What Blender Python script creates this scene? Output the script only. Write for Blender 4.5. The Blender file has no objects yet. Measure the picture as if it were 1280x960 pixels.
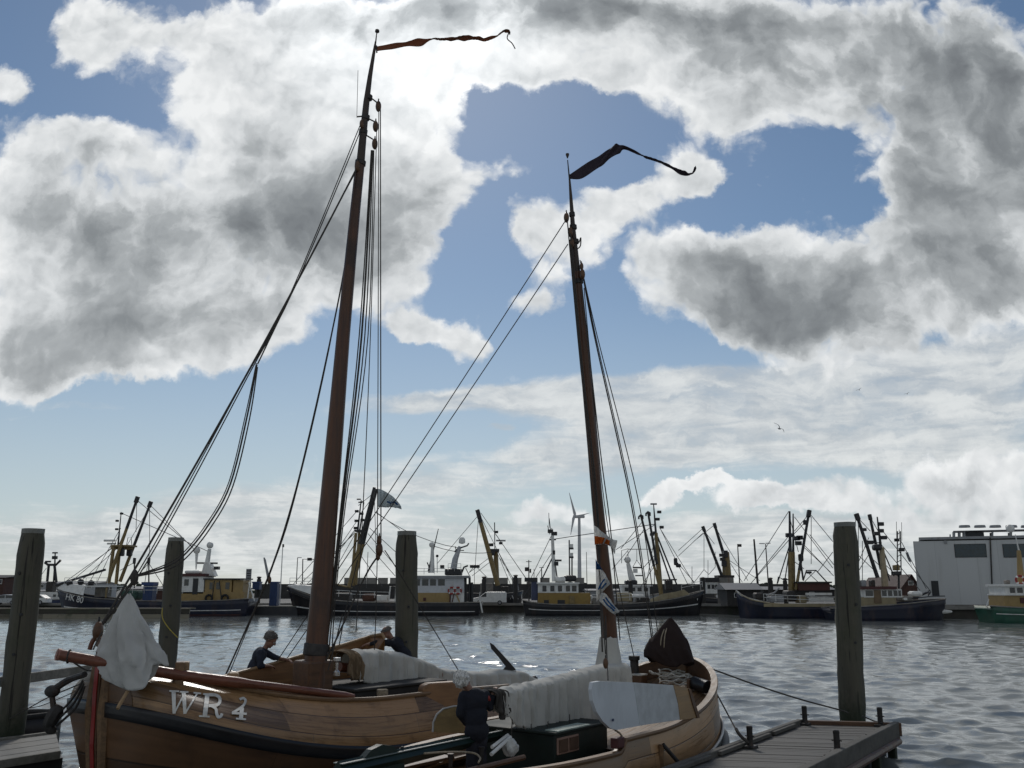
import bpy, bmesh, math, random
import numpy as np
from mathutils import Vector, Matrix, Euler
C = bpy.context.scene
COL = C.collection
R = math.radians
PI = math.pi
random.seed(7)
rng = np.random.default_rng(11)

# ------------------------------------------------------------------ camera
FPX, HZ, EYE = 1150.0, 737.0, 3.35          # focal length in photo pixels, horizon row, eye height over the water
PITCH = math.atan((HZ - 480) / FPX)
cam_d = bpy.data.cameras.new('camera')
cam = bpy.data.objects.new('camera', cam_d)
COL.objects.link(cam)
cam.location = (0, 0, EYE)
cam.rotation_euler = (PI / 2 + PITCH, 0, 0)
cam_d.sensor_fit = 'HORIZONTAL'
cam_d.sensor_width = 36.0
cam_d.lens = 36.0 * FPX / 1280
cam_d.clip_start = 0.1
cam_d.clip_end = 6000
C.camera = cam

def at(px, py, Y):
    """point at distance Y (metres in front of the camera position) seen at a photo pixel"""
    a = (px - 640) / FPX; b = (480 - py) / FPX
    r = Vector((a, math.cos(PITCH) - b * math.sin(PITCH), math.sin(PITCH) + b * math.cos(PITCH)))
    return Vector((0, 0, EYE)) + r * (Y / r.y)
def on(px, py, z):
    a = (px - 640) / FPX; b = (480 - py) / FPX
    r = Vector((a, math.cos(PITCH) - b * math.sin(PITCH), math.sin(PITCH) + b * math.cos(PITCH)))
    return Vector((0, 0, EYE)) + r * ((z - EYE) / r.z)

# ------------------------------------------------------------------ sun and sky
SUN_EL, SUN_AZ = R(37), R(-7)                # elevation; azimuth from +Y towards +X
sun_d = bpy.data.lights.new('sun', 'SUN')
sun_d.energy = 1.4
sun_d.angle = R(10.0)
sun_d.color = (1.0, 0.95, 0.88)
sun = bpy.data.objects.new('sun', sun_d)
COL.objects.link(sun)
sd = Vector((math.sin(SUN_AZ) * math.cos(SUN_EL), math.cos(SUN_AZ) * math.cos(SUN_EL), math.sin(SUN_EL)))
sun.rotation_euler = (-sd).to_track_quat('-Z', 'Y').to_euler()
sun.location = (0, 0, 60)

C.view_settings.view_transform = 'Standard'
C.view_settings.look = 'None'
C.view_settings.exposure = 0.0
C.view_settings.gamma = 1.0
C.view_settings.use_curve_mapping = False
C.cycles.max_bounces = 6
C.cycles.transparent_max_bounces = 8
C.cycles.use_denoising = True
C.cycles.sample_clamp_indirect = 4

world = bpy.data.worlds.new('World')
C.world = world
world.use_nodes = True
wt = world.node_tree
for n_ in list(wt.nodes): wt.nodes.remove(n_)

class NT:
    """small helper to write node maths"""
    def __init__(self, tree): self.t = tree
    def n(self, kind, **kw):
        x = self.t.nodes.new(kind)
        for k, v in kw.items(): setattr(x, k, v)
        return x
    def put(self, sock, v):
        if hasattr(v, 'is_output') or isinstance(v, bpy.types.NodeSocket): self.t.links.new(v, sock)
        elif v is not None: sock.default_value = v
    def m(self, op, a, b=None, c=None, clamp=False):
        x = self.n('ShaderNodeMath', operation=op, use_clamp=clamp)
        self.put(x.inputs[0], a)
        if b is not None: self.put(x.inputs[1], b)
        if c is not None: self.put(x.inputs[2], c)
        return x.outputs[0]
    def vm(self, op, a, b=None, out=0):
        x = self.n('ShaderNodeVectorMath', operation=op)
        self.put(x.inputs[0], a)
        if b is not None: self.put(x.inputs[1], b)
        return x.outputs[out]
    def ss(self, v, a, b, lo=0.0, hi=1.0, kind='SMOOTHSTEP'):
        x = self.n('ShaderNodeMapRange', interpolation_type=kind)
        x.clamp = True
        self.put(x.inputs['Value'], v)
        x.inputs['From Min'].default_value = a; x.inputs['From Max'].default_value = b
        self.put(x.inputs['To Min'], lo); self.put(x.inputs['To Max'], hi)
        return x.outputs[0]
    def noise(self, vec, scale, detail=6, rough=0.55, dist=0.0, lac=2.0, out=0):
        x = self.n('ShaderNodeTexNoise')
        self.put(x.inputs['Vector'], vec)
        self.put(x.inputs['Scale'], scale)
        x.inputs['Detail'].default_value = detail
        x.inputs['Roughness'].default_value = rough
        x.inputs['Lacunarity'].default_value = lac
        x.inputs['Distortion'].default_value = dist
        return x.outputs[out]
    def mix(self, f, a, b, typ='RGBA', blend='MIX'):
        x = self.n('ShaderNodeMix', data_type=typ, blend_type=blend)
        self.put(x.inputs[0], f)
        i = 6 if typ == 'RGBA' else 2
        self.put(x.inputs[i], a); self.put(x.inputs[i + 1], b)
        return x.outputs[2 if typ == 'RGBA' else 0]

W = NT(wt)
tc = W.n('ShaderNodeTexCoord')
dirv = tc.outputs['Generated']
sky = W.n('ShaderNodeTexSky', sky_type='NISHITA')
sky.sun_disc = False
sky.sun_elevation = SUN_EL
sky.sun_rotation = SUN_AZ
sky.altitude = 0
sky.air_density = 1.0
sky.dust_density = 0.2
sky.ozone_density = 3.0

sep = W.n('ShaderNodeSeparateXYZ'); W.put(sep.inputs[0], dirv)
X_, Y_, Z_ = sep.outputs
yq = W.m('MAXIMUM', Y_, 0.04)
comb = W.n('ShaderNodeCombineXYZ')
W.put(comb.inputs[0], W.m('DIVIDE', X_, yq)); W.put(comb.inputs[1], W.m('DIVIDE', Z_, yq)); comb.inputs[2].default_value = 0
uv = comb.outputs[0]                          # compass position on the sky ahead: x = east-west, y = height
ahead = W.ss(Y_, 0.02, 0.2)

def sky_uv(px, py):
    a = (px - 640) / FPX; b = (480 - py) / FPX
    y = math.cos(PITCH) - b * math.sin(PITCH)
    return a / y, (math.sin(PITCH) + b * math.cos(PITCH)) / y

# ragged edges: bend the lookup a little
w1 = W.noise(uv, 6.0, 7, 0.62, out=1)
warp = W.vm('SUBTRACT', w1, (0.5, 0.5, 0.5))
uvw = W.vm('ADD', uv, W.vm('MULTIPLY', warp, (0.13, 0.12, 0.0)))

def blobs(lst, vec, inner=0.25, outer=1.2):
    tot = None
    for (px, py, rx, ry, rot, amp) in lst:
        u, v = sky_uv(px, py)
        mp = W.n('ShaderNodeMapping', vector_type='TEXTURE')
        W.put(mp.inputs['Vector'], vec)
        mp.inputs['Location'].default_value = (u, v, 0)
        mp.inputs['Rotation'].default_value = (0, 0, R(-rot))
        mp.inputs['Scale'].default_value = (rx / FPX * 1.12, ry / FPX * 1.15, 1)
        ln = W.vm('LENGTH', mp.outputs[0], out=1)
        s = W.ss(ln, inner, outer, float(amp), 0.0)
        tot = s if tot is None else W.m('ADD', tot, s)
    return tot
#@@CLOUDS
COVER = [  # where the cumulus stands: x, y, half width, half height, tilt, weight (compass directions ahead)
    (190,330,250,130,0,1), (330,190,170,110,10,1), (440,260,130,150,10,.9), (80,420,150,75,0,.9), (40,250,110,110,0,.8), (480,170,95,150,0,.9),
    (250,420,140,50,-8,.5), (510,330,70,60,0,.5), (540,230,60,70,0,.5), (120,180,90,40,0,.5), (360,80,120,110,0,.9),
    (125,40,100,75,25,1.15), (240,60,60,90,0,.7), (60,180,90,50,0,.4), (5,105,36,32,0,.85), (430,50,170,90,0,1), (620,20,170,75,0,1), (720,75,130,55,0,.9), (830,60,170,85,8,1), (980,80,200,105,14,1),
    (1130,90,220,130,20,1), (1240,190,140,150,0,1), (1150,230,90,50,20,.7), (1270,320,70,90,0,.8), (930,135,60,35,20,.4),
    (678,288,64,56,0,1.0), (690,360,40,40,0,.4), (120,450,160,40,0,.6), (290,430,80,35,0,.5), (1030,365,80,50,0,.6), (1120,300,70,40,0,.6), (780,250,58,44,0,.9), (840,210,62,42,-20,.8), (875,205,36,26,0,.6), (800,320,40,40,0,.25),
    (880,330,115,70,0,.85), (900,395,110,50,10,.75), (960,305,70,52,0,.8), (985,380,75,60,0,.7), (1100,330,85,60,0,.9), (1190,345,120,75,0,.9), (1090,410,110,48,-5,.85), (1240,400,80,50,0,.5),
    (548,422,72,36,8,1.0), (508,412,34,20,0,.7), (665,385,32,18,0,.55), (610,190,36,34,0,.45), (735,300,30,60,0,.45),
    (1010,618,105,26,0,1.0), (950,628,60,18,0,.9), (1190,590,130,26,-3,.75), (1240,620,80,40,0,.7), (1110,640,80,22,0,.6), (880,607,32,11,0,1.0), (826,614,30,12,0,.95),
    (650,80,130,45,0,.7), (565,100,40,60,0,.5), (720,35,200,65,0,.6), (590,50,100,60,0,.5), (740,640,90,26,0,.65), (640,640,80,20,0,.5), (430,640,100,20,0,.4)]
DARK = [
    (130,250,120,50,0,.35), (240,285,150,50,5,.35), (300,350,160,50,0,.3), (140,360,130,50,0,.2), (1090,110,200,110,20,.45), (1230,120,120,120,0,.5), (930,60,140,50,10,.35), (1180,240,110,60,0,.4), (700,15,140,30,0,.35), (1000,390,120,45,0,.35),
   # the thick, shaded bases
    (440,270,120,70,0,.65), (180,260,130,60,10,.4), (390,310,160,60,5,.35), (90,240,70,50,0,.4), (80,440,120,40,0,.45), (230,330,90,40,0,.3), (250,400,120,30,0,.35), (330,150,60,50,0,.2),
    (590,5,200,45,0,.6), (780,20,130,40,0,.35), (1010,50,150,70,15,.75), (1190,60,170,90,15,.8), (1240,200,100,130,0,.75), (1110,140,70,50,0,.3),
    (895,370,95,52,-10,1.0), (930,335,50,40,0,.4), (1110,385,125,58,-6,1.3), (1150,390,90,40,0,.5), (1200,350,100,45,-5,.75), (1050,425,60,30,0,.5), (680,300,30,25,0,.15), (1240,620,60,24,0,.35), (1150,610,60,16,0,.2)]
HIGH = [   # the thin streaked sheet below
    (1000,500,420,62,-4,1), (1230,450,260,60,-9,.9), (760,490,300,32,-4,.85), (520,505,200,18,-4,.6), (950,560,330,40,0,.75), (1200,540,200,60,0,.8), (640,590,240,34,-3,.75), (400,620,200,30,0,.5),
    (90,507,65,9,4,.55), (40,520,60,6,0,.4), (615,537,28,6,0,.6), (640,690,900,62,0,.85), (200,650,330,50,0,.6), (1100,680,420,50,0,.6), (330,660,150,40,0,.3)]

def puffs(vec, scale, detail=3.0, rough=0.55):
    x = W.n('ShaderNodeTexVoronoi', voronoi_dimensions='2D', feature='SMOOTH_F1')
    W.put(x.inputs['Vector'], vec); x.inputs['Scale'].default_value = scale
    x.inputs['Detail'].default_value = detail; x.inputs['Roughness'].default_value = rough; x.inputs['Lacunarity'].default_value = 2.1
    x.inputs['Smoothness'].default_value = 0.35
    x.normalize = True
    return W.m('SUBTRACT', 1.0, W.m('MULTIPLY', x.outputs['Distance'], 1.6))
cov = W.m('MINIMUM', blobs(COVER, uvw, 0.1, 1.35), 1.2)
n_big = W.noise(uvw, 6.0, 9, 0.56, 0.15)
n_fine = W.noise(uvw, 20.0, 7, 0.58, 0.3)
n_mid = W.noise(W.vm('ADD', uvw, (3.7, 1.2, 0.5)), 7.0, 7, 0.54, 0.2)
pv = W.vm('ADD', uv, W.vm('MULTIPLY', warp, (0.07, 0.07, 0.0)))
p_ = puffs(pv, 11.0)
p_off = puffs(W.vm('ADD', pv, (-0.004, 0.012, 0)), 11.0)
D = W.m('ADD', W.m('ADD', cov, W.m('MULTIPLY', W.m('SUBTRACT', n_big, 0.5), 1.9)), W.m('MULTIPLY', W.m('SUBTRACT', n_fine, 0.5), 0.65))
D = W.m('ADD', D, W.m('MULTIPLY', W.m('SUBTRACT', p_, 0.5), W.ss(n_mid, 0.3, 0.7, 0.35, 1.35)))
D = W.m('SUBTRACT', D, 0.42)
c_alpha = W.m('MULTIPLY', W.ss(D, -0.06, 0.36), ahead)
dkb = W.m('MINIMUM', blobs(DARK, uvw, 0.0, 1.7), 1.0)
thick = W.ss(W.m('ADD', D, W.m('MULTIPLY', W.m('SUBTRACT', n_mid, 0.5), 0.8)), 0.05, 1.5)
dk = W.m('MULTIPLY', dkb, W.m('ADD', W.m('MULTIPLY', thick, 0.60), 0.10))
dk = W.m('ADD', dk, W.m('MULTIPLY', thick, 0.18))
dk = W.m('ADD', dk, W.m('MULTIPLY', W.m('SUBTRACT', n_mid, 0.5), W.ss(D, 0.1, 1.0, 0.2, 0.55)))
dk = W.m('ADD', dk, W.m('MULTIPLY', W.m('SUBTRACT', p_off, p_), 0.55))
dk = W.m('ADD', dk, W.m('MULTIPLY', W.m('SUBTRACT', n_fine, 0.5), 0.25))
# the veiled sun lights the cloud round it
sdot = W.vm('DOT_PRODUCT', dirv, tuple(sd), out=1)
glow = W.ss(sdot, 0.90, 1.0)
core = W.ss(sdot, 0.972, 1.0)
dk = W.m('ADD', W.m('SUBTRACT', dk, W.m('MULTIPLY', core, 0.10)), 0.08, clamp=True)
ramp = W.n('ShaderNodeValToRGB')
W.put(ramp.inputs[0], dk)
cr = ramp.color_ramp
cr.elements[0].position = 0.0; cr.elements[0].color = (0.87, 0.885, 0.89, 1)
cr.elements[1].position = 1.0; cr.elements[1].color = (0.17, 0.185, 0.20, 1)
e = cr.elements.new(0.2); e.color = (0.66, 0.685, 0.70, 1)
e = cr.elements.new(0.42); e.color = (0.40, 0.425, 0.44, 1)
e = cr.elements.new(0.7); e.color = (0.245, 0.265, 0.28, 1)
lit = W.m('ADD', 1.0, W.m('MULTIPLY', W.m('MULTIPLY', core, core), 0.4))
c_col = W.vm('SCALE', ramp.outputs[0]); c_col.node.inputs['Scale'].default_value = 1.0; W.put(c_col.node.inputs['Scale'], lit)

# thin sheet: streaks lie flat, so look the noise up on a level plane high above
zz = W.m('ADD', W.m('MAXIMUM', Z_, 0.0), 0.07)
cp = W.n('ShaderNodeCombineXYZ')
W.put(cp.inputs[0], W.m('DIVIDE', X_, zz)); W.put(cp.inputs[1], W.m('DIVIDE', Y_, zz)); cp.inputs[2].default_value = 3.1
flat = cp.outputs[0]
h_n = W.noise(W.vm('MULTIPLY', flat, (1.0, 1.0, 1.0)), 2.6, 8, 0.58, 0.6)
h_m = W.noise(W.vm('MULTIPLY', uvw, (1.0, 4.5, 1.0)), 7.0, 7, 0.6, 0.3)
hn = W.m('ADD', W.m('MULTIPLY', h_n, 0.45), W.m('MULTIPLY', h_m, 0.55))
hcov = W.m('MINIMUM', blobs(HIGH, W.vm('ADD', uv, W.vm('MULTIPLY', warp, (0.2, 0.045, 0))), 0.3, 1.15), 1.0)
HD = W.m('SUBTRACT', W.m('ADD', hcov, W.m('MULTIPLY', W.m('SUBTRACT', hn, 0.5), 1.9)), 0.35)
h_alpha = W.m('MULTIPLY', W.ss(HD, 0.0, 0.75, 0.0, 0.9), ahead)
h_dk = W.ss(W.m('ADD', hn, W.m('MULTIPLY', n_fine, 0.3)), 0.5, 0.8)
h_col = W.mix(h_dk, (0.47, 0.505, 0.535, 1), (0.76, 0.78, 0.775, 1))

# behind the viewer and overhead: unseen broken cloud, added and toned to light the foreground
b_n = W.noise(dirv, 2.3, 6, 0.58, 0.2)
b_alpha = W.m('MULTIPLY', W.ss(b_n, 0.40, 0.6), W.m('SUBTRACT', 1.0, ahead))
b_col = (0.42, 0.43, 0.435, 1)

# pale air near the horizon
hz = W.ss(Z_, -0.02, 0.36, 0.72, 0.0, 'SMOOTHSTEP')

bg_sky = W.n('ShaderNodeBackground'); bg_sky.inputs['Strength'].default_value = 0.066
W.put(bg_sky.inputs['Color'], W.mix(1.0, sky.outputs[0], (0.95, 0.99, 0.97, 1), blend='MULTIPLY'))
def bgc(col):
    b = W.n('ShaderNodeBackground'); b.inputs['Strength'].default_value = 1.0
    W.put(b.inputs['Color'], col); return b.outputs[0]
def mixs(f, a, b):
    x = W.n('ShaderNodeMixShader'); W.put(x.inputs[0], f); W.put(x.inputs[1], a); W.put(x.inputs[2], b); return x.outputs[0]
s_ = mixs(hz, bg_sky.outputs[0], bgc((0.54, 0.59, 0.62, 1)))
s_ = mixs(b_alpha, s_, bgc(b_col))
s_ = mixs(h_alpha, s_, bgc(h_col))
s_ = mixs(c_alpha, s_, bgc(c_col))
wo = W.n('ShaderNodeOutputWorld')
W.put(wo.inputs['Surface'], s_)
world.cycles.sampling_method = 'MANUAL'
world.cycles.sample_map_resolution = 512
# ------------------------------------------------------------------ object helpers
def wmat(o):
    m = Matrix.Identity(4)
    while o is not None:
        m = Matrix.LocRotScale(o.location, o.rotation_euler, o.scale) @ m
        o = o.parent
    return m
def tag(o, label=None, cat=None, group=None, kind=None):
    if label: o['label'] = label
    if cat: o['category'] = cat
    if group: o['group'] = group
    if kind: o['kind'] = kind
    return o
def thing(name, loc, label, cat, rz=0.0, group=None):
    o = bpy.data.objects.new(name, None)
    o.empty_display_size = 0.3
    COL.objects.link(o)
    o.location = loc; o.rotation_euler = (0, 0, rz)
    return tag(o, label, cat, group)

class MB:
    """collects shapes (world coordinates, or the parent's own with local=True) and links them as ONE mesh object"""
    def __init__(self): self.v = []; self.f = []; self.uv = None
    def add(self, vs, fs):
        k = len(self.v)
        self.v += [tuple(p) for p in vs]; self.f += [tuple(i + k for i in f) for f in fs]
        return self
    def box(self, c, s, rz=0.0, rot=None, bev=0.0):
        M = rot if rot is not None else Matrix.Rotation(rz, 3, 'Z')
        hx, hy, hz = s[0] / 2, s[1] / 2, s[2] / 2
        c = Vector(c)
        if bev <= 0:
            vs = [c + M @ Vector((x * hx, y * hy, z * hz)) for x in (-1, 1) for y in (-1, 1) for z in (-1, 1)]
            return self.add(vs, [(0, 1, 3, 2), (4, 6, 7, 5), (0, 4, 5, 1), (2, 3, 7, 6), (0, 2, 6, 4), (1, 5, 7, 3)])
        b = min(bev, hx * .9, hy * .9, hz * .9)
        bm = bmesh.new()
        bmesh.ops.create_cube(bm, size=1)
        for q in bm.verts: q.co = Vector((q.co.x * 2 * hx, q.co.y * 2 * hy, q.co.z * 2 * hz))
        bmesh.ops.bevel(bm, geom=bm.edges[:], offset=b, segments=2, profile=.5, affect='EDGES')
        bm.verts.index_update()
        self.add([c + M @ q.co for q in bm.verts], [[q.index for q in f.verts] for f in bm.faces])
        bm.free(); return self
    def tube(self, pts, r, n=8, cap=True, squash=1.0):
        pts = [Vector(p) for p in pts]
        rs = list(r) if hasattr(r, '__len__') else [r] * len(pts)
        vs, fs = [], []
        t0 = (pts[1] - pts[0]).normalized()
        up = Vector((0, 0, 1)) if abs(t0.z) < .9 else Vector((1, 0, 0))
        nrm = (up - t0 * up.dot(t0)).normalized()
        for i, p in enumerate(pts):
            t = (pts[min(i + 1, len(pts) - 1)] - pts[max(i - 1, 0)])
            t = t.normalized() if t.length > 1e-9 else t0
            nrm = (nrm - t * nrm.dot(t))
            nrm = nrm.normalized() if nrm.length > 1e-6 else t.orthogonal().normalized()
            bn = t.cross(nrm)
            for k in range(n):
                a = 2 * PI * k / n
                vs.append(p + (nrm * math.cos(a) + bn * math.sin(a) * squash) * rs[i])
        for i in range(len(pts) - 1):
            for k in range(n):
                fs.append((i * n + k, i * n + (k + 1) % n, (i + 1) * n + (k + 1) % n, (i + 1) * n + k))
        if cap:
            fs.append(tuple(range(n))[::-1]); fs.append(tuple((len(pts) - 1) * n + k for k in range(n)))
        return self.add(vs, fs)
    def lathe(self, c, prof, n=16, axis=None):
        """prof: (radius, height) pairs along axis"""
        c = Vector(c)
        q = Vector((0, 0, 1)).rotation_difference(Vector(axis)) if axis is not None else None
        vs, fs = [], []
        for r, h in prof:
            for k in range(n):
                a = 2 * PI * k / n
                p = Vector((r * math.cos(a), r * math.sin(a), h))
                vs.append(c + (q @ p if q else p))
        for i in range(len(prof) - 1):
            for k in range(n):
                fs.append((i * n + k, i * n + (k + 1) % n, (i + 1) * n + (k + 1) % n, (i + 1) * n + k))
        fs.append(tuple(range(n))[::-1]); fs.append(tuple((len(prof) - 1) * n + k for k in range(n)))
        return self.add(vs, fs)
    def ball(self, c, r, n=12, m=8):
        r3 = r if hasattr(r, '__len__') else (r, r, r)
        c = Vector(c); vs, fs = [], []
        for i in range(m + 1):
            t = PI * i / m
            for k in range(n):
                a = 2 * PI * k / n
                vs.append(c + Vector((r3[0] * math.sin(t) * math.cos(a), r3[1] * math.sin(t) * math.sin(a), r3[2] * math.cos(t))))
        for i in range(m):
            for k in range(n):
                fs.append((i * n + k, (i + 1) * n + k, (i + 1) * n + (k + 1) % n, i * n + (k + 1) % n))
        return self.add(vs, fs)
    def ring(self, c, R_, r, axis=(0, 1, 0), n=20, m=8, arc=(0, 2 * PI)):
        q = Vector((0, 0, 1)).rotation_difference(Vector(axis)); c = Vector(c)
        full = abs(arc[1] - arc[0] - 2 * PI) < 1e-6
        pts = []
        for i in range(n + (0 if full else 1)):
            a = arc[0] + (arc[1] - arc[0]) * i / n
            for k in range(m):
                b = 2 * PI * k / m
                pts.append(c + q @ Vector(((R_ + r * math.cos(b)) * math.cos(a), (R_ + r * math.cos(b)) * math.sin(a), r * math.sin(b))))
        fs = []
        for i in range(n):
            j = (i + 1) % n if full else i + 1
            for k in range(m):
                fs.append((i * m + k, j * m + k, j * m + (k + 1) % m, i * m + (k + 1) % m))
        return self.add(pts, fs)
    def prism(self, pts, off):
        """closed outline of 3-D points, pushed along off"""
        off = Vector(off); pts = [Vector(p) for p in pts]; n = len(pts)
        vs = pts + [p + off for p in pts]
        return self.add(vs, [tuple(range(n))[::-1], tuple(range(n, 2 * n))] + [(i, (i + 1) % n, n + (i + 1) % n, n + i) for i in range(n)])
    def grid(self, rows, closed=False):
        nc = len(rows[0]); vs = [p for r in rows for p in r]; fs = []
        for i in range(len(rows) - 1):
            for k in range(nc if closed else nc - 1):
                j = (k + 1) % nc
                fs.append((i * nc + k, i * nc + j, (i + 1) * nc + j, (i + 1) * nc + k))
        return self.add(vs, fs)
    def build(self, name, mat, parent=None, smooth=False, local=False, solid=0.0, uv=None, ang=40, sub=0):
        me = bpy.data.meshes.new(name)
        vs = self.v
        if parent is not None and not local:
            inv = wmat(parent).inverted()
            vs = [inv @ Vector(p) for p in vs]
        me.from_pydata(vs, [], self.f)
        me.materials.append(mat)
        if uv is not None:
            lay = me.uv_layers.new(name='UVMap')
            for l in me.loops: lay.data[l.index].uv = uv[l.vertex_index]
        bm = bmesh.new(); bm.from_mesh(me)
        if solid <= 0: bmesh.ops.recalc_face_normals(bm, faces=bm.faces[:])
        bm.to_mesh(me); bm.free()
        if smooth:
            me.shade_smooth()
            try: me.set_sharp_from_angle(angle=R(ang))
            except Exception: pass
        o = bpy.data.objects.new(name, me)
        COL.objects.link(o)
        if parent is not None: o.parent = parent
        if solid > 0:
            md = o.modifiers.new('thick', 'SOLIDIFY'); md.thickness = solid; md.offset = 0
        if sub:
            md = o.modifiers.new('sub', 'SUBSURF'); md.levels = sub; md.render_levels = sub
        return o
    def solo(self, name, mat, label, cat, group=None, kind=None, **k):
        return tag(self.build(name, mat, **k), label, cat, group, kind)

def sag(a, b, drop=0.0, n=14, side=(0, 0, 0)):
    a, b, s = Vector(a), Vector(b), Vector(side)
    return [a.lerp(b, i / n) + (Vector((0, 0, -drop)) + s) * (4 * (i / n) * (1 - i / n)) for i in range(n + 1)]
def smooth_path(pts, n=6):
    """Catmull-Rom through the points"""
    P_ = [Vector(p) for p in pts]; out = []
    for i in range(len(P_) - 1):
        p0, p1, p2, p3 = P_[max(i - 1, 0)], P_[i], P_[i + 1], P_[min(i + 2, len(P_) - 1)]
        for k in range(n):
            t = k / n
            out.append(.5 * ((2 * p1) + (p2 - p0) * t + (2 * p0 - 5 * p1 + 4 * p2 - p3) * t * t + (3 * p1 - p0 - 3 * p2 + p3) * t ** 3))
    out.append(P_[-1]); return out

# ------------------------------------------------------------------ materials
MATS = {}
def mat(name, col, rough=0.6, metal=0.0, var=0.18, scale=3.0, bump=0.1, stretch=(1, 1, 1), dirt=None, spec=0.5, coord='Object', bscale=None):
    """plain surface with uneven tone and a little relief"""
    if name in MATS: return MATS[name]
    m = bpy.data.materials.new(name); m.use_nodes = True
    t = m.node_tree; N = NT(t); bs = t.nodes['Principled BSDF']
    vec = N.n('ShaderNodeTexCoord').outputs[coord]
    v = N.vm('MULTIPLY', vec, stretch)
    n1 = N.noise(v, scale, 6, 0.6)
    lo = tuple(c * (1 - var) for c in col) + (1,); hi = tuple(min(1, c * (1 + var)) for c in col) + (1,)
    c = N.mix(N.ss(n1, 0.3, 0.7), lo, hi)
    if dirt:
        n2 = N.noise(N.vm('MULTIPLY', vec, (1, 1, .35)), dirt[1], 6, .65)
        c = N.mix(N.m('MULTIPLY', N.ss(n2, 0.5, 0.72), dirt[2]), c, tuple(dirt[0]) + (1,))
    N.put(bs.inputs['Base Color'], c)
    N.put(bs.inputs['Roughness'], N.ss(n1, 0.2, 0.8, max(0.02, rough - .1), min(1, rough + .1)))
    bs.inputs['Metallic'].default_value = metal
    bs.inputs['Specular IOR Level'].default_value = spec
    if bump:
        b = N.n('ShaderNodeBump'); b.inputs['Strength'].default_value = bump; b.inputs['Distance'].default_value = 0.02
        N.put(b.inputs['Height'], N.noise(v, bscale or scale * 4, 5, 0.6))
        N.put(bs.inputs['Normal'], b.outputs[0])
    MATS[name] = m
    return m
def wood(name, col, rough=0.5, plank=0.0, length=2.4, grain=14.0, var=0.35, seam=0.25, coord='UV', tone=0.25, dirt=None, along=0, bump=0.25):
    """planks run along u, stacked along v (metres); with plank=0 just grain"""
    if name in MATS: return MATS[name]
    m = bpy.data.materials.new(name); m.use_nodes = True
    t = m.node_tree; N = NT(t); bs = t.nodes['Principled BSDF']
    vec = N.n('ShaderNodeTexCoord').outputs[coord]
    sx = N.n('ShaderNodeSeparateXYZ'); N.put(sx.inputs[0], vec)
    u, v = (sx.outputs[0], sx.outputs[1]) if along == 0 else ((sx.outputs[1], sx.outputs[0]) if along == 1 else (sx.outputs[2], sx.outputs[0]))
    w = sx.outputs[2] if along != 2 else sx.outputs[1]
    cc = N.n('ShaderNodeCombineXYZ')
    N.put(cc.inputs[0], N.m('MULTIPLY', u, 0.06)); N.put(cc.inputs[1], v); N.put(cc.inputs[2], w)
    g = N.noise(cc.outputs[0], grain, 6, 0.62, 0.6)
    g2 = N.noise(cc.outputs[0], grain * .25, 4, 0.6, 0.2)
    tonev = 0.0
    lo = tuple(c * (1 - var) for c in col) + (1,); hi = tuple(min(1, c * (1 + var)) for c in col) + (1,)
    f = N.m('ADD', N.m('MULTIPLY', g, 0.6), N.m('MULTIPLY', g2, 0.4))
    if plank > 0:
        row = N.m('FLOOR', N.m('DIVIDE', v, plank))
        wn = N.n('ShaderNodeTexWhiteNoise', noise_dimensions='1D'); N.put(wn.inputs['W'], row)
        ush = N.m('ADD', N.m('DIVIDE', u, length), N.m('MULTIPLY', wn.outputs[0], 7.0))
        idc = N.n('ShaderNodeCombineXYZ'); N.put(idc.inputs[0], row); N.put(idc.inputs[1], N.m('FLOOR', ush))
        wn2 = N.n('ShaderNodeTexWhiteNoise', noise_dimensions='3D'); N.put(wn2.inputs['Vector'], idc.outputs[0])
        f = N.m('ADD', f, N.m('MULTIPLY', N.m('SUBTRACT', wn2.outputs[0], 0.5), tone * 2))
    c = N.mix(N.ss(f, 0.25, 0.75), lo, hi)
    h = g
    if plank > 0:
        fr = N.m('FRACT', N.m('DIVIDE', v, plank))
        edge = N.m('MINIMUM', fr, N.m('SUBTRACT', 1.0, fr))
        sm = N.ss(edge, 0.0, 0.012 / plank, 1.0, 0.0)
        fu = N.m('FRACT', ush); eu = N.m('MINIMUM', fu, N.m('SUBTRACT', 1.0, fu))
        sm = N.m('MAXIMUM', sm, N.ss(eu, 0.0, 0.006 / length, 1.0, 0.0))
        c = N.mix(sm, c, tuple(x * seam for x in col) + (1,))
        h = N.m('SUBTRACT', N.m('MULTIPLY', g, 0.3), sm)
    if dirt:
        n2 = N.noise(vec, dirt[1], 6, .65)
        c = N.mix(N.m('MULTIPLY', N.ss(n2, 0.48, 0.7), dirt[2]), c, tuple(dirt[0]) + (1,))
    N.put(bs.inputs['Base Color'], c)
    N.put(bs.inputs['Roughness'], N.ss(g, 0.2, 0.8, rough - .12, rough + .12))
    b = N.n('ShaderNodeBump'); b.inputs['Strength'].default_value = bump; b.inputs['Distance'].default_value = 0.01
    N.put(b.inputs['Height'], h); N.put(bs.inputs['Normal'], b.outputs[0])
    MATS[name] = m
    return m

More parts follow.
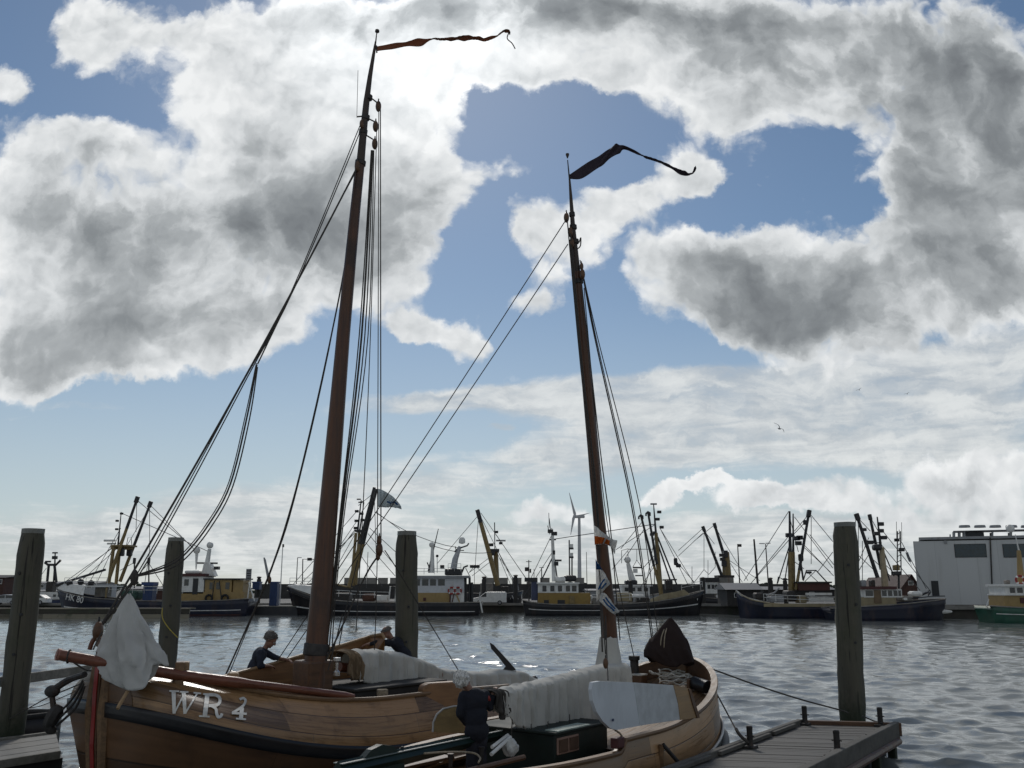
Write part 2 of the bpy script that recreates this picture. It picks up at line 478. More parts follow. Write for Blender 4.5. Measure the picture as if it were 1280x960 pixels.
M_rope = mat('rope_dark', (0.055, 0.050, 0.045), 0.9, var=.3, scale=30, bump=.3)
M_rope_tan = mat('rope_tan', (0.30, 0.25, 0.18), 0.9, var=.3, scale=30, bump=.3)
M_rope_white = mat('rope_white', (0.50, 0.49, 0.45), 0.9, var=.25, scale=40, bump=.3)
M_rope_yellow = mat('rope_yellow', (0.45, 0.36, 0.06), 0.8, var=.2, scale=40)
M_wire = mat('wire_steel', (0.10, 0.10, 0.10), 0.55, .4, var=.2, scale=10, bump=0)
M_black = mat('black_paint', (0.018, 0.018, 0.02), 0.45, var=.3, scale=2.5, bump=.06)
M_iron = mat('dark_iron', (0.05, 0.047, 0.045), 0.6, .5, var=.35, scale=8, dirt=((.12, .06, .03), 5, .5))
M_white = mat('white_paint', (0.72, 0.72, 0.69), 0.45, var=.08, scale=2, bump=.05, dirt=((.38, .33, .26), 2.5, .45))
M_yellow = mat('ochre_paint', (0.33, 0.225, 0.085), 0.5, var=.10, scale=1.5, bump=.05, dirt=((.22, .13, .05), 2.2, .5))
M_buff = mat('buff_mast_paint', (0.23, 0.165, 0.065), 0.55, var=.2, scale=2.5, bump=.05, dirt=((.12, .08, .04), 3, .55))
M_red = mat('red_paint', (0.28, 0.03, 0.025), 0.5, var=.15, scale=3)
M_dred = mat('oxide_red_paint', (0.075, 0.022, 0.02), 0.6, var=.2, scale=3)
M_navy = mat('navy_hull_paint', (0.008, 0.011, 0.028), 0.42, var=.25, scale=.8, bump=.05, dirt=((.10, .06, .045), .9, .35))
M_blackhull = mat('black_hull_paint', (0.009, 0.009, 0.012), 0.42, var=.3, scale=.8, bump=.05, dirt=((.09, .06, .045), .9, .3))
M_green = mat('green_hull_paint', (0.02, 0.085, 0.055), 0.4, var=.2, scale=1.0, bump=.05, dirt=((.06, .06, .04), .9, .4))
M_blue = mat('blue_paint', (0.015, 0.04, 0.12), 0.5, var=.12, scale=1.5, dirt=((.1, .08, .08), 2, .4))
M_glass = mat('window_glass', (0.02, 0.025, 0.03), 0.06, var=.2, scale=1.0, bump=0, spec=.6)
M_grey = mat('grey_paint', (0.28, 0.29, 0.30), 0.55, var=.12, scale=1.5, dirt=((.16, .13, .1), 2, .4))
M_concrete = mat('quay_concrete', (0.22, 0.21, 0.19), 0.85, var=.2, scale=.5, bump=.2, dirt=((.10, .10, .08), .35, .7))
M_tyre = mat('tyre_rubber', (0.02, 0.02, 0.02), 0.85, var=.2, scale=10)

# ------------------------------------------------------------------ water: real waves on a fan of cells, finer near the viewer
def make_water():
    th = np.concatenate([np.linspace(-84, -40, 40, endpoint=False), np.linspace(-40, 40, 620), np.linspace(40, 84, 41)[1:]])
    th = np.radians(th)
    rr = 8.0 * (260 / 8.0) ** np.linspace(0, 1, 640)
    T, Q = np.meshgrid(th, rr)
    X = Q * np.sin(T); Y = Q * np.cos(T)
    Zw = np.zeros_like(X); DX = np.zeros_like(X); DY = np.zeros_like(X)
    g = np.random.default_rng(5)
    cell = Q * np.log(260 / 8.0) / 640
    wind = math.radians(205)                 # small chop running towards the near quay
    for i in range(80):
        lam = 0.24 * (2.1 / 0.24) ** g.random()
        a = 0.0082 * lam ** 0.85 * (0.6 + .8 * g.random())
        d = wind + g.normal() * 0.65
        k = 2 * math.pi / lam; ph = g.random() * 6.283
        kx, ky = k * math.sin(d), k * math.cos(d)
        fade = np.clip(lam / (cell * 2.6) - 0.6, 0, 1)
        p_ = kx * X + ky * Y + ph
        env = 0.55 + 0.45 * np.sin(X * (0.11 + .1 * g.random()) + Y * (0.09 * g.random() + .05) + ph * 3)
        Zw += a * fade * env * np.cos(p_)
        DX -= a * 1.1 * fade * env * math.sin(d) * np.sin(p_); DY -= a * 1.1 * fade * env * math.cos(d) * np.sin(p_)
    vs = np.stack([X + DX, Y + DY, Zw], -1).reshape(-1, 3)
    nr, nc = X.shape
    idx = np.arange(nr * nc).reshape(nr, nc)
    fs = np.stack([idx[:-1, :-1], idx[:-1, 1:], idx[1:, 1:], idx[1:, :-1]], -1).reshape(-1, 4)
    me = bpy.data.meshes.new('water')
    me.vertices.add(len(vs)); me.vertices.foreach_set('co', vs.ravel())
    me.loops.add(fs.size); me.loops.foreach_set('vertex_index', fs.ravel().astype(np.int32))
    me.polygons.add(len(fs)); me.polygons.foreach_set('loop_start', np.arange(0, fs.size, 4, dtype=np.int32))
    me.update(); me.shade_smooth()
    m = bpy.data.materials.new('harbour_water'); m.use_nodes = True
    N = NT(m.node_tree); bs = m.node_tree.nodes['Principled BSDF']
    vec = N.n('ShaderNodeTexCoord').outputs['Object']
    bs.inputs['Base Color'].default_value = (0.175, 0.19, 0.186, 1)
    bs.inputs['Roughness'].default_value = 0.05
    bs.inputs['IOR'].default_value = 1.42
    bs.inputs['Specular IOR Level'].default_value = 0.75
    n1 = N.noise(N.vm('MULTIPLY', vec, (1, 1.5, 1)), 2.6, 6, 0.6, 0.3)
    n2 = N.noise(N.vm('MULTIPLY', vec, (1, 1.3, 1)), 9.0, 4, 0.6, 0.2)
    patch = N.ss(N.noise(N.vm('MULTIPLY', vec, (.6, 1.0, 1)), 0.10, 3, 0.5), 0.35, 0.65, 0.55, 1.0)
    hgt = N.m('MULTIPLY', N.m('ADD', N.m('MULTIPLY', n1, 0.016), N.m('MULTIPLY', n2, 0.007)), patch)
    b = N.n('ShaderNodeBump'); b.inputs['Strength'].default_value = 1.0; b.inputs['Distance'].default_value = 1.0
    N.put(b.inputs['Height'], hgt); N.put(bs.inputs['Normal'], b.outputs[0])
    me.materials.append(m)
    o = bpy.data.objects.new('water', me); COL.objects.link(o)
    return tag(o, kind='structure')
make_water()

# ------------------------------------------------------------------ land
QZ = 1.2
EDGE = [(-420, 140), (23, 140), (47, 112), (160, 107)]
def make_quay():
    m = MB()
    top = [(x, y, QZ) for x, y in EDGE]
    n = len(EDGE)
    m.add(top + [(x, y, -2.0) for x, y in EDGE], [(i, i + 1, n + i + 1, n + i) for i in range(n - 1)])
    # cap stones 4 cm proud
    tag(m.build('quay_wall', mat('quay_wall_sheet', (0.055, 0.05, 0.042), .8, var=.4, scale=.35, bump=.3, dirt=((.03, .045, .02), .5, .8))), kind='structure')
    g = MB().add([(x, y, QZ) for x, y in EDGE] + [(420, 107, QZ), (3500, 107, QZ), (3500, 4500, QZ), (-3500, 4500, QZ), (-3500, 140, QZ)], [tuple(range(9))])
    tag(g.build('ground', mat('quay_paving', (0.15, 0.145, 0.135), .85, var=.2, scale=.15, bump=.15, dirt=((.08, .078, .07), .07, .8))), kind='structure')
    c = MB()
    for a, b in zip(EDGE[:-1], EDGE[1:]):
        a, b = Vector((*a, QZ)), Vector((*b, QZ)); d = (b - a).normalized(); nn = Vector((d.y, -d.x, 0))
        c.box((a + b) / 2 + nn * .1 + Vector((0, 0, .03)), ((b - a).length, .7, .34), math.atan2(d.y, d.x))
    tag(c.build('quay_edge', M_concrete), kind='structure')
    near = MB().box((0, -22, -.1), (120, 55, 3.5))
    tag(near.build('near_quay', M_concrete), kind='structure')
make_quay()
# ------------------------------------------------------------------ far shore
class Far:
    """builder for one far thing: pixel positions are turned into points at the thing's own distance d (+ dy behind its middle)"""
    def __init__(self, name, cx, d, label, cat, group=None, z=0.0):
        self.d = d
        p = at(cx, 745, d)
        self.root = thing(name, (p.x, d, z), label, cat, group=group)
    def p(self, px, py, dy=0.0): return at(px, py, self.d + dy)
    def z(self, py): return at(640, py, self.d).z
    def rect(self, name, x0, y0, x1, y1, n, f, mt, parent=None, bev=0.0, **k):
        """box whose near face (at depth n) covers the pixel rectangle and which reaches back to depth f"""
        a, b = self.p(x0, y1, n), self.p(x1, y0, n)
        c = ((a.x + b.x) / 2, self.d + (n + f) / 2, (a.z + b.z) / 2)
        return MB().box(c, (abs(b.x - a.x), f - n, abs(b.z - a.z)), bev=bev).build(name, mt, parent or self.root, **k)
    def bar(self, name, pts, r, mt, parent=None, n=6, smooth=True):
        P3 = [self.p(*q) if len(q) > 2 else self.p(q[0], q[1]) for q in pts]
        return MB().tube(P3, r, n).build(name, mt, parent or self.root, smooth=smooth)
    def wire(self, a, b, mt=None, r=0.042, drop=0.0, name='stay'):
        A, B = self.p(*a), self.p(*b)
        pts = sag(A, B, drop, 6) if drop else [A, B]
        return MB().tube(pts, r, 4).build(name, mt or M_wire, self.root)
    def ball(self, name, c, r, mt, parent=None):
        return MB().ball(self.p(*c), r, 14, 10).build(name, mt, parent or self.root, smooth=True)
    def text(self, name, s, c, h, mt, parent=None, slope=0.0, wide=1.0, rz=0.0):
        cu = bpy.data.curves.new(name, 'FONT'); cu.body = s; cu.size = h; cu.extrude = 0.012
        cu.align_x = 'CENTER'; cu.align_y = 'CENTER'
        tmp = bpy.data.objects.new('lettering_outline', cu)
        me = bpy.data.meshes.new_from_object(tmp)
        bpy.data.objects.remove(tmp); bpy.data.curves.remove(cu)
        me.materials.clear(); me.materials.append(mt)
        o = bpy.data.objects.new(name, me); COL.objects.link(o)
        o.parent = parent or self.root
        o.location = wmat(o.parent).inverted() @ self.p(*c)
        o.rotation_euler = Euler((PI / 2, slope, rz)); o.scale = (wide, 1, 1)
        return o
    def hull(self, sheer, bow, wl_bow, mt, beam=3.0, stern_r=0.25, stripe=None, flare=0.75, bulwark=0.8, stripe_mat=None, boot=None, full=0.62, cap=None):
        """sheer: pixel points of the rail from stern to bow (or bow to stern); bow 'L' or 'R'"""
        pts = sorted(sheer)
        if bow == 'L': pts = pts[::-1]
        P3 = [self.p(*q) for q in pts]                      # stern .. bow
        xs = np.array([q.x for q in P3]); zs = np.array([q.z for q in P3])
        xb_w = self.p(wl_bow, 768).x
        L = abs(xs[-1] - xs[0]); sg = 1 if bow == 'R' else -1
        n = 40; ss_ = np.linspace(0, 1, n)
        ss_ = np.concatenate([ss_[:-1] ** 1.0, [1.0]])
        def prof(s, e):
            b = 1.0
            if s > full: b = max(0.0, 1 - ((s - full) / (1 - full)) ** e) ** .8
            if s < .12: b *= 1 - stern_r * (1 - s / .12) ** 2
            return b
        KS = [0.0, .3, .55, .8, 1.0, 1.25]
        rows = []
        o_ = (xs * sg); 
        for s in ss_:
            xt = xs[0] + (xs[-1] - xs[0]) * s
            zt = float(np.interp(xt * sg, xs * sg, zs))
            xw = xs[0] + sg * .4 + (xb_w - xs[0] - sg * .4) * s
            row = []
            for k in KS:
                kk = min(k, 1.0)
                x = xt + (xw - xt) * kk; z = zt * (1 - k) if k <= 1 else -0.5
                bt = beam * prof(s, 2.6); bw = beam * .93 * prof(s, 1.7)
                b = bt + (bw - bt) * kk ** flare * 1.0
                if k > 1: b *= .8
                row.append((x, max(b, 0.03), z))
            rows.append(row)
        full_rows = [[(x, self.d - b, z) for x, b, z in r] + [(x, self.d + b, z) for x, b, z in r[::-1]] for r in rows]
        m = MB().grid(full_rows)
        nc = len(full_rows[0])
        m.f.append(tuple(range(nc)))                          # transom
        h = m.build('hull', mt, self.root, smooth=True, ang=50, solid=0.06)
        dk = MB().grid([[(r[0][0], self.d - r[0][1] * .97, r[0][2] - bulwark), (r[0][0], self.d, r[0][2] - bulwark + .08), (r[0][0], self.d + r[0][1] * .97, r[0][2] - bulwark)] for r in rows])
        dk.build('deck', M_deckgrey, self.root)
        rail = MB()
        for sgn in (-1, 1):
            rail.tube([(r[0][0], self.d + sgn * r[0][1], r[0][2]) for r in rows], .07, 6)
        rail.build('rail_cap', cap or M_deckgrey, self.root, smooth=True)
        def band(k0, k1, name, bm_, s0=0.02, s1=0.985):
            mb = MB()
            for sgn in (-1, 1):
                rr_ = []
                for s, r in zip(ss_, rows):
                    if s < s0 or s > s1: continue
                    pr = []
                    for kq in (k0, k1):
                        ks = np.array(KS[:5])
                        x = np.interp(kq, ks, [q[0] for q in r[:5]]); b = np.interp(kq, ks, [q[1] for q in r[:5]]); z = np.interp(kq, ks, [q[2] for q in r[:5]])
                        pr.append((x, self.d + sgn * (b + .06), z))
                    rr_.append(pr)
                mb.grid(rr_)
            return mb.build(name, bm_, self.root, solid=.05)
        if stripe: band(stripe, stripe + .045, 'hull_stripe', stripe_mat or M_white)
        if boot: band(boot, .97, 'boot_topping', M_boot)
        self.rows = rows
        return h
    def windows(self, par, xs, y0, y1, dy, mt=None):
        for a, b in xs:
            self.rect('window', a, y0, b, y1, dy - .04, dy + .05, mt or M_glass, par)
    def radome(self, px, py, r, base_py, dy=0):
        o = self.ball('radome', (px, py, dy), r, M_white)
        self.bar('radome_post', [(px, base_py, dy), (px, py + 1, dy)], [.09, .05], M_white)
        return o
    def derrick(self, top, foot, r0, r1, mt, head=(.5, .9), black=.35, bmat=None):
        A, B = self.p(*foot), self.p(*top)
        o = MB().tube([A, A.lerp(B, 1 - black)], [r0, (r0 + r1) / 2], 8).build('derrick', mt, self.root, smooth=True)
        MB().tube([A.lerp(B, 1 - black), B], [(r0 + r1) / 2 + .01, r1], 8).build('derrick_tip', bmat or M_black, o, smooth=True)
        if head:
            d = (B - A).normalized()
            MB().box(B, (head[0], head[0], head[1]), rot=Vector((0, 0, 1)).rotation_difference(d).to_matrix(), bev=.08).build('derrick_head', M_black, o)
        return o
    def lamp(self, px, py, dy=0, s=.28):
        return MB().box(self.p(px, py, dy), (s * 1.5, s, s), bev=.05).build('deck_light', M_black, self.root)
    def railing(self, pts, h, dy, n=None, r=.03):
        mb = MB(); P3 = [self.p(x, y, dy) for x, y in pts]
        for f in (1.0, .5): mb.tube([p + Vector((0, 0, h * f)) for p in P3], r, 4)
        for a, b in zip(P3[:-1], P3[1:]):
            k = max(1, int((b - a).length / 1.3))
            for i in range(k + 1):
                q = a.lerp(b, i / k); mb.tube([q, q + Vector((0, 0, h))], r, 4)
        return mb.build('railing', M_white, self.root)
    def lifebuoy(self, px, py, dy, R_=.42):
        o = MB().ring(self.p(px, py, dy), R_, .12, (0, 1, 0), 24, 8).build('lifebuoy', M_red, self.root, smooth=True)
        for k in range(4):
            a = PI / 4 + k * PI / 2
            MB().ring(self.p(px, py, dy), R_, .125, (0, 1, 0), 4, 8, (a - .22, a + .22)).build('reflective_band', M_white, o, smooth=True)
        return o

M_deckgrey = mat('deck_grey_paint', (0.20, 0.19, 0.17), .7, var=.25, scale=1.5, dirt=((.14, .07, .04), 1.2, .6))
M_boot = mat('boot_red', (0.06, 0.02, 0.018), .6, var=.3, scale=1)
M_tanpaint = mat('tan_bulwark_paint', (0.30, 0.25, 0.15), .6, var=.15, scale=1, dirt=((.16, .1, .05), 1.5, .5))
M_net = mat('green_net', (0.05, 0.10, 0.08), .95, var=.5, scale=8, bump=.6)
TG = 'fishing boats moored along the far quay'

# ---- blue trawler at the left with a white bow
f = Far('fishing_trawler', 196, 126, 'navy trawler with white whaleback bow, buff gantry mast and yellow wheelhouse aft', 'fishing boat', TG)
f.hull([(71.5, 736), (79, 738.5), (104, 744), (129, 747.5), (180, 750.5), (230, 751.5), (290, 750), (317, 748)], 'L', 80, M_navy, 3.1, stripe=.62, bulwark=.5, boot=.9)
wb = MB()
W_ = [(72.5, 735.5, 0.1), (80, 731.5, 1.0), (92, 731, 1.9), (107, 732.5, 2.5)]
B_ = [(72.5, 736.5, .1), (80, 739, 1.1), (92, 741.5, 2.1), (104, 744.2, 2.75)]
wb.grid([[f.p(b[0], b[1], -b[2]), f.p(w[0], w[1], -w[2] * .85), f.p(w[0], w[1] - 1.2, 0), f.p(w[0], w[1], w[2] * .85), f.p(b[0], b[1], b[2])] for w, b in zip(W_, B_)])
wb.build('whaleback', M_white, f.root, solid=.08)
f.rect('shelter_deck', 106, 732, 136, 733.5, -2.6, 2.6, M_white)
f.rect('shelter_bulkhead', 118, 734, 128, 746, -1.2, 1.8, M_deckgrey)
f.rect('shelter_post', 131, 733.5, 133.5, 747, -2.4, -2.1, M_buff)
for x, y in ((87, 729), (101, 727.5), (114, 729)):
    o = f.ball('searchlight', (x, y, -1), .42, M_black); f.bar('searchlight_post', [(x, y + 1, -1), (x, 732.5, -1)], .1, M_white, o)
f.bar('bow_boom', [(70, 731.5, 0), (100, 722, 0), (132, 712, 0)], .16, M_black)
f.railing([(80, 731), (107, 731), (134, 731)], .9, -1.8)
f.bar('mast_leg', [(136, 729, -1.4), (142, 684, -1.2)], .24, M_buff, n=8); f.bar('mast_leg', [(145, 730, 1.4), (149.5, 686, 1.2)], .24, M_buff, n=8)
f.bar('mast_crosstree', [(139, 684, -1.2), (166, 685, 1)], .28, M_buff)
f.rect('mast_platform', 139, 681, 162, 683, -1.3, 1.3, M_buff)
tm = f.bar('topmast', [(147.5, 682, 0), (151.5, 640, 0)], [.14, .06], M_black)
for x, y in ((146.5, 651), (146, 661.5), (152, 642)): f.lamp(x, y)
f.bar('radar', [(130, 675.7, -.3), (144, 675.7, -.3)], .14, M_white); f.bar('radar', [(134, 679.5, .4), (145, 679.5, .4)], .12, M_white)
f.bar('antenna_frame', [(158, 682, 0), (160, 672, 0), (164, 672, 0), (165, 684, 0)], .05, M_wire)
f.derrick((171, 624.6, -1.5), (134.5, 728.6, -1.5), .26, .17, M_buff); f.derrick((187.5, 630.5, 1.5), (150, 727, 1.5), .26, .17, M_buff, black=.6)
MB().box(f.p(162, 690, 1), (.7, .7, 1.1), bev=.15).build('hanging_block', M_black, f.root); MB().box(f.p(152, 690, -1), (.7, .7, 1.1), bev=.15).build('hanging_block', M_black, f.root)
for a, b in (((171, 625, -1.5), (240, 683, 0)), ((187.5, 631, 1.5), (246, 690, 0)), ((142, 684), (72, 734)), ((148, 684), (96, 731)), ((138, 686), (84, 731)), ((151, 660), (110, 731)), ((171, 627, -1.5), (151, 683)), ((187, 634, 1.5), (158, 683)),
             ((187, 633, 1.5), (187, 690, 1.5)), ((171, 628, -1.5), (170, 665, -1.5)), ((171, 627, -1.5), (149, 680, 0)), ((187, 690, 1.5), (180, 735, 1.5)), ((168, 703, 0), (150, 713, 0)), ((186, 704), (204, 732)), ((186, 704), (160, 732)), ((151, 641), (262, 690)), ((149, 668), (120, 731))):
    f.wire(a, b)
for x in (168, 186): f.bar('net_gallow', [(x, 735, -1), (x, 702, -1)], .1, M_black); MB().box(f.p(x, 701, -1), (.35, .35, .8), bev=.08).build('gallow_block', M_black, f.root)
f.rect('deck_crate', 177.5, 731, 191, 752, -2, -.4, M_blue, bev=.05); f.rect('deck_crate_lid', 176.5, 727.5, 192, 731.5, -2.1, -.3, mat('dark_blue_paint', (.02, .05, .16), .5))
f.railing([(136, 741), (180, 742), (228, 742)], .9, -2.6)
f.rect('net_drum', 150, 738, 172, 749, -1.2, 1.2, M_net, bev=.3)
dh = f.rect('deckhouse', 226, 740, 305, 753, -2.0, 2.0, M_yellow)
wh = f.rect('wheelhouse', 226, 720.5, 255.5, 742, -2.0, 2.0, M_white)
f.rect('wheelhouse_roof', 224, 717, 257, 720.5, -2.2, 2.2, M_dred, wh)
f.windows(wh, [(230, 236)], 724, 732, -2.0); f.rect('door', 240, 723, 248, 743, -2.05, -1.9, M_black, wh)
ac = f.rect('crew_cabin', 255.5, 724.5, 290, 742, -1.9, 2.0, M_yellow); f.rect('cabin_roof', 254, 722.8, 305, 724.5, -2.2, 2.2, M_black, ac)
f.windows(ac, [(261.5, 266), (270, 275), (281.5, 287)], 728, 736.5, -1.9)
f.bar('fender_frame', [(268, 726, -2.3), (265, 750, -2.3)], .07, M_black); f.bar('fender_frame', [(274, 726, -2.3), (277, 750, -2.3)], .07, M_black)
f.rect('yellow_container', 290, 725, 304, 748, -1.7, 1.6, M_yellow, bev=.06)
for x in (261, 281): MB().ring(f.p(x, 748, -2.4), .42, .15, (0, 1, 0)).build('tyre_fender', M_tyre, f.root, smooth=True)
mh = MB().prism([f.p(251, 720, -.8), f.p(268, 720, -.8), f.p(261, 703, -.8), f.p(255, 703, -.8)], (0, 1.6, 0)).build('radar_mast', M_white, f.root)
f.bar('radar_mast_top', [(259, 704), (262, 686)], [.35, .25], M_white); f.ball('radome', (262.5, 681.5), .45, M_white)
f.ball('radome', (246, 688), .46, M_white); f.bar('radome_post', [(246, 691.5), (245, 712)], [.22, .08], M_white)
f.bar('radar', [(245, 703.7), (272, 704)], .11, M_black); f.rect('mast_box', 267, 708, 273, 712, -.4, .4, M_black)
f.rect('liferaft_canister', 230, 713, 250, 717, -1.2, .2, M_white, bev=.2)
f.bar('stern_gallows', [(309, 752, -1.5), (312, 729, -1.5), (309, 729, 1.5), (306, 752, 1.5)], .09, M_white); f.bar('stern_gallows', [(318, 751, -1.8), (311, 728, -1.5)], .08, M_white)
f.text('registration_lettering', 'HK 80', (93, 748.3, -2.55), 1.15, M_white, slope=.16, rz=-.35)

# ---- dark trawler behind the tall mast, white and buff wheelhouse aft
f = Far('fishing_trawler', 482, 128, 'black trawler with twin derricks, white over buff wheelhouse and two lifebuoys on it', 'fishing boat', TG)
f.hull([(359, 733), (368, 735.5), (380, 740), (395, 745), (412, 749.5), (450, 752), (500, 753), (560, 753.2), (603, 752.5)], 'L', 369, M_blackhull, 3.1, stripe=.67, bulwark=.6)
wb = MB()
W_ = [(360, 732.5, .1), (370, 731.5, 1.1), (382, 732, 2.0), (393, 733, 2.5)]; B_ = [(360, 733.4, .1), (370, 736.5, 1.15), (382, 740.8, 2.1), (393, 744.5, 2.7)]
wb.grid([[f.p(b[0], b[1], -b[2]), f.p(w[0], w[1], -w[2] * .9), f.p(w[0], w[1] - .8, 0), f.p(w[0], w[1], w[2] * .9), f.p(b[0], b[1], b[2])] for w, b in zip(W_, B_)])
wb.build('whaleback', M_white, f.root, solid=.08)
f.railing([(362, 731), (380, 731), (400, 731)], .9, -1.2)
f.bar('mast_leg', [(439, 731, -1.2), (445, 666, -1)], .2, M_buff, n=8); f.bar('mast_leg', [(445, 731, 1.2), (449, 666, 1)], .2, M_buff, n=8)
f.rect('mast_platform', 443, 662, 454, 664.5, -1.3, 1.3, M_black)
f.bar('topmast', [(447, 664, 0), (451.5, 625, 0)], [.15, .07], M_black); f.bar('topmast', [(449.5, 664, .5), (455, 628, .5)], [.12, .06], M_black)
for x, y in ((446, 639), (445.5, 651), (444.5, 660), (452, 642), (453, 650)): f.lamp(x, y, 0, .35)
f.bar('radar', [(446, 624), (451, 624)], .1, M_black); f.bar('radar', [(448, 628), (455, 627)], .1, M_black)
f.derrick((466.3, 616, -1), (436, 734, -1.3), .3, .2, M_buff, black=.55, head=(.4, 1.6)); f.derrick((469, 618, 1), (441, 732, 1.3), .3, .2, M_buff, black=.55, head=(.4, 1.6))
for a, b in (((443, 667), (375, 730)), ((444, 664), (384, 730)), ((445, 660), (395, 729)), ((446, 639), (366, 731)), ((447, 650), (402, 716)), ((443, 669), (410, 728)), ((465, 618), (448, 632)), ((468, 619), (452, 640)), ((460, 667), (500, 714)), ((457, 678), (494, 720)),
             ((468, 620), (470, 686)), ((460, 690), (458, 735)), ((470, 640), (500, 662)), ((462, 660, 1), (512, 706, 1)), ((448, 690), (478, 733))): f.wire(a, b)
f.wire((470, 641), (575, 685), drop=.8); f.wire((540, 682), (618, 690), drop=.5)
f.bar('bow_lamp_post', [(378, 731, .5), (378.5, 699, .5), (396, 699, .5), (395.5, 708, .5)], .08, M_black); f.lamp(387, 699, .5, .4); f.bar('bow_post', [(396, 734, -.5), (397, 690, -.5)], .07, M_wire)
f.bar('deck_boom', [(410, 728, -1), (440, 735, -1)], .12, M_buff)
f.rect('fish_hatch', 470, 744, 484, 751, -1.6, .8, M_white, bev=.1); f.rect('winch', 418, 741, 436, 752, -1.6, 1.6, M_iron, bev=.2)
f.rect('net_heap', 452, 742, 468, 752, -1.5, 1.2, mat('orange_brown_net', (.10, .05, .035), .95, var=.5, scale=8, bump=.6), bev=.35)
f.bar('stern_frame', [(486, 752, -2), (488, 733, -2), (495, 733, -2), (494, 752, -2)], .09, M_white)
f.railing([(410, 745), (450, 747), (486, 748)], .8, -2.8)
wh = f.rect('wheelhouse', 505, 722, 580, 741, -2.4, 2.4, mat('white_grey_paint', (.55, .56, .58), .5, var=.06, dirt=((.4, .37, .3), 2, .4)))
f.rect('wheelhouse_roof', 503, 719.5, 586, 722.3, -2.8, 2.8, M_grey, wh)
f.windows(wh, [(514, 517.5), (520, 525), (527.5, 535.5), (537.5, 545), (547.5, 556)], 724, 732, -2.4)
f.rect('deckhouse', 505, 741, 562, 755, -2.42, 2.4, M_yellow); f.rect('deckhouse', 562, 741, 580, 755, -2.4, 2.4, M_white)
f.rect('porthole_plate', 529, 747, 532.5, 751, -2.5, -2.35, M_dred)
f.lifebuoy(564.5, 738.3, -2.6); f.lifebuoy(572.5, 738.3, -2.6)
f.bar('ladder', [(570, 742, -2.6), (574.5, 753, -2.7)], .09, M_yellow); f.bar('ladder', [(563, 741, -2.6), (562.5, 753, -2.6)], .09, M_dred); f.bar('ladder', [(568, 741, -2.6), (565, 753, -2.6)], .07, M_dred)
for x in (582, 587, 590): f.bar('stern_post', [(x, 753, -1.5), (x, 722 if x < 589 else 728, -1.5)], .16, M_black)
f.bar('tower', [(540, 716), (540.5, 684)], [.36, .2], M_white); f.ball('radome', (539.6, 681), .36, M_white); f.bar('antenna', [(535.5, 714), (548, 661)], [.12, .05], M_black)
f.bar('whip_frame', [(534, 703), (536, 708), (536, 716)], .08, M_black); f.ball('radome', (546.5, 695), .2, M_black); f.bar('radome_post', [(546.5, 697), (546.5, 716)], .05, M_white)
f.bar('radar_mast', [(566.5, 714), (569, 699), (575, 683)], [.45, .4, .22], mat('mast_grey_paint', (.42, .43, .44), .5)); MB().lathe(f.p(577.5, 679), [(.05, -.1), (.42, 0), (.45, .3), (.4, .6), (.2, .8), (.02, .86)], 14).build('radome', M_white, f.root, smooth=True)
f.bar('mast_arm', [(568, 690), (572, 686), (584, 682), (586, 679)], .1, M_black); f.bar('mast_arm', [(569, 683), (570, 688), (580, 688)], .07, M_black)
f.railing([(560, 714), (568, 714), (576, 714)], 1.0, -1.5); f.rect('roof_locker', 556, 711, 577, 719, -1.2, 1.2, M_black, bev=.1)
f.bar('roof_davit', [(577, 716), (580, 709), (585, 707)], .12, M_black); f.rect('roof_light', 550, 706, 555, 711, -.5, .5, M_black, bev=.08); f.railing([(505, 718), (530, 718), (556, 718)], .8, -2.2)
f.bar('antenna', [(587, 720), (582, 710)], .05, M_wire); f.bar('stern_flagstaff', [(599, 753, 0), (600, 740, 0)], .06, M_white)
f.bar('bow_fender', [(600, 750, -3), (603, 766, -3)], .1, M_white)

# ---- derrick boat behind the van
f = Far('fishing_boat', 625, 152, 'black boat behind the white van with one buff derrick, WR letters on bow', 'fishing boat', TG)
f.hull([(583, 741), (600, 742), (620, 743), (640, 741), (654, 738.5)], 'R', 650, M_blackhull, 2.6, bulwark=.4)
f.derrick((598.2, 643, -.8), (622.5, 732, -.8), .42, .26, M_buff, black=.12, head=(.7, 1.6))
f.bar('mast', [(621.5, 731, .5), (619.5, 688, .5)], .38, M_buff, n=8); f.bar('topmast', [(618.6, 688, .5), (618.2, 653, .5)], .08, M_black)
f.rect('mast_platform', 613, 686, 624, 689.5, -.6, 1, M_black); f.bar('radar', [(620, 675.6, .5), (632, 675.8, .5)], .14, M_grey); f.lamp(626, 679, .5, .4); f.lamp(620.5, 665, .5, .4); f.lamp(614, 681, .5, .5); f.lamp(615, 692, -.5, .6)
for a, b in (((599, 642), (644, 733)), ((601, 641), (657, 722)), ((620, 668), (658, 724)), ((622, 692), (640, 735)), ((598, 648), (594, 707)), ((598, 644), (546, 705)), ((594, 707), (586, 716)), ((594, 707), (609, 722)), ((616, 694), (586, 716)), ((617, 699), (590, 720)), ((625, 698), (650, 736)), ((593, 707), (593, 735)), ((623, 690), (648, 736))): f.wire(a, b)
MB().box(f.p(593.5, 708), (1.6, .4, .5), bev=.1).build('hanging_block', M_black, f.root)
f.rect('wheelhouse', 600, 729, 616, 742, -1.2, 1.2, M_deckgrey, bev=.1); f.rect('engine_casing', 626, 733, 636, 742, -1, 1, M_iron, bev=.1); f.bar('bow_davit', [(648, 738), (646, 727), (641, 722)], .12, M_grey)
f.text('registration_lettering', 'WR 1', (645, 746.5, -2.2), 1.0, M_white, wide=.95)

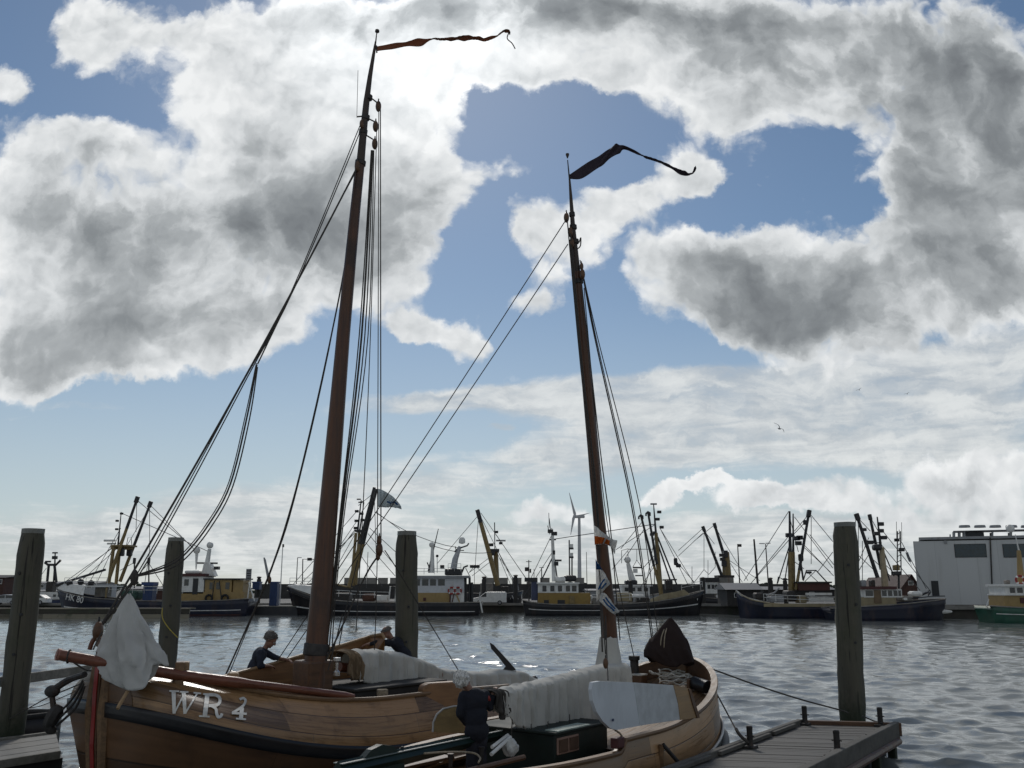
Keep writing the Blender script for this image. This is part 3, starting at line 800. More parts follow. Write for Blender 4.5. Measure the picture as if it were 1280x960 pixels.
# ---- black cutter with the white sheer line, bow to the right
f = Far('fishing_cutter', 766, 127, 'black cutter with white sheer line, yellow wheelhouse aft and buff mast near its bow', 'fishing boat', TG)
f.hull([(653, 750), (665, 753), (690, 755), (740, 755.5), (780, 754.5), (813, 752), (840, 748), (862, 743), (880, 738)], 'R', 874, M_blackhull, 3.1, stripe=.5, bulwark=.5, stern_r=.5)
bw = MB()
for sg in (-1, 1):
    bw.grid([[f.p(813, 753, sg * 3.0), f.p(813, 749, sg * 2.9)], [f.p(828, 750, sg * 2.7), f.p(828, 742.5, sg * 2.6)], [f.p(843, 747.5, sg * 2.1), f.p(843, 740, sg * 2.05)], [f.p(856, 744.5, sg * 1.45), f.p(855, 737, sg * 1.4)], [f.p(862, 743, sg * 1.1), f.p(860, 741, sg * 1.1)]])
bw.build('bow_bulwark', M_tanpaint, f.root, solid=.08)
MB().prism([f.p(849, 768.5, -.95), f.p(874, 763, -.22), f.p(873.5, 769, -.1)], (0, .06, 0)).build('bow_patch', M_white, f.root)
dh = f.rect('deckhouse', 672.5, 741, 738, 755.5, -2.1, 2.1, mat('yellow_paint', (.27, .175, .04), .5, var=.1, dirt=((.2, .1, .03), 2.5, .5)))
for x0, x1 in ((680, 686), (697, 706)): f.rect('vent_opening', x0, 750, x1, 755, -2.15, -2.0, M_black, dh)
f.rect('locker', 712, 745, 718, 754.5, -2.3, -1.9, M_buff, dh)
wh = f.rect('wheelhouse', 672.5, 729.8, 723, 741, -2.12, 2.1, M_white); f.rect('wheelhouse_roof', 671, 728, 724.5, 729.9, -2.4, 2.4, M_white, wh)
f.windows(wh, [(678, 683), (688, 693), (697.5, 702.5), (707.5, 712.5), (715, 720.5)], 732, 739.3, -2.12)
f.rect('funnel_casing', 664.5, 723, 672, 750.5, -1.4, 1.4, mat('slate_blue_paint', (.05, .06, .12), .5)); f.rect('funnel_cap', 656, 722, 672, 727, -1.6, 1.6, M_black)
f.bar('radar_mast', [(692.5, 727), (690.5, 667)], [.28, .2], M_white, n=8); f.bar('crossbar', [(687, 674.5), (695, 674.5)], .1, M_black)
for dx, t in ((-2, 657), (0, 648), (3, 660)): f.bar('antenna', [(689 + dx, 668), (686.5 + dx, t)], .05, M_black)
f.bar('antenna', [(686.5, 660), (686, 641)], .04, M_black); f.lamp(693, 667, 0, .5); f.lamp(688, 664, 0, .5); f.bar('radar', [(694, 700.5), (702, 700.5)], .13, M_black); f.rect('radar_box', 693, 702, 698, 707, -.4, .4, M_black); f.rect('mast_box', 691, 688, 694, 693, -.3, .3, M_black)
f.bar('mast_strut', [(678, 723), (690, 698)], .09, M_black); f.bar('mast_strut', [(697, 727, 1), (692, 690)], .09, M_black)
f.bar('light_mast', [(712, 727), (711.5, 675)], .09, M_black)
for y0, y1 in ((680, 686), (691, 697)): f.rect('light_cage', 712, y0, 716.5, y1, -.4, .4, M_white); f.rect('light_cage_band', 712, y1 - 1.5, 717, y1 + .5, -.45, .45, M_black)
f.bar('light_mast', [(715, 727), (715, 697)], .1, M_black)
MB().tube([f.p(694.5, 724, -.5), f.p(696, 724, -.5), f.p(706, 724, -.5), f.p(707.5, 724, -.5)], [.2, .34, .34, .2], 10).build('liferaft_canister', M_white, f.root, smooth=True)
f.rect('roof_gear', 705, 719, 721, 727, -.8, .8, M_black, bev=.3)
f.wire((692, 674), (820, 655), r=.05); f.wire((690, 668), (664, 722)); f.wire((690.5, 690), (653, 748))
mst = f.bar('mast', [(826.5, 745), (824, 715), (820, 666)], [.3, .3, .24], M_buff, n=8); f.bar('topmast', [(820, 668), (817, 631)], [.17, .07], M_black)
f.bar('radar', [(813, 630), (821, 630)], .12, M_grey)
for x, y in ((824, 640), (822, 649), (827, 659), (818, 666), (815, 668)): f.lamp(x, y, 0, .38)
for a, b in (((801, 644), (825, 736)), ((810, 640), (826, 734))):
    o = f.derrick((a[0], a[1], -1), (b[0], b[1], -1), .2, .15, M_buff, head=None, black=.7)
    f.bar('boom_hook', [(a[0] + 2.5, a[1] + 5, -1), (a[0] + 2.5, a[1] + 1, -1), (a[0], a[1] - .5, -1), (a[0] - 2.5, a[1] + 2, -1), (a[0] - 2.5, a[1] + 5, -1)], .12, M_black, o)
for a, b in (((822, 671), (846, 731)), ((821, 676), (838, 726))): f.bar('mast_stay', [a, b], .11, M_black)
for a, b in (((826, 662), (868, 730)), ((825, 660), (860, 731)), ((803, 652), (776, 686)), ((820, 655), (770, 687)), ((806, 660), (780, 700)), ((822, 690), (802, 712)), ((844, 700), (868, 728)), ((819, 668), (806, 740)), ((823, 700), (800, 735))): f.wire(a, b)
MB().box(f.p(844.5, 702), (.5, .4, 1.0), rz=0, bev=.15).build('hanging_block', M_black, f.root); MB().box(f.p(848, 707), (.7, .4, .5), bev=.15).build('hanging_block', M_black, f.root)
f.bar('mast_table', [(828, 725), (846, 724.5)], .1, M_black); f.rect('bow_winch', 833, 725, 841, 738, -.8, .8, M_iron, bev=.15)
f.rect('deck_locker', 773, 741, 790, 752, -1.4, 1.2, M_tanpaint, bev=.08); f.rect('white_tank', 789, 743, 806, 747.5, -1.4, .2, M_white, bev=.25); f.rect('hatch', 797, 747, 812, 753, -1.2, 1.2, M_iron, bev=.1); f.rect('fish_boxes', 741, 746, 758, 755, -1.6, 1, M_deckgrey, bev=.06)
f.rect('orange_float', 737, 744, 741, 750, -1.7, -1.0, M_white, bev=.25)
f.railing([(740, 751), (775, 751), (812, 748.5)], .8, -2.8); f.railing([(852, 738), (866, 735), (878, 733.5)], .7, -.6)
f.text('registration_lettering', 'WR 54', (863, 750, -1.35), .85, M_white, slope=-.18, rz=.42)

# ---- white boat behind the cutter
f = Far('fishing_boat', 797, 150, 'white boat mostly hidden behind the black cutter with a slanting white radar mast', 'fishing boat', TG)
f.hull([(765, 744), (790, 745), (815, 744), (826, 742)], 'R', 822, M_grey, 2.5, bulwark=.4)
f.rect('wheelhouse', 778, 733, 812, 745, -1.8, 1.8, M_white); f.rect('wheelhouse_roof', 777, 731, 816, 733, -2, 2, M_white)
f.windows(f.root, [(781, 786), (789, 794), (797, 802), (805, 810)], 734.5, 739, -1.8)
f.bar('radar_mast', [(792, 731), (788, 717), (785, 704)], [.6, .45, .3], M_white, n=8); f.ball('radome', (784.5, 700), .52, M_white)
f.bar('antenna_frame', [(777, 704), (777, 688), (785, 686)], .05, M_wire); f.bar('radar', [(791, 709.5), (802, 709.5)], .12, M_black); f.bar('radar', [(794, 719.5), (804, 719.5)], .1, M_black); f.rect('radar_box', 792, 711, 797, 716, -.4, .4, M_white)
f.bar('gantry', [(785, 700), (785, 686.5), (818, 686.5), (818, 730)], .07, M_wire)
f.wire((796, 700), (802, 709)); f.wire((796, 700), (791, 709)); f.wire((796, 687), (796, 700)); f.rect('roof_gear', 782, 725, 797, 731, -1, 1, M_black, bev=.25); f.wire((785, 688), (765, 712)); f.wire((818, 700), (806, 731))

# ---- grey work boat with two raised derricks
f = Far('fishing_boat', 898, 150, 'grey trawler behind the shed with two raised black derricks and thick buff mast', 'fishing boat', TG)
f.hull([(868, 746), (890, 748), (915, 748), (935, 745)], 'R', 930, M_blackhull, 2.8, bulwark=.5)
f.derrick((879.5, 661, -1.5), (902.5, 720, -1.5), .25, .2, M_black, black=.5); f.derrick((893.6, 657, 1), (905, 694, 1), .28, .22, M_black, black=.5)
f.bar('mast', [(910.5, 729), (908, 690)], [.6, .45], M_buff, n=8); f.bar('mast_leg', [(905.5, 729, 1), (905, 695, .5)], .3, M_buff); f.rect('mast_head', 905, 688, 910, 697, -.5, .5, M_black, bev=.1)
for x, y in ((902, 694), (903, 699), (905, 706), (905, 703)): f.lamp(x, y, -.4, .5)
f.rect('mast_platform', 898, 719, 918, 722, -1.5, 1.5, M_iron); f.rect('casing', 899, 722, 917, 746, -1.6, 1.6, M_deckgrey)
wh = f.rect('wheelhouse', 883, 727, 898, 742, -1.6, 1.6, M_white); f.rect('wheelhouse_roof', 882, 722, 899, 727.5, -1.9, 1.9, M_black, wh); f.rect('wheelhouse_band', 883, 728, 897, 730, -1.7, -1.55, M_white, wh); f.windows(wh, [(884.5, 888), (889.5, 893), (894, 897)], 731, 736, -1.6)
f.rect('funnel', 877, 722, 881, 740, -.6, .6, M_black)
for a, b in (((878, 661), (848, 688)), ((879, 666), (848, 695)), ((892, 657), (868, 676)), ((880, 664, -1.5), (880, 712)), ((894, 659, 1), (935, 726)), ((880, 663), (893, 680)), ((880, 712), (867, 729)), ((880, 712), (886, 718)), ((894, 709), (886, 718)), ((894, 690), (894, 709)), ((913, 704), (928, 728)), ((885, 700), (885, 722)), ((911, 700), (950, 726)), ((865, 708), (865, 730))): f.wire(a, b)
f.rect('small_boat', 896, 743, 905, 748, -2.4, -1.8, M_white, bev=.2)

# ---- wooden cutter left of the right-hand pile
f = Far('fishing_cutter', 985, 115, 'long navy cutter with worn white bow rail and a pair of buff posts amidships', 'fishing boat', TG)
f.hull([(920, 739.5), (926, 745), (935, 750), (953, 753.5), (985, 756), (1020, 758), (1052, 759)], 'L', 925, M_navy, 2.9, bulwark=.5, full=.68, cap=M_tanpaint)
wr = MB()
for sg in (-1, 1): wr.tube([f.p(920.5, 738.8, 0), f.p(926, 743.5, sg * .8), f.p(935, 748, sg * 1.5), f.p(953, 752.5, sg * 2.3)], .13, 6)
wr.build('bow_rail', mat('worn_white_paint', (.45, .44, .4), .7, var=.4, scale=3, dirt=((.08, .06, .05), 3, .9)), f.root, smooth=True)
f.rect('bulwark_strake', 955, 754.5, 1046, 758.5, -2.98, -2.92, M_tanpaint)
f.bar('mast', [(989, 742), (987.8, 690)], [.36, .3], M_buff, n=8); f.bar('mast_top', [(987.8, 690), (987, 639)], [.22, .12], M_black); f.bar('mast', [(992.5, 742, .8), (991.6, 690, .8)], .2, M_buff, n=8); f.bar('mast_top', [(991.6, 690, .8), (991.4, 642, .8)], [.16, .08], M_black)
for x, y in ((996, 673), (999.5, 672), (998, 679), (986, 669)): f.lamp(x, y, .4, .5)
f.bar('light_bracket', [(992, 673, .8), (1001, 673, .8)], .06, M_black)
f.derrick((1011, 642, -.6), (995, 737, -.6), .2, .16, M_buff, black=.75); f.bar('derrick_strut', [(1000, 696), (1004, 725)], .12, M_black)
MB().box(f.p(1006, 653, -.6), (.4, .4, .6), bev=.1).build('hanging_block', M_black, f.root); MB().box(f.p(1001, 697), (.6, .5, .9), bev=.15).build('hanging_block', M_black, f.root)
for a, b in (((986.5, 683, -1), (972, 729, -1.5)), ((986.5, 690), (981, 726))): f.bar('shroud', [a, b], .07, M_black)
f.bar('deck_frame', [(971, 732), (973, 721), (978, 724), (990, 725)], .07, M_black)
f.bar('stern_gantry', [(1004, 726), (1008, 713), (1020, 713), (1034, 728)], .08, M_black); f.rect('gantry_gear', 1010, 714, 1015, 717, -.4, .4, M_black, bev=.1); f.wire((1008, 714), (1022, 727)); f.wire((1020, 713), (1006, 727))
for a, b in (((986, 639), (962, 677)), ((962, 677), (930, 726)), ((986, 670), (944, 722)), ((987, 674), (938, 730)), ((1010, 644), (993, 664)), ((1009, 650), (992, 668)), ((1013, 643), (1041, 677)), ((993, 646), (1041, 710)), ((1004, 680), (1042, 720)), ((1005, 684), (1038, 715)), ((1014, 646), (1014, 705)), ((1041, 690), (1022, 715)), ((993, 702), (1005, 711)), ((998, 690), (988, 650)), ((1012, 668), (1060, 728))): f.wire(a, b)
f.rect('red_shelter', 1000, 729, 1037, 738, -1.6, 1.6, M_dred); f.rect('shelter_top', 998, 727, 1040, 729, -1.8, 1.8, M_black); f.rect('white_rail_box', 1008, 741, 1040, 744, -2, -1.6, M_white); f.rect('hatch', 1012, 747, 1042, 752, -1.8, 1.8, M_white)
f.rect('winch', 985, 738, 996, 752, -1.2, 1.2, M_iron, bev=.25); f.rect('deck_locker', 1000, 744, 1008, 754, -1.4, .6, M_tanpaint, bev=.1); f.rect('deck_locker', 964, 745, 980, 753, -1.2, 1, M_grey, bev=.1)
f.bar('bow_davit', [(962, 752), (958, 744), (968, 741), (974, 735)], .1, M_grey); f.rect('windlass', 945, 741, 955, 750, -.8, .8, M_iron, bev=.2); f.railing([(955, 751), (985, 753), (1046, 755)], .8, -2.6)

# ---- navy trawler right of the pile, bow to the right
f = Far('fishing_trawler', 1110, 107, 'navy cutter with high flared bow, white wheelhouse with dark red roof and two black derricks', 'fishing boat', TG)
f.hull([(1032, 760), (1050, 759), (1075, 757), (1100, 755.8), (1122, 754), (1150, 751), (1170, 749.3), (1182, 748.5)], 'R', 1178, M_navy, 2.9, bulwark=.5, stern_r=.5)
MB().tube([f.p(1172, 765, -1.0), f.p(1180, 764.5, -.35), f.p(1189, 764.5, 0), f.p(1180, 764.5, .35)], [.18, .24, .12, .2], 8).build('bow_fender', M_white, f.root, smooth=True)
dh = f.rect('deckhouse', 1074, 746.5, 1120, 757.5, -1.7, 1.7, M_tanpaint)
wh = f.rect('wheelhouse', 1080.5, 736.5, 1127, 746.8, -1.75, 1.7, M_white); f.rect('wheelhouse_roof', 1077, 733, 1121, 736.7, -2.0, 2.0, M_dred, wh)
f.windows(wh, [(1082.5, 1091), (1103, 1108), (1110.5, 1115), (1117.5, 1121.5), (1123.5, 1126)], 738, 745, -1.75); f.rect('door', 1093.5, 737.5, 1101, 754, -1.82, -1.7, mat('brown_door', (.16, .11, .06), .6), wh)
for x, w in ((1073, 1.5), (1080, 3), (1092, 2)): f.rect('vent_pipe', x - w, 725, x + w, 733.5, -.5, .5, M_iron if w < 2.5 else M_grey, bev=.1)
f.bar('mast', [(1106.5, 735), (1102, 684)], [.4, .3], mat('mast_tan_paint', (.38, .31, .2), .6, var=.15), n=8); f.bar('topmast', [(1101, 684), (1096.5, 646)], [.17, .08], M_black)
f.rect('mast_head', 1094, 680, 1103, 688, -.6, .6, M_black, bev=.25)
for x, y in ((1101, 655), (1101, 663.5), (1105, 672), (1096, 667), (1088, 678)): f.lamp(x, y, 0, .42)
f.bar('crossbar', [(1086, 678.5), (1102, 678.5)], .06, M_black)
f.derrick((1071.5, 646, -1), (1097, 722, -1), .24, .18, M_black, black=.5, head=(.5, .8)); f.derrick((1087.5, 646.5, 1), (1101.5, 712, 1), .2, .16, M_black, black=.5, head=(.4, .7))
for y in (664,): f.lamp(1080, 662, -1, .35)
for a, b in (((1103, 686), (1117.5, 720)), ((1102, 690), (1112, 726))): f.bar('mast_stay', [a, b], .08, M_black)
f.bar('lattice_mast', [(1121.5, 719, -.4), (1121.8, 664, -.3)], .07, M_black); f.bar('lattice_mast', [(1126.5, 719, .4), (1125.5, 664, .3)], .07, M_black)
for y in range(668, 716, 7): f.bar('lattice_rung', [(1121.6, y, -.3), (1126, y - 3, .3)], .045, M_black)
for x, t in ((1120.5, 652), (1124, 662), (1127, 653)): f.bar('antenna', [(x + .3, 676, 0), (x, t, 0)], .03, M_wire)
f.rect('mast_lantern', 1119, 706, 1125, 713, -.4, .4, M_buff, bev=.1); f.rect('mast_box', 1118, 714, 1127, 719, -.5, .5, M_black, bev=.1); f.lamp(1127, 687, 0, .4); f.lamp(1121, 675, 0, .35)
f.bar('lattice_foot', [(1123.5, 719), (1123.5, 736)], .12, M_black)
for a, b in (((1102, 662), (1164, 740)), ((1101, 680), (1150, 738)), ((1126, 676), (1158, 736)), ((1071, 647), (1062, 675)), ((1073, 648), (1088, 664)), ((1090, 650), (1102, 672)), ((1073, 694), (1094, 714)), ((1073, 694), (1062, 704)), ((1073, 650), (1073, 694)), ((1086, 672), (1066, 720)), ((1088, 690), (1068, 722)), ((1092, 700), (1112, 719)), ((1078, 676), (1078, 728)), ((1100, 700), (1122, 720))): f.wire(a, b)
f.rect('bow_windlass', 1141, 739, 1154, 746, -.8, .8, M_white, bev=.3); f.rect('bow_locker', 1130, 745, 1142, 752, -1, 1, M_deckgrey, bev=.15); f.bar('anchor_davit', [(1142, 748), (1158, 741), (1163, 741), (1160, 744)], .12, M_black); f.rect('fish_crate', 1130, 747, 1134, 750, -1.6, -1.2, M_white)
f.railing([(1046, 757), (1060, 756), (1074, 754)], .8, -2.5); f.bar('bow_rail', [(1140, 748, -1.8), (1165, 745.5, -1.0), (1181, 745, 0)], .06, M_black)
f.bar('pennant_line', [(1132, 690), (1140, 708)], .02, M_wire)
fl = MB().grid([[f.p(1132, 691, 0), f.p(1135, 690, .3)], [f.p(1134, 697, .2), f.p(1138, 699, .1)], [f.p(1136, 702, 0), f.p(1139, 703, .2)]]).build('signal_flag', mat('grey_cloth', (.35, .36, .38), .9), f.root, solid=.02)

# ---- green boat cut by the frame
f = Far('fishing_boat', 1290, 99, 'green hulled boat with white and ochre wheelhouse in front of the grey building', 'fishing boat', TG)
f.hull([(1227, 757), (1240, 758), (1270, 759.5), (1310, 759), (1350, 755)], 'R', 1346, M_green, 2.5, stripe=.42, bulwark=.4, stern_r=.3)
dh = f.rect('deckhouse', 1256.5, 743, 1302, 760, -1.6, 1.6, M_yellow); f.rect('coaming_rust', 1276, 747, 1283, 754, -1.68, -1.55, M_dred, dh)
wh = f.rect('wheelhouse', 1256.5, 733, 1302, 743.3, -1.65, 1.6, M_white); f.rect('wheelhouse_roof', 1255, 730, 1304, 733, -1.9, 1.9, M_white, wh); f.rect('wheelhouse_sill', 1255.5, 742.5, 1303, 744.3, -1.8, 1.7, M_white, wh)
f.windows(wh, [(1263, 1268.5), (1272, 1278), (1282, 1288), (1291, 1297)], 734.5, 741, -1.65)
f.bar('mast', [(1276.5, 730), (1273.5, 688)], [.4, .2], M_yellow, n=8); f.bar('mast_top', [(1273.5, 688), (1269, 668)], [.1, .04], M_white); f.rect('vent', 1258, 725, 1263, 730, -.6, 0, M_deckgrey, bev=.1)
f.lifebuoy(1275, 725, -1.0); f.bar('stern_post', [(1233, 758, -1), (1236, 749, -1)], .06, M_white)

# ---- small blue boat and masts beyond the left pile
f = Far('fishing_boat', 62, 150, 'small blue boat with white cabin and a forked black mast beside the left pile', 'fishing boat', TG)
f.hull([(36, 750), (50, 749.5), (70, 750), (90, 748.5)], 'R', 86, mat('mid_blue_hull', (.012, .025, .08), .5, var=.2, scale=1), 2.2, bulwark=.3)
wh = f.rect('cabin', 48, 740, 80, 750, -1.3, 1.3, M_white); f.windows(wh, [(66, 70), (72, 74)], 743, 746, -1.3)
f.bar('mast_leg', [(59, 727), (61, 706)], .22, M_black); f.bar('mast_leg', [(70.5, 728), (68, 706)], .22, M_black); f.bar('mast_bar', [(56, 703), (60, 706), (70, 706), (76, 700)], .2, M_black); f.bar('mast', [(66, 742), (68.5, 706), (69, 691)], [.16, .14, .1], M_black); f.bar('radar', [(65.5, 691), (72, 691)], .12, M_black); f.bar('radar', [(56.5, 702), (63.5, 702)], .14, M_black); f.lamp(68.5, 697, 0, .5)
f.wire((58, 710), (48, 724)); f.rect('roof_gear', 56, 727, 66, 740, -.8, .8, M_iron, bev=.2)
# ------------------------------------------------------------------ quay furniture, buildings, vehicles
# timber jetty at the water left
f = Far('timber_jetty', 60, 112, 'long low weathered timber jetty standing in the water before the navy trawler', 'jetty')
M_jetty = wood('jetty_timber', (0.20, 0.18, 0.135), .85, plank=.42, length=5, grain=6, coord='Object', along=0, tone=.2, dirt=((.06, .07, .04), .6, .7))
def jetty_face(x0, x1, y0, y1, n, fdep, name):
    a, b = f.p(x0, y1, n), f.p(x1, y0, n)
    m = MB().box(((a.x + b.x) / 2, f.d + (n + fdep) / 2, (a.z + b.z) / 2), (b.x - a.x, fdep - n, b.z - a.z))
    return m.build(name, M_jetty, f.root)
jetty_face(-220, 237, 761.5, 767.2, 0, .25, 'fender_beam'); jetty_face(-220, 236, 767.6, 773.5, .06, .3, 'fender_beam')
f.rect('jetty_deck', -220, 760.2, 237, 761.5, -.05, 2.2, M_jetty)
for x in range(-200, 240, 36): f.bar('jetty_pile', [(x, 776, .6), (x, 761, .6)], .16, M_jetty, n=10)

# low pontoon between the first two trawlers
f = Far('pontoon', 340, 129, 'low dark pontoon in the gap between the navy and black trawlers', 'pontoon')
f.rect('float', 318, 758.5, 372, 770, -1.5, 3.5, M_blackhull); f.rect('pontoon_deck', 317, 757.4, 373, 758.6, -1.6, 3.6, M_concrete)
def crate(px0, py0, px1, py1, d, depth, label, group=None, name='storage_bin'):
    g = Far(name, (px0 + px1) / 2, d, label, 'container', group, z=at(640, py1, d).z)
    b = g.rect('body', px0, py0 + 1.4, px1, py1, 0, depth, M_blue, bev=.04)
    g.rect('lid', px0 - .4, py0, px1 + .4, py0 + 1.5, -.06, depth + .06, mat('dark_blue_paint', (.02, .05, .16), .5))
    for k in range(1, 4): g.rect('rib', px0 + (px1 - px0) * k / 4 - .2, py0 + 2, px0 + (px1 - px0) * k / 4 + .2, py1 - .5, -.05, .02, M_blue, b)
crate(336, 727, 347, 757.5, 128.6, 1.3, 'tall blue container standing on the dark pontoon')
crate(315, 727, 324.5, 737, 140, 1.4, 'small blue bin on the quay behind the navy trawler stern')
# sign board on posts
f = Far('notice_board', 310.5, 142, 'grey lettered board on two posts behind the navy trawler', 'sign', z=QZ)
f.rect('panel', 307, 711, 314.5, 725.5, 0, .12, M_grey); 
for y in (713, 716, 719, 722): f.rect('text_line', 308, y, 313.5, y + 1.2, -.03, .01, M_black)
for x in (308.2, 313.4): f.bar('post', [(x, 753, .06), (x, 725.4, .06)], .07, M_black)

# sea wall and low far things
g_wall = MB()
a, b = at(318, 740, 230), at(1000, 740, 230)
g_wall.add([(a.x, 230, QZ), (b.x, 230, QZ), (b.x, 230, 4.7), (a.x, 230, 4.7), (a.x, 231.5, QZ), (b.x, 231.5, QZ), (b.x, 231.5, 4.7), (a.x, 231.5, 4.7)], [(0, 1, 2, 3), (4, 5, 6, 7), (3, 2, 6, 7), (0, 3, 7, 4), (1, 2, 6, 5)])
g_wall.solo('sea_wall', mat('sea_wall_dark', (.045, .044, .042), .85, var=.4, scale=.3, bump=.2), 'long dark sea wall running behind the moored boats', 'wall')
for i, px in enumerate([437, 452, 465, 479, 494, 508, 612, 629, 646, 664, 681, 700, 724]):
    p = at(px, 722, 231)
    c_ = MB().box((p.x, 230.7, 5.4), (2.3, 1.2, 1.4), bev=.06)
    c_.box((p.x, 230.7, 6.13), (2.5, 1.35, .1))
    c_.solo('wall_block', M_concrete, 'pale square block in the row standing on top of the dark sea wall', 'block', 'blocks along the top of the sea wall')
def shed(x0, x1, y_eave, y_ridge, y_base, d, depth, mw, mr, label, gable=False, name='shed', z0=QZ, win=(), door=()):
    g = Far(name, (x0 + x1) / 2, d, label, 'building', z=z0)
    a, b = g.p(x0, y_base), g.p(x1, y_eave); r = g.p((x0 + x1) / 2, y_ridge)
    body = MB().box(((a.x + b.x) / 2, d + depth / 2, (z0 + b.z) / 2), (b.x - a.x, depth, b.z - z0)).build('wall', mw, g.root)
    o = .35
    if gable:
        gm = MB().prism([(a.x, d, b.z), (b.x, d, b.z), (r.x, d, r.z)], (0, depth, 0)).build('gable', mw, g.root)
        rf = MB()
        for s_, e in ((a.x - o, -1), (b.x + o, 1)):
            rf.add([(s_, d - o, b.z - .3), (r.x, d - o, r.z + .1), (r.x, d + depth + o, r.z + .1), (s_, d + depth + o, b.z - .3)], [(0, 1, 2, 3)])
        rf.build('roof', mr, g.root, solid=.18)
    else:
        MB().prism([(a.x - o, d - .5, b.z), (a.x - o, d + depth / 2, r.z), (a.x - o, d + depth + .5, b.z)], (b.x - a.x + 2 * o, 0, 0)).build('roof', mr, g.root)
    for q in win:
        w_ = g.rect('window', *q, -.06, .06, M_white); g.rect('pane', q[0] + .6, q[1] + .6, q[2] - .6, q[3] - .6, -.09, .02, M_glass, w_)
    for q in door: g.rect('door', *q, -.05, .08, M_black)
    return g
M_brickdark = mat('dark_brick', (.075, .038, .03), .85, var=.25, scale=2)
M_rooft = mat('roof_tiles', (.06, .032, .027), .8, var=.2, scale=3)
M_zinc = mat('grey_roof_sheet', (.16, .16, .165), .6, var=.12, scale=1.5)
M_tar = mat('tarred_boards', (.03, .028, .026), .8, var=.4, scale=3)
g = shed(910, 950, 737, 728.5, 766, 128, 6, M_tar, M_zinc, 'dark timber shed with grey roof between two fishing boats', win=[(918, 741, 924, 747)], door=[(932, 741, 940, 757)])
shed(1128.5, 1148.5, 735, 719, 752, 165, 12, M_brickdark, M_rooft, 'dark red gabled house with white window behind the navy bow', True, 'house', win=[(1135.5, 726, 1141.5, 731.5)])
shed(1110, 1126, 735, 722, 752, 172, 12, M_brickdark, M_rooft, 'lower dark red house half hidden behind the lattice mast', True, 'house', win=[(1116, 730, 1120, 734)])
shed(-60, 6, 722, 718, 752, 185, 14, M_brickdark, M_tar, 'brown flat building cut by the left frame edge', win=[(-2, 724, 3, 730)], name='building')
g = shed(5, 120, 729, 726.5, 750, 260, 14, mat('pale_cladding', (.40, .41, .42), .7), M_zinc, 'long low pale building with a window strip far beyond the left pile', name='building', win=[(x, 730.5, x + 7, 735) for x in range(8, 116, 10)])
shed(150, 236, 736, 733, 752, 190, 12, M_brickdark, M_zinc, 'long brown brick shed behind the navy trawler deck', name='shed')
shed(20, 75, 739, 737, 752, 170, 8, M_grey, M_zinc, 'low grey lean-to shed behind the parked cars', name='shed')
shed(955, 1045, 737, 733, 752, 175, 10, M_tar, M_zinc, 'long low black shed behind the buff posted cutter', name='shed', win=[(1012, 740, 1018, 745)])
shed(735, 775, 738, 736, 752, 180, 8, M_grey, M_zinc, 'low grey store behind the mast with flags', name='shed')

# grey factory building at the right
class Turned(Far):
    """a front turned by ang about its left end: pixel columns are carried over to the turned front"""
    def __init__(self, name, px, d, ang, label, cat, z):
        Far.__init__(self, name, px, d, label, cat, z=z)
        self.x0 = self.root.location.x; self.c, self.s = math.cos(ang), math.sin(ang)
    def p(self, px, py, dy=0.0):
        q = at(px, py, self.d); k = q.x / self.d
        s_ = (k * self.d - self.x0) / (self.c + self.s * k)
        yy = self.d - self.s * s_
        z = EYE + (at(px, py, yy).z - EYE)
        return Vector((self.x0 + s_, self.d + dy, z))
BANG = math.atan2(at(1149, 745, 117).x, 117)
f = Turned('harbour_building', 1149, 117, BANG, 'large pale grey clad building with dark windows and cooling fans on its roof', 'building', QZ)
M_clad = bpy.data.materials.new('grey_cladding'); M_clad.use_nodes = True
N = NT(M_clad.node_tree); bs = M_clad.node_tree.nodes['Principled BSDF']
sx = N.n('ShaderNodeSeparateXYZ'); N.put(sx.inputs[0], N.n('ShaderNodeTexCoord').outputs['Object'])
fr = N.m('FRACT', N.m('DIVIDE', sx.outputs[0], 2.3)); eg = N.ss(N.m('MINIMUM', fr, N.m('SUBTRACT', 1.0, fr)), 0, .012, 1, 0)
wn = N.n('ShaderNodeTexWhiteNoise', noise_dimensions='1D'); N.put(wn.inputs['W'], N.m('FLOOR', N.m('DIVIDE', sx.outputs[0], 2.3)))
cl = N.mix(wn.outputs[0], (.53, .54, .535, 1), (.555, .565, .56, 1))
st = N.ss(N.noise(N.vm('MULTIPLY', N.n('ShaderNodeTexCoord').outputs['Object'], (1.2, 1, .12)), 1.0, 5, .6), .5, .75)
cl = N.mix(N.m('MULTIPLY', st, .3), cl, (.36, .36, .34, 1))
N.put(bs.inputs['Base Color'], N.mix(eg, cl, (.36, .37, .37, 1))); bs.inputs['Roughness'].default_value = .55
wl = f.rect('wall', 1149, 671.5, 1420, 759.5, 0, 26, M_clad)
f.rect('parapet', 1148.3, 669.8, 1421, 671.8, -.15, 26.2, M_grey)
f.rect('plinth', 1149, 757, 1421, 759.6, -.08, .1, M_concrete)
for a, b in ((1194, 1232), (1254.5, 1292), (1315, 1352)):
    w = f.rect('window', a, 679.5, b, 697, -.05, .2, M_black)
    f.rect('pane', a + .8, 680.3, (a + b) / 2 - .4, 696.2, -.08, .05, mat('dark_blue_glass', (.012, .03, .045), .08, var=.3, bump=0), w); f.rect('pane', (a + b) / 2 + .4, 680.3, b - .8, 696.2, -.08, .05, mat('dark_blue_glass', (.012, .03, .045), .08), w)
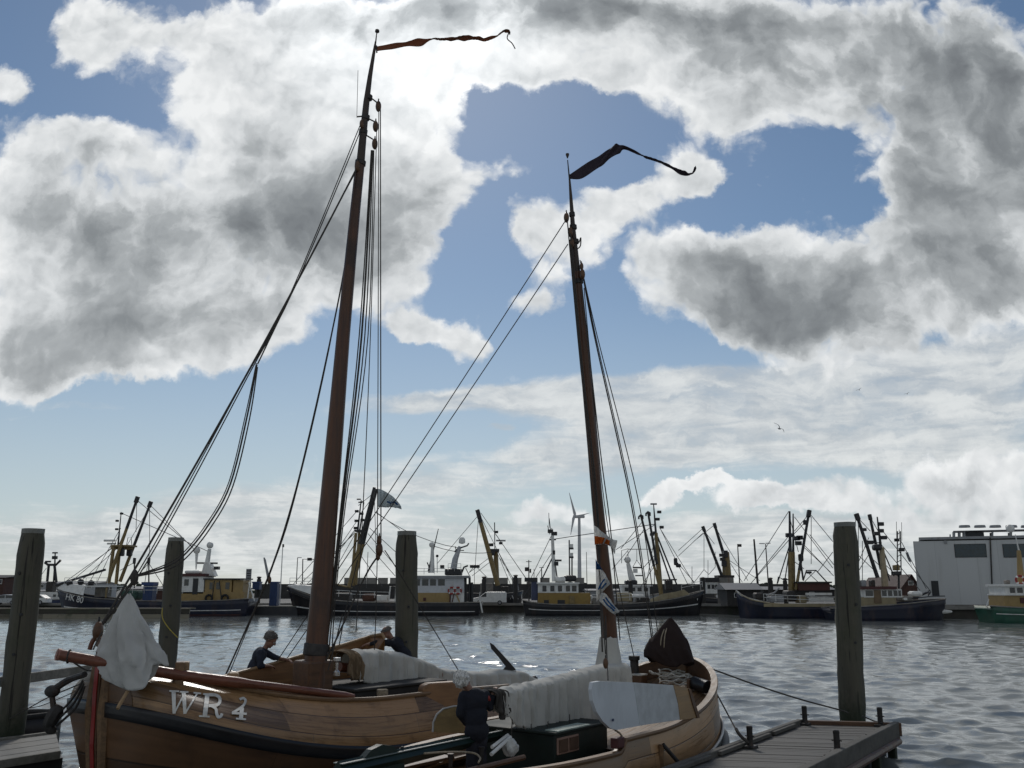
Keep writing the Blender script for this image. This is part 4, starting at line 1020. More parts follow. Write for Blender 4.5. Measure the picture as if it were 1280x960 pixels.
f.rect('door', 1165.5, 726, 1172.5, 745, -.06, .15, M_black); f.rect('sectional_door', 1191, 733, 1203, 757, -.05, .1, M_clad); f.bar('drainpipe', [(1237.5, 672, -.15), (1241, 757, -.15)], .08, M_iron); f.rect('vent_grille', 1180, 675.5, 1183.5, 680, -.1, .05, M_grey)
f.rect('plant_deck', 1192.5, 656.5, 1420, 662.5, 3, 7, M_grey, bev=.05); f.rect('plant_housing', 1209, 663, 1232, 670, 3.6, 6.4, M_black)
for x in (1194, 1201, 1207, 1243, 1267, 1290): f.bar('plant_leg', [(x, 670.5, 3.4), (x, 662.3, 3.4)], .12, M_grey); f.bar('plant_leg', [(x, 670.5, 6.6), (x, 662.3, 6.6)], .12, M_grey)
for x in (1208, 1228, 1248, 1269, 1289):
    c = f.p(x, 656.4, 5); fan = MB().lathe(c, [(.68, 0), (.68, .08), (.62, .28), (.58, .3), (.58, .2), (.1, .16)], 20).build('cooling_fan', M_grey, f.root, smooth=True)
f.ball('roof_dome', (1264.5, 659.5, 2), .5, M_white); f.bar('roof_pipe', [(1264.5, 670, 2), (1264.5, 662, 2)], .08, M_grey); f.bar('roof_post', [(1188, 671, 1), (1188, 667.5, 1)], .08, M_grey)
f.bar('wall_lamp_arm', [(1160, 739, -.2), (1163, 738, .1)], .06, M_black)

f.root.rotation_euler = (0, 0, -BANG)

# van and cars
def vehicle(name, cx, d, length, prof, glass, label, cat, mt, flip=1, wheels=(.19, .80), width=1.75, group=None, rz=0.0):
    p = at(cx, 750, d)
    r = thing(name, (p.x, d, QZ), label, cat, rz=rz, group=group)
    L = length
    P3 = lambda q, y: Vector((flip * (q[0] - .5) * L, y, q[1]))
    b = MB()
    ring = []
    for y, s in ((-width / 2, 1.0), (-width / 2 + .0, 1.0)): pass
    ys = [(-width / 2, .96), (-width / 2 + .10, 1.0), (width / 2 - .10, 1.0), (width / 2, .96)]
    cz = .75
    rows = [[Vector((flip * ((q[0] - .5) * s * L), y, cz + (q[1] - cz) * s)) for q in prof] for y, s in ys]
    b.grid([list(x) for x in rows], closed=True)
    n = len(prof); b.f.append(tuple(range(n))[::-1]); b.f.append(tuple(3 * n + i for i in range(n)))
    body = b.build('body', mt, r, local=True, smooth=True, ang=35)
    for k, gp in enumerate(glass):
        for sy in (-1, 1):
            MB().prism([P3(q, sy * (width / 2 + .004)) for q in gp], (0, -sy * .03, 0)).build('window', M_glass, r, local=True)
    for wx in wheels:
        for sy in (-1, 1):
            c = (flip * (wx - .5) * L, sy * (width / 2 - .08), .32)
            w = MB().lathe((c[0], c[1] - .1, c[2]), [(.2, 0), (.32, .01), (.33, .1), (.32, .19), (.2, .2)], 18, (0, 1, 0)).build('wheel', M_tyre, r, local=True, smooth=True)
            MB().lathe((c[0], c[1] - .11, c[2]), [(.19, 0), (.19, .22)], 14, (0, 1, 0)).build('rim', M_grey, w, local=True)
    for fx, col, nm in ((.985, (.5, .05, .04), 'tail_light'), (.02, (.7, .7, .68), 'headlight')):
        for sy in (-1, 1):
            MB().box((flip * (fx - .5) * L, sy * (width / 2 - .2), .85), (.1, .3, .22), bev=.03).build(nm, mat(nm + '_lens', col, .2, bump=0), r, local=True)
    return r
van_p = [(0, .35), (0, .75), (.03, .95), (.20, 1.10), (.36, 1.72), (.45, 1.84), (.97, 1.84), (1, 1.7), (1, .35)]
vehicle('delivery_van', 612, 137, 4.9, van_p, [[(.225, 1.12), (.365, 1.66), (.41, 1.66), (.41, 1.12)]], 'white panel van parked on the quay before the derrick boat', 'van', M_white)
car_p = [(0, .3), (0, .65), (.04, .78), (.24, .92), (.38, 1.38), (.55, 1.46), (.78, 1.4), (.94, .98), (1, .9), (1, .3)]
cg = [[(.28, .94), (.40, 1.34), (.54, 1.38), (.54, .94)], [(.57, .94), (.57, 1.38), (.76, 1.33), (.88, .98)]]
M_silver = mat('silver_car_paint', (.32, .33, .34), .3, .5, var=.05, bump=0)
vehicle('parked_car', 8, 137, 4.4, car_p, cg, 'silver hatchback parked on the quay left of the first pile', 'car', M_silver, group='cars parked on the quay')
vehicle('parked_car', 43, 139, 4.4, car_p, cg, 'white car partly hidden behind the first pile', 'car', M_white, group='cars parked on the quay')
vehicle('parked_car', 26, 146, 4.3, car_p, cg, 'dark car behind the silver hatchback', 'car', M_black, group='cars parked on the quay')

# lamp posts, poles, crane, turbine
def post(name, px, py_top, d, label, cat, base_z=QZ, r=.09, arms=(), lean=0, mt=None, group=None):
    g = Far(name, px, d, label, cat, group, z=base_z)
    t = g.p(px, py_top); b = Vector((t.x + lean, d, base_z))
    MB().tube([b, t], [r * 1.5, r], 8).build('pole', mt or M_iron, g.root, smooth=True)
    for kind, x0, y0, x1, y1 in arms:
        if kind == 'arm': g.bar('arm', [(x0, y0), (x1, y1)], r * .7, mt or M_iron)
        elif kind == 'lamp': MB().box((g.p(x0, y0) + g.p(x1, y1)) / 2, (max(.5, abs(g.p(x1, y1).x - g.p(x0, y0).x)), .3, .14), bev=.04).build('lamp_head', M_grey, g.root)
        elif kind == 'box': g.rect('lamp_head', x0, y0, x1, y1, -.25, .25, M_iron, bev=.05)
    return g
post('street_lamp', 957, 680, 165, 'tall street lamp with two short arms behind the shed', 'street lamp', lean=.1, arms=(('lamp', 949, 679, 956, 680), ('lamp', 957, 680, 963, 678)))
post('street_lamp', 922, 680, 170, 'single headed lamp post rising from the shed roof line', 'street lamp', arms=(('box', 922.5, 680, 927, 683.5),))
post('flag_pole', 942.5, 674, 172, 'bare tapered pole between the two lamp posts', 'pole', r=.16, lean=.3)
post('signal_mast', 661, 700, 180, 'short mast with crossed arms right of the black bow', 'mast', arms=(('arm', 657.5, 702, 664.5, 702), ('box', 656, 709, 661, 714), ('box', 662, 711, 664, 716)))
post('signal_mast', 667.5, 711, 200, 'thin pole between the crossed signal mast and the lamp', 'mast', r=.06)
post('street_lamp', 677, 709, 185, 'low lamp post with a flat head beside the cutter radar mast', 'street lamp', arms=(('lamp', 674, 709.5, 680, 709.5),))
post('marker_pole', 353.5, 682, 131, 'thin white pole standing on the pontoon', 'pole', base_z=.6, mt=M_white, r=.06, arms=(('box', 352.6, 680, 354.4, 684),))
post('street_lamp', 372, 697, 200, 'faint lamp post left of the tall wooden mast', 'street lamp', r=.08, arms=(('lamp', 372, 697, 377, 697),))
post('marker_pole', 733, 690, 170, 'thin pole just left of the second mast', 'pole', r=.05)
post('marker_pole', 1047, 712, 160, 'thin pole half behind the right-hand mooring pile', 'pole', r=.06)
for px, py, lab in ((644.5, 720, 'black dolphin post in front of the letters WR'), (605, 722, 'black dolphin post behind the white van'), (963, 723.5, 'black dolphin post left of the buff posts'), (981, 724, 'black dolphin post touching the buff posts'), (878.5, 723, 'black dolphin post beside the grey trawler'), (788, 727, 'black dolphin post behind the slanting radar mast'), (324, 722, 'dark dolphin post behind the navy trawler stern')):
    g = Far('dolphin_post', px, 142, lab, 'post', z=QZ); t = g.p(px, py)
    MB().lathe((t.x, 142, QZ), [(.34, 0), (.34, t.z - QZ - .3), (.26, t.z - QZ - .2), (.26, t.z - QZ - .05), (.36, t.z - QZ)], 12).build('shaft', M_tar, g.root, smooth=True)
    MB().lathe((t.x, 142, t.z), [(.36, 0), (.34, .12), (.1, .2)], 12).build('cap', M_iron, g.root, smooth=True)
f = Far('harbour_crane', 333, 420, 'distant slanted crane jib above the blue container', 'crane', z=QZ)
f.bar('jib', [(338, 735), (331, 700), (330, 697)], [.7, .5, .3], M_grey); f.rect('cab', 334, 728, 342, 740, -2, 2, M_grey)
f = Far('wind_turbine', 724, 970, 'pale three bladed wind turbine left of the second mast', 'wind turbine', z=QZ)
M_turb = mat('turbine_grey', (.50, .51, .52), .5, var=.03, bump=0)
f.bar('tower', [(724.5, 738), (724, 647)], [2.2, 1.35], M_turb, n=16); f.rect('nacelle', 718.5, 643.8, 731, 647.4, -2, 2, M_turb, bev=.8)
f.ball('hub', (718.5, 645.4, -.5), 2.0, M_turb)
for tx, ty, w in ((711.5, 616, 2.2), (713.5, 668.5, 2.2), (737, 641.2, 1.8)):
    A, B = f.p(718.3, 645.4, -2), f.p(tx, ty, -3)
    d_ = (B - A).normalized(); s_ = Vector((d_.z, 0, -d_.x)).normalized()
    prof_ = [(0, .7), (.12, 1.0), (.3, .75), (1, .15)]
    pl = [A.lerp(B, t) + s_ * (w * k) for t, k in prof_] + [A.lerp(B, t) - s_ * (w * k * .35) for t, k in prof_[::-1]]
    MB().prism(pl, (0, .5, 0)).build('blade', M_turb, f.root)
# a far line of shore trees and sheds just above the quay, seen as one dark strip
tr = MB(); g_ = random.Random(3)
for i in range(900):
    x = g_.uniform(-520, 420); y = 560 + g_.uniform(-15, 15); h = 3.0 + 1.8 * math.sin(x * .05) + g_.uniform(0, 2.0)
    z0 = QZ + g_.uniform(0, h); s = g_.uniform(.8, 2.0)
    tr.ball((x, y, z0), (s * 1.4, s, s * .8), 6, 4)
tag(tr.build('shore_trees', mat('far_trees', (.035, .045, .03), .9, var=.4, scale=.4)), 'dark line of trees along the far shore', 'trees', kind='stuff')
# gulls
def gull(px, py, d, span, label, bank):
    c = at(px, py, d); r = thing('gull', c, label, 'bird', rz=.6, group='gulls in flight')
    b = MB().tube([(-.26, 0, .0), (-.18, 0, 0), (0, 0, .02), (.16, 0, .03), (.24, 0, .03), (.30, 0, .02)], [.01, .05, .085, .06, .05, .012], 10)
    body = b.build('body', mat('gull_feathers', (.30, .30, .31), .8), r, local=True, smooth=True)
    for s in (-1, 1):
        w = MB(); rows = []
        for t, ch, sw, dz in ((0, .16, 0, .03), (.25, .17, .05, .16), (.5, .14, .04, .20), (.75, .10, -.06, .16), (1, .02, -.2, .10)):
            rows.append([(sw + ch / 2, s * t * span / 2, dz), (sw, s * t * span / 2, dz + .018), (sw - ch / 2, s * t * span / 2, dz)])
        w.grid(rows); w.build('wing', mat('gull_wing', (.16, .16, .17), .8), r, local=True, solid=.012)
    MB().add([(-.24, 0, 0), (-.38, .07, 0), (-.38, -.07, 0)], [(0, 1, 2)]).build('tail', mat('gull_feathers', (.3, .3, .31), .8), r, local=True, solid=.01)
    r.rotation_euler = (bank, 0, .9)
    return r
gull(974, 536, 85, 1.35, 'larger gull banking in front of the streaked cloud', R(48))
gull(1074, 487.5, 170, 1.2, 'tiny gull higher above the banking gull', R(-20))
gull(1134, 492.5, 190, 1.2, 'tiny distant gull farthest from the masts', R(-15))
# ------------------------------------------------------------------ the two wooden sailing boats
M_hullA = wood('oak_topsides', (0.27, 0.158, 0.075), .30, plank=.36, length=3.1, grain=16, var=.5, seam=.07, tone=.22, dirt=((.13, .07, .03), 1.8, .75), bump=.4)
M_hullB = wood('light_oak_topsides', (0.31, 0.185, 0.092), .34, plank=.32, length=2.6, grain=16, var=.42, seam=.1, tone=.2, dirt=((.19, .11, .055), 1.9, .7), bump=.4)
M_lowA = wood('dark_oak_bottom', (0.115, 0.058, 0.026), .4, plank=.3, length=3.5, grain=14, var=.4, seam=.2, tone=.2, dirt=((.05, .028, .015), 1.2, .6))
M_oak = wood('oak_trim', (0.18, 0.105, 0.05), .5, grain=18, var=.4, coord='Object')
M_oaklight = wood('oak_light_trim', (0.32, 0.21, 0.11), .5, grain=16, var=.3, coord='Object')
M_oakdark = wood('oak_dark_trim', (0.10, 0.05, 0.024), .5, grain=16, var=.45, coord='Object')
M_spar = wood('red_varnished_spar', (0.16, 0.055, 0.03), .34, grain=22, var=.35, coord='Object')
M_mast = wood('varnished_mast', (0.088, 0.037, 0.017), .45, grain=16, var=.5, coord='Object', along=2, dirt=((.026, .013, .008), .8, .8))
M_mastdark = wood('silhouette_mast_top', (0.045, 0.03, 0.022), .5, grain=18, var=.4, coord='Object', along=2)  # darker mast heads, their backlit silhouette painted into the wood colour
M_deckwood = wood('deck_planks', (0.20, 0.12, 0.06), .6, plank=.12, length=4, grain=18, var=.35, coord='Object', tone=.15)
M_band = mat('tar_black_band', (0.012, 0.012, 0.014), .38, var=.3, scale=2)
def canvas(name, col, rough=.85, stain=None, trans=.22):
    m = mat(name, col, rough, var=.10, scale=2.2, bump=.25, bscale=7, dirt=stain or (tuple(c * .62 for c in col), 1.7, .5), spec=.2)
    t = m.node_tree; N_ = NT(t); bs = t.nodes['Principled BSDF']; out = [x for x in t.nodes if x.type == 'OUTPUT_MATERIAL'][0]
    tr = N_.n('ShaderNodeBsdfTranslucent'); N_.put(tr.inputs[0], tuple(c * .9 for c in col) + (1,))
    mx = N_.n('ShaderNodeMixShader'); mx.inputs[0].default_value = trans
    N_.put(mx.inputs[1], bs.outputs[0]); N_.put(mx.inputs[2], tr.outputs[0]); N_.put(out.inputs[0], mx.outputs[0])
    return m
M_canvas = canvas('white_canvas', (0.60, 0.60, 0.58))
M_canvas2 = canvas('cream_canvas', (0.64, 0.63, 0.585))
M_tancanvas = canvas('tan_sailcloth', (0.30, 0.22, 0.14))
M_redcanvas = canvas('dark_red_canvas', (0.042, 0.029, 0.027))

class Boat:
    def __init__(self, name, label, cx, cy, th, L, B, z, w, n, near):
        self.c = Vector((cx, cy, 0)); self.th = th; self.L = L; self.B = B; self.zp = z; self.wp = w; self.n = n; self.near = near; self.m = 1.6; self.e = 2.2; self.step = 0.0; self.tstep = -.22; self.wk = 1.05; self.ew = None; self.nw = self.mw = None; self.nl = 2.3; self.ml = 1.3
        self.root = thing(name, self.c, label, 'sailing boat', rz=th)
        self.h = Vector((math.cos(th), math.sin(th), 0)); self.l = Vector((-self.h.y, self.h.x, 0))
    def rail(self, t): return (-self.step * min(1, max(0, (self.tstep - t) / .03))) + self.zp[0] + (self.zp[1] * abs(t) ** self.e if t > 0 else self.zp[2] * t * t)
    def wale(self, t): return self.wp[0] + (self.wp[1] * abs(t) ** (self.ew or self.e) if t > 0 else self.wp[2] * t * t)
    def hb(self, t, k=1.0, n=None, m=None): return self.B * k * max(0, 1 - abs(t) ** (n or self.n)) ** (1 / (m or self.m))
    def sec(self, t, k):
        """local x, half beam, z;  k: 0 rail, 1 wale top, 1.2 wale bottom, 2 water, 3 keel"""
        r, w = self.rail(t), self.wale(t); wb = w - self.wth
        x = t * self.L / 2
        hw = self.B * self.wk * max(0, 1 - abs(t) ** (self.nw or self.n)) ** (1 / (self.mw or self.m))
        hl = lambda kk: self.hb(t, kk, self.nl, self.ml)
        if k <= 1:
            f = math.sin(k * PI / 2); return x, self.hb(t) * (1 - f) + hw * f, r + (w - r) * k
        if k <= 1.2:
            f = (k - 1) / .2; return x, hw * (1 - .01 * f), w + (wb - w) * f
        if k <= 2:
            f = (k - 1.2) / .8
            return x * (1 - .03 * f), hw * .99 * (1 - f) + hl(.9) * f, wb * (1 - f)
        f = k - 2
        return x * (.97 - .12 * f), hl(.9) * (1 - f) + .12 * f, -.75 * f
    def w(self, x, y, z): return self.c + self.h * x + self.l * y + Vector((0, 0, z))
    def surf(self, t, k, side, off=0.0):
        x, b, z = self.sec(t, k)
        p = self.w(x, side * b, z)
        if off:
            e = 1e-3; x2, b2, z2 = self.sec(min(t + e, .9995), k); x1, b1, z1 = self.sec(t - e, k)
            a = self.w(x2, side * b2, z2) - self.w(x1, side * b1, z1)
            x3, b3, z3 = self.sec(t, min(k + .02, 3)); x4, b4, z4 = self.sec(t, max(k - .02, 0))
            d = self.w(x3, side * b3, z3) - self.w(x4, side * b4, z4)
            nn = a.cross(d).normalized()
            if nn.dot(self.l * side) < 0: nn = -nn
            p = p + nn * off
        return p
    def strip(self, name, k0, k1, nk, mt, off=0.0, solid=0.0, smooth=True, t0=-1, t1=1):
        N_ = 150
        ts = [math.sin(PI / 2 * s) for s in np.linspace(-1, 1, N_)]
        ts = [t for t in ts if t0 <= t <= t1]
        mb = MB(); uv = []
        for side in (1, -1):
            rows = []
            for k in np.linspace(k0, k1, nk):
                rows.append([self.surf(t, k, side, off) for t in ts])
            g = 0; arr = []
            for i, r in enumerate(rows):
                mid = len(r) // 2
                if i: g += (r[mid] - rows[i - 1][mid]).length
                uv += [(t * self.L / 2, g + .03) for t in ts]
            mb.grid(rows)
        return mb.build(name, mt, self.root, smooth=smooth, uv=uv, solid=solid)
    def find(self, px, py, k0=0, k1=1.0):
        """where the line of sight through a pixel meets the near topsides"""
        if not hasattr(self, '_g'):
            self._t = np.linspace(-.95, .995, 400); self._k = np.linspace(0, 3, 151)
            P_ = np.array([[tuple(self.surf(t, k, self.near)) for k in self._k] for t in self._t])
            v = P_ - np.array([0, 0, EYE]); cp, sp = math.cos(PITCH), math.sin(PITCH)
            d = v[..., 1] * cp + v[..., 2] * sp; u = -v[..., 1] * sp + v[..., 2] * cp
            self._g = np.stack([640 + FPX * v[..., 0] / d, 480 - FPX * u / d], -1)
        G = self._g.copy(); dd = np.hypot(G[..., 0] - px, G[..., 1] - py)
        dd[:, (self._k > k1) | (self._k < k0)] = 1e9
        i, j = np.unravel_index(np.argmin(dd), dd.shape)
        # refine with local linear step
        i = min(max(i, 1), len(self._t) - 2); j = min(max(j, 1), len(self._k) - 2)
        J = np.array([(G[i + 1, j] - G[i - 1, j]) / (self._t[i + 1] - self._t[i - 1]), (G[i, j + 1] - G[i, j - 1]) / (self._k[j + 1] - self._k[j - 1])]).T
        try: dt, dk = np.linalg.solve(J, np.array([px, py]) - G[i, j])
        except Exception: dt = dk = 0
        dt = float(np.clip(dt, -.01, .01)); dk = float(np.clip(dk, -.03, .03))
        return float(self._t[i] + dt), float(self._k[j] + dk)
    def basics(self, m_top, m_low, wale_white=False):
        self.strip('topsides', 0, 1.0, 9, m_top)
        self.strip('wale', .985, 1.215, 4, M_band, off=.022, solid=.04)
        if wale_white: self.strip('wale_capping', .955, .992, 3, M_white, off=.05, solid=.04)
        self.strip('bottom_planking', 1.19, 2.9, 16, m_low)
        ts = [math.sin(PI / 2 * s) for s in np.linspace(-1, 1, 150)]
        cap = MB()
        for side in (1, -1):
            rows = []
            for oy, oz in ((-.10, .0), (-.10, .055), (.035, .06), (.05, .03), (.04, -.005), (-.10, .0)):
                rows.append([self.w(t * self.L / 2 * (1 + oy * .004), side * max(self.hb(t) + oy, .0), self.rail(t) + oz) for t in ts])
            cap.grid(rows)
        cap.build('rail_cap', M_oak, self.root, smooth=True)
        inn = MB()
        for side in (1, -1):
            inn.grid([[self.w(t * self.L / 2 * .99, side * max(self.hb(t) - .07, .0), self.rail(t) + .01) for t in ts], [self.w(t * self.L / 2 * .985, side * max(self.hb(t) - .08, 0), self.rail(t) - self.bul) for t in ts]])
        inn.build('bulwark_lining', M_oakdark, self.root, smooth=True)
    def deck(self, x0, x1, mt, hole=None):
        rows = []
        for x in np.linspace(x0, x1, 30):
            t = x * 2 / self.L; b = max(self.hb(t) - .05, .01); z = self.rail(t) - self.bul
            rows.append([self.w(x, y * b, z + .06 * (1 - y * y)) for y in np.linspace(-1, 1, 9)])
        return MB().grid(rows).build('deck', mt, self.root, smooth=True)

def pts3(lst, defY=None):
    """(px, py, Y) -> points"""
    return [at(*q) if len(q) == 3 else at(q[0], q[1], defY) for q in lst]
def rope(root, name, pts, r=.014, mt=None, drop=0, n=8, smooth=True):
    P_ = pts3(pts)
    if drop and len(P_) == 2: P_ = sag(P_[0], P_[1], drop, 16)
    elif len(P_) > 2 and smooth: P_ = smooth_path(P_, 6)
    return MB().tube(P_, r, 6).build(name, mt or M_rope, root, smooth=True)
def block(root, px, py, Y, s=.14, name='block'):
    c = at(px, py, Y)
    o = MB().ball(c, (s * .55, s * .75, s * 1.1), 12, 8).build(name, M_oakdark, root, smooth=True)
    MB().tube([c + Vector((0, 0, s * 1.0)), c + Vector((0, 0, s * 1.6))], [s * .16, s * .1], 6).build('strop', M_iron, o, smooth=True)
    MB().lathe(c - Vector((0, s * .5, 0)), [(s * .2, 0), (s * .2, s)], 10, (0, 1, 0)).build('sheave_pin', M_iron, o)
    return o
def crease(x, seed=0, n=4):
    g = random.Random(seed + 100); return sum((1 - 2.2 * abs(math.sin(x * (.7 + 1.15 * k + .5 * g.random()) + g.random() * 6.28)) ** .7) / (1 + k * .7) for k in range(n))
def lies(x, seed=0, n=5):
    g = random.Random(seed); return sum(math.sin(x * (1.3 + 2.1 * k + g.random()) + g.random() * 6.28) / (1 + k * .55) for k in range(n))

# ======== boat A, lettered WR 4
A = Boat('wooden_sailboat', 'large varnished wooden sailing boat lettered WR 4 with its tall red brown mast', -3.50, 20.03, -2.242, 10.6, 1.819, (1.297, .991, -.3), (.483, 1.075, -.1), 2.545, 1)
A.m = 1.218; A.e = 2.3; A.ew = 1.775; A.wk = 1.16; A.nw = 10.0; A.mw = 2.5; A.nl = 7.0; A.ml = 2.1
A.wth = .19; A.bul = .42
A.basics(M_hullA, M_lowA)
A.deck(-4.7, 4.72, M_deckwood)
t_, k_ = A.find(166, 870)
A.strip('shaded_bow_planking', 0.02, .99, 7, M_lowA, off=.008, t0=t_)  # dark overlay on the bow planks, the hood's shadow put into its colour
# stem with its red stripe
st = MB(); L2 = A.L / 2
prof = [(L2 - .25, -.5), (L2 - .08, .0), (L2 + .03, .9), (L2 + .06, 1.7), (L2 + .06, 2.35), (L2 - .06, 2.52), (L2 - .26, 2.4)]
st.prism([A.w(x, -.11, z) for x, z in prof], A.l * .22)
stem = st.build('stem_post', M_oakdark, A.root)
rs = MB().grid([[A.w(x + .012, -.055, z) for x, z in ((L2 - .07, .05), (L2 + .03, .9), (L2 + .06, 1.7), (L2 + .06, 2.2))], [A.w(x + .012, .055, z) for x, z in ((L2 - .07, .05), (L2 + .03, .9), (L2 + .06, 1.7), (L2 + .06, 2.2))]])
rs.build('stem_stripe', mat('stem_red', (.30, .022, .018), .45), stem, solid=.012)
MB().box(A.w(L2 - .04, 0, 2.5), (.26, .2, .16), rz=A.th, bev=.03).build('stem_head', M_oakdark, stem)
# knee timbers either side of the stem
for s_ in (1, -1):
    MB().tube([A.w(L2 - .05, s_ * .18, 2.2), A.w(L2 - .02, s_ * .20, 1.4), A.w(L2 - .10, s_ * .17, .3)], [.10, .12, .08], 8).build('bow_post', M_lowA if False else M_oak, A.root, smooth=True)

# lettering follows the planking
def stroke(path, w, n=5):
    q = smooth_path([(x, y, 0) for x, y in path], n) if len(path) > 2 else [Vector((*path[0], 0)).lerp(Vector((*path[1], 0)), i / n) for i in range(n + 1)]
    out = []
    for i, p in enumerate(q):
        d = (q[min(i + 1, len(q) - 1)] - q[max(i - 1, 0)]).normalized(); nn = Vector((-d.y, d.x, 0))
        ww = w[0] + (w[1] - w[0]) * i / (len(q) - 1) if hasattr(w, '__len__') else w
        out.append((p + nn * ww / 2, p - nn * ww / 2))
    return out
strokes = [stroke([(867, 580), (872, 688)], (21, 15)), stroke([(873, 686), (922, 588)], 8), stroke([(917, 585), (925, 690)], (21, 15)), stroke([(926, 688), (984, 592)], 8),
           stroke([(846, 579), (894, 581)], 7), stroke([(898, 583), (940, 585)], 7), stroke([(966, 588), (1003, 592)], 7),
           stroke([(1034, 600), (1022, 704)], 22), stroke([(994, 702), (1046, 706)], 8), stroke([(1014, 595), (1060, 598)], 8),
           stroke([(1044, 599), (1074, 600), (1094, 612), (1097, 632), (1082, 650), (1040, 653)], 15), stroke([(1058, 655), (1076, 668), (1080, 690), (1088, 708), (1102, 704), (1107, 692)], 14),
           stroke([(1196, 622), (1214, 616), (1225, 628), (1216, 650), (1188, 672), (1160, 688)], 12), stroke([(1156, 690), (1230, 694)], 11), stroke([(1207, 662), (1201, 716)], 20), stroke([(1176, 717), (1226, 721)], 8)]
for nm, idx in (('letter_w', range(0, 7)), ('letter_r', range(7, 12)), ('numeral_four', range(12, 16))):
    mb = MB()
    for si in idx:
        rows = []
        for a, b in strokes[si]:
            row = []
            for q in (a, b):
                t, k = A.find(q.x / 4, 720 + q.y / 4)
                row.append(A.surf(t, k, A.near, .012 + .0006 * si))
            rows.append(row)
        mb.grid(rows)
    mb.build(nm, mat('lettering_white', (.66, .65, .60), .5, var=.1, scale=6, dirt=((.4, .34, .25), 6, .5)), A.root, solid=.006)

# deck gear
bs_ = A.w
sp = MB().tube(smooth_path([at(72, 818, 14.95), at(120, 826.5, 15.15), at(232, 845, 15.85), at(330, 857, 16.7), at(442, 871, 18.0)], 6), [.085] * 8 + [.09] * 9 + [.07] * 7 + [.05], 12).build('bowsprit', M_spar, A.root, smooth=True)
MB().tube([at(71, 817.8, 14.94), at(75, 818.5, 14.97)], [.092, .092], 12).build('spar_cap', mat('spar_pink_end', (.32, .14, .10), .6), sp, smooth=True)
MB().ring(at(86, 820.5, 15.01), .1, .012, (.94, .2, -.1), 14, 6).build('spar_lashing', M_rope, sp, smooth=True)
for px0, px1, y0, y1, Y, nm in ((218, 231, 827, 852, 15.85, 'mooring_bitt'), (283, 299, 840, 858, 16.85, 'spar_chock')):
    a_, b_ = at(px0, y1, Y), at(px1, y0, Y)
    MB().box(((a_.x + b_.x) / 2, Y, (a_.z + b_.z) / 2 - .12), (b_.x - a_.x, .2, b_.z - a_.z + .24), rz=A.th * 0 + .3, bev=.05 if nm == 'spar_chock' else .02).build(nm, M_oak if nm == 'mooring_bitt' else M_oaklight, A.root)
MB().box(at(228, 834, 16.0), (.22, .2, .18), rz=.3, bev=.02).build('bitt_head', M_oaklight, A.root)
ct = MB().box(A.w(-.8, 0, 1.08), (2.6, 1.8, .60), rz=A.th, bev=.06).build('cabin_trunk', M_tar, A.root)
MB().box(A.w(-.8, 0, 1.40), (2.7, 1.9, .06), rz=A.th, bev=.02).build('cabin_roof', M_tar, ct)
for px, py, Y, s_ in ((478, 866, 19.3, .14), (502, 871, 19.5, .08), (371, 860, 18.9, .06), (512, 871, 19.7, .07)):
    MB().box(at(px, py, Y), (s_ * 1.5, s_, s_), rz=.4, bev=.02).build('deck_fitting', M_white if s_ < .1 else M_rope_tan, A.root)
wl_ = MB().lathe(at(421, 832, 18.95), [(.0, -.2), (.07, -.19), (.07, -.12), (.03, -.08), (.03, .06), (.075, .09), (.075, .15), (.0, .16)], 12).build('winch', mat('winch_chrome', (.55, .55, .55), .25, .9, bump=0), A.root, smooth=True)

# mast
mp = [(392, 868), (394, 840), (396.5, 800), (413, 610), (429, 420), (443.5, 268), (450, 205)]
mY = lambda py: 19.2 + (868 - py) / 806 * .75
mr = [.235, .232, .225, .192, .148, .118, .108]
mastA = MB().tube([at(x, y, mY(y)) for x, y in mp], mr, 20).build('mast', M_mast, A.root, smooth=True)
tp = [(450, 210), (453.5, 172), (458, 128), (462.5, 95), (468, 62), (469.5, 52)]
MB().tube([at(x, y, mY(y)) for x, y in tp], [.10, .088, .075, .055, .035, .02], 14).build('mast_head', M_mastdark, mastA, smooth=True)
for x, y, r in ((450.5, 204, .125), (454, 165, .10), (457, 147, .095), (461, 122, .085)):
    MB().lathe(at(x, y, mY(y)), [(r * .9, -.06), (r * 1.02, -.05), (r * 1.02, .05), (r * .9, .06)], 16, (.09, .03, 1)).build('mast_band', M_iron, mastA, smooth=True)
MB().lathe(at(395, 812, mY(812)), [(.23, -.12), (.25, -.1), (.25, .1), (.235, .12)], 20, (.09, .03, 1)).build('mast_band', M_iron, mastA, smooth=True)
MB().box(at(391, 846, 19.25) + Vector((0, 0, -.25)), (.62, .55, 1.15), rz=A.th, bev=.05).build('mast_case', M_oakdark, A.root)
MB().tube([at(469.5, 54, 20.00), at(471, 40, 20.00)], [.018, .012], 6).build('vane_spindle', M_iron, mastA); MB().lathe(at(471.5, 39, 20.00), [(.02, -.05), (.055, -.02), (.05, .03), (.01, .06)], 10).build('vane_finial', M_iron, mastA, smooth=True)
rope(mastA, 'radio_antenna', [(446, 147, 19.85), (447.5, 88, 19.85)], .006); rope(mastA, 'antenna_bracket', [(446, 146, 19.85), (456, 145, 19.85)], .02)
for x, y in ((473, 133), (469.5, 158), (468.5, 180)): block(A.root, x, y, 20.5, .13)
block(A.root, 452.3, 155, 19.75, .10); block(A.root, 447, 208, 19.70, .13)
for x0, y0, x1, y1 in ((462, 121, 471, 128), (458, 147, 468, 152), (456, 168, 466, 174), (452, 202, 446, 204)): rope(A.root, 'block_strop', [(x0, y0, 19.85), (x1, y1, 19.85)], .018)
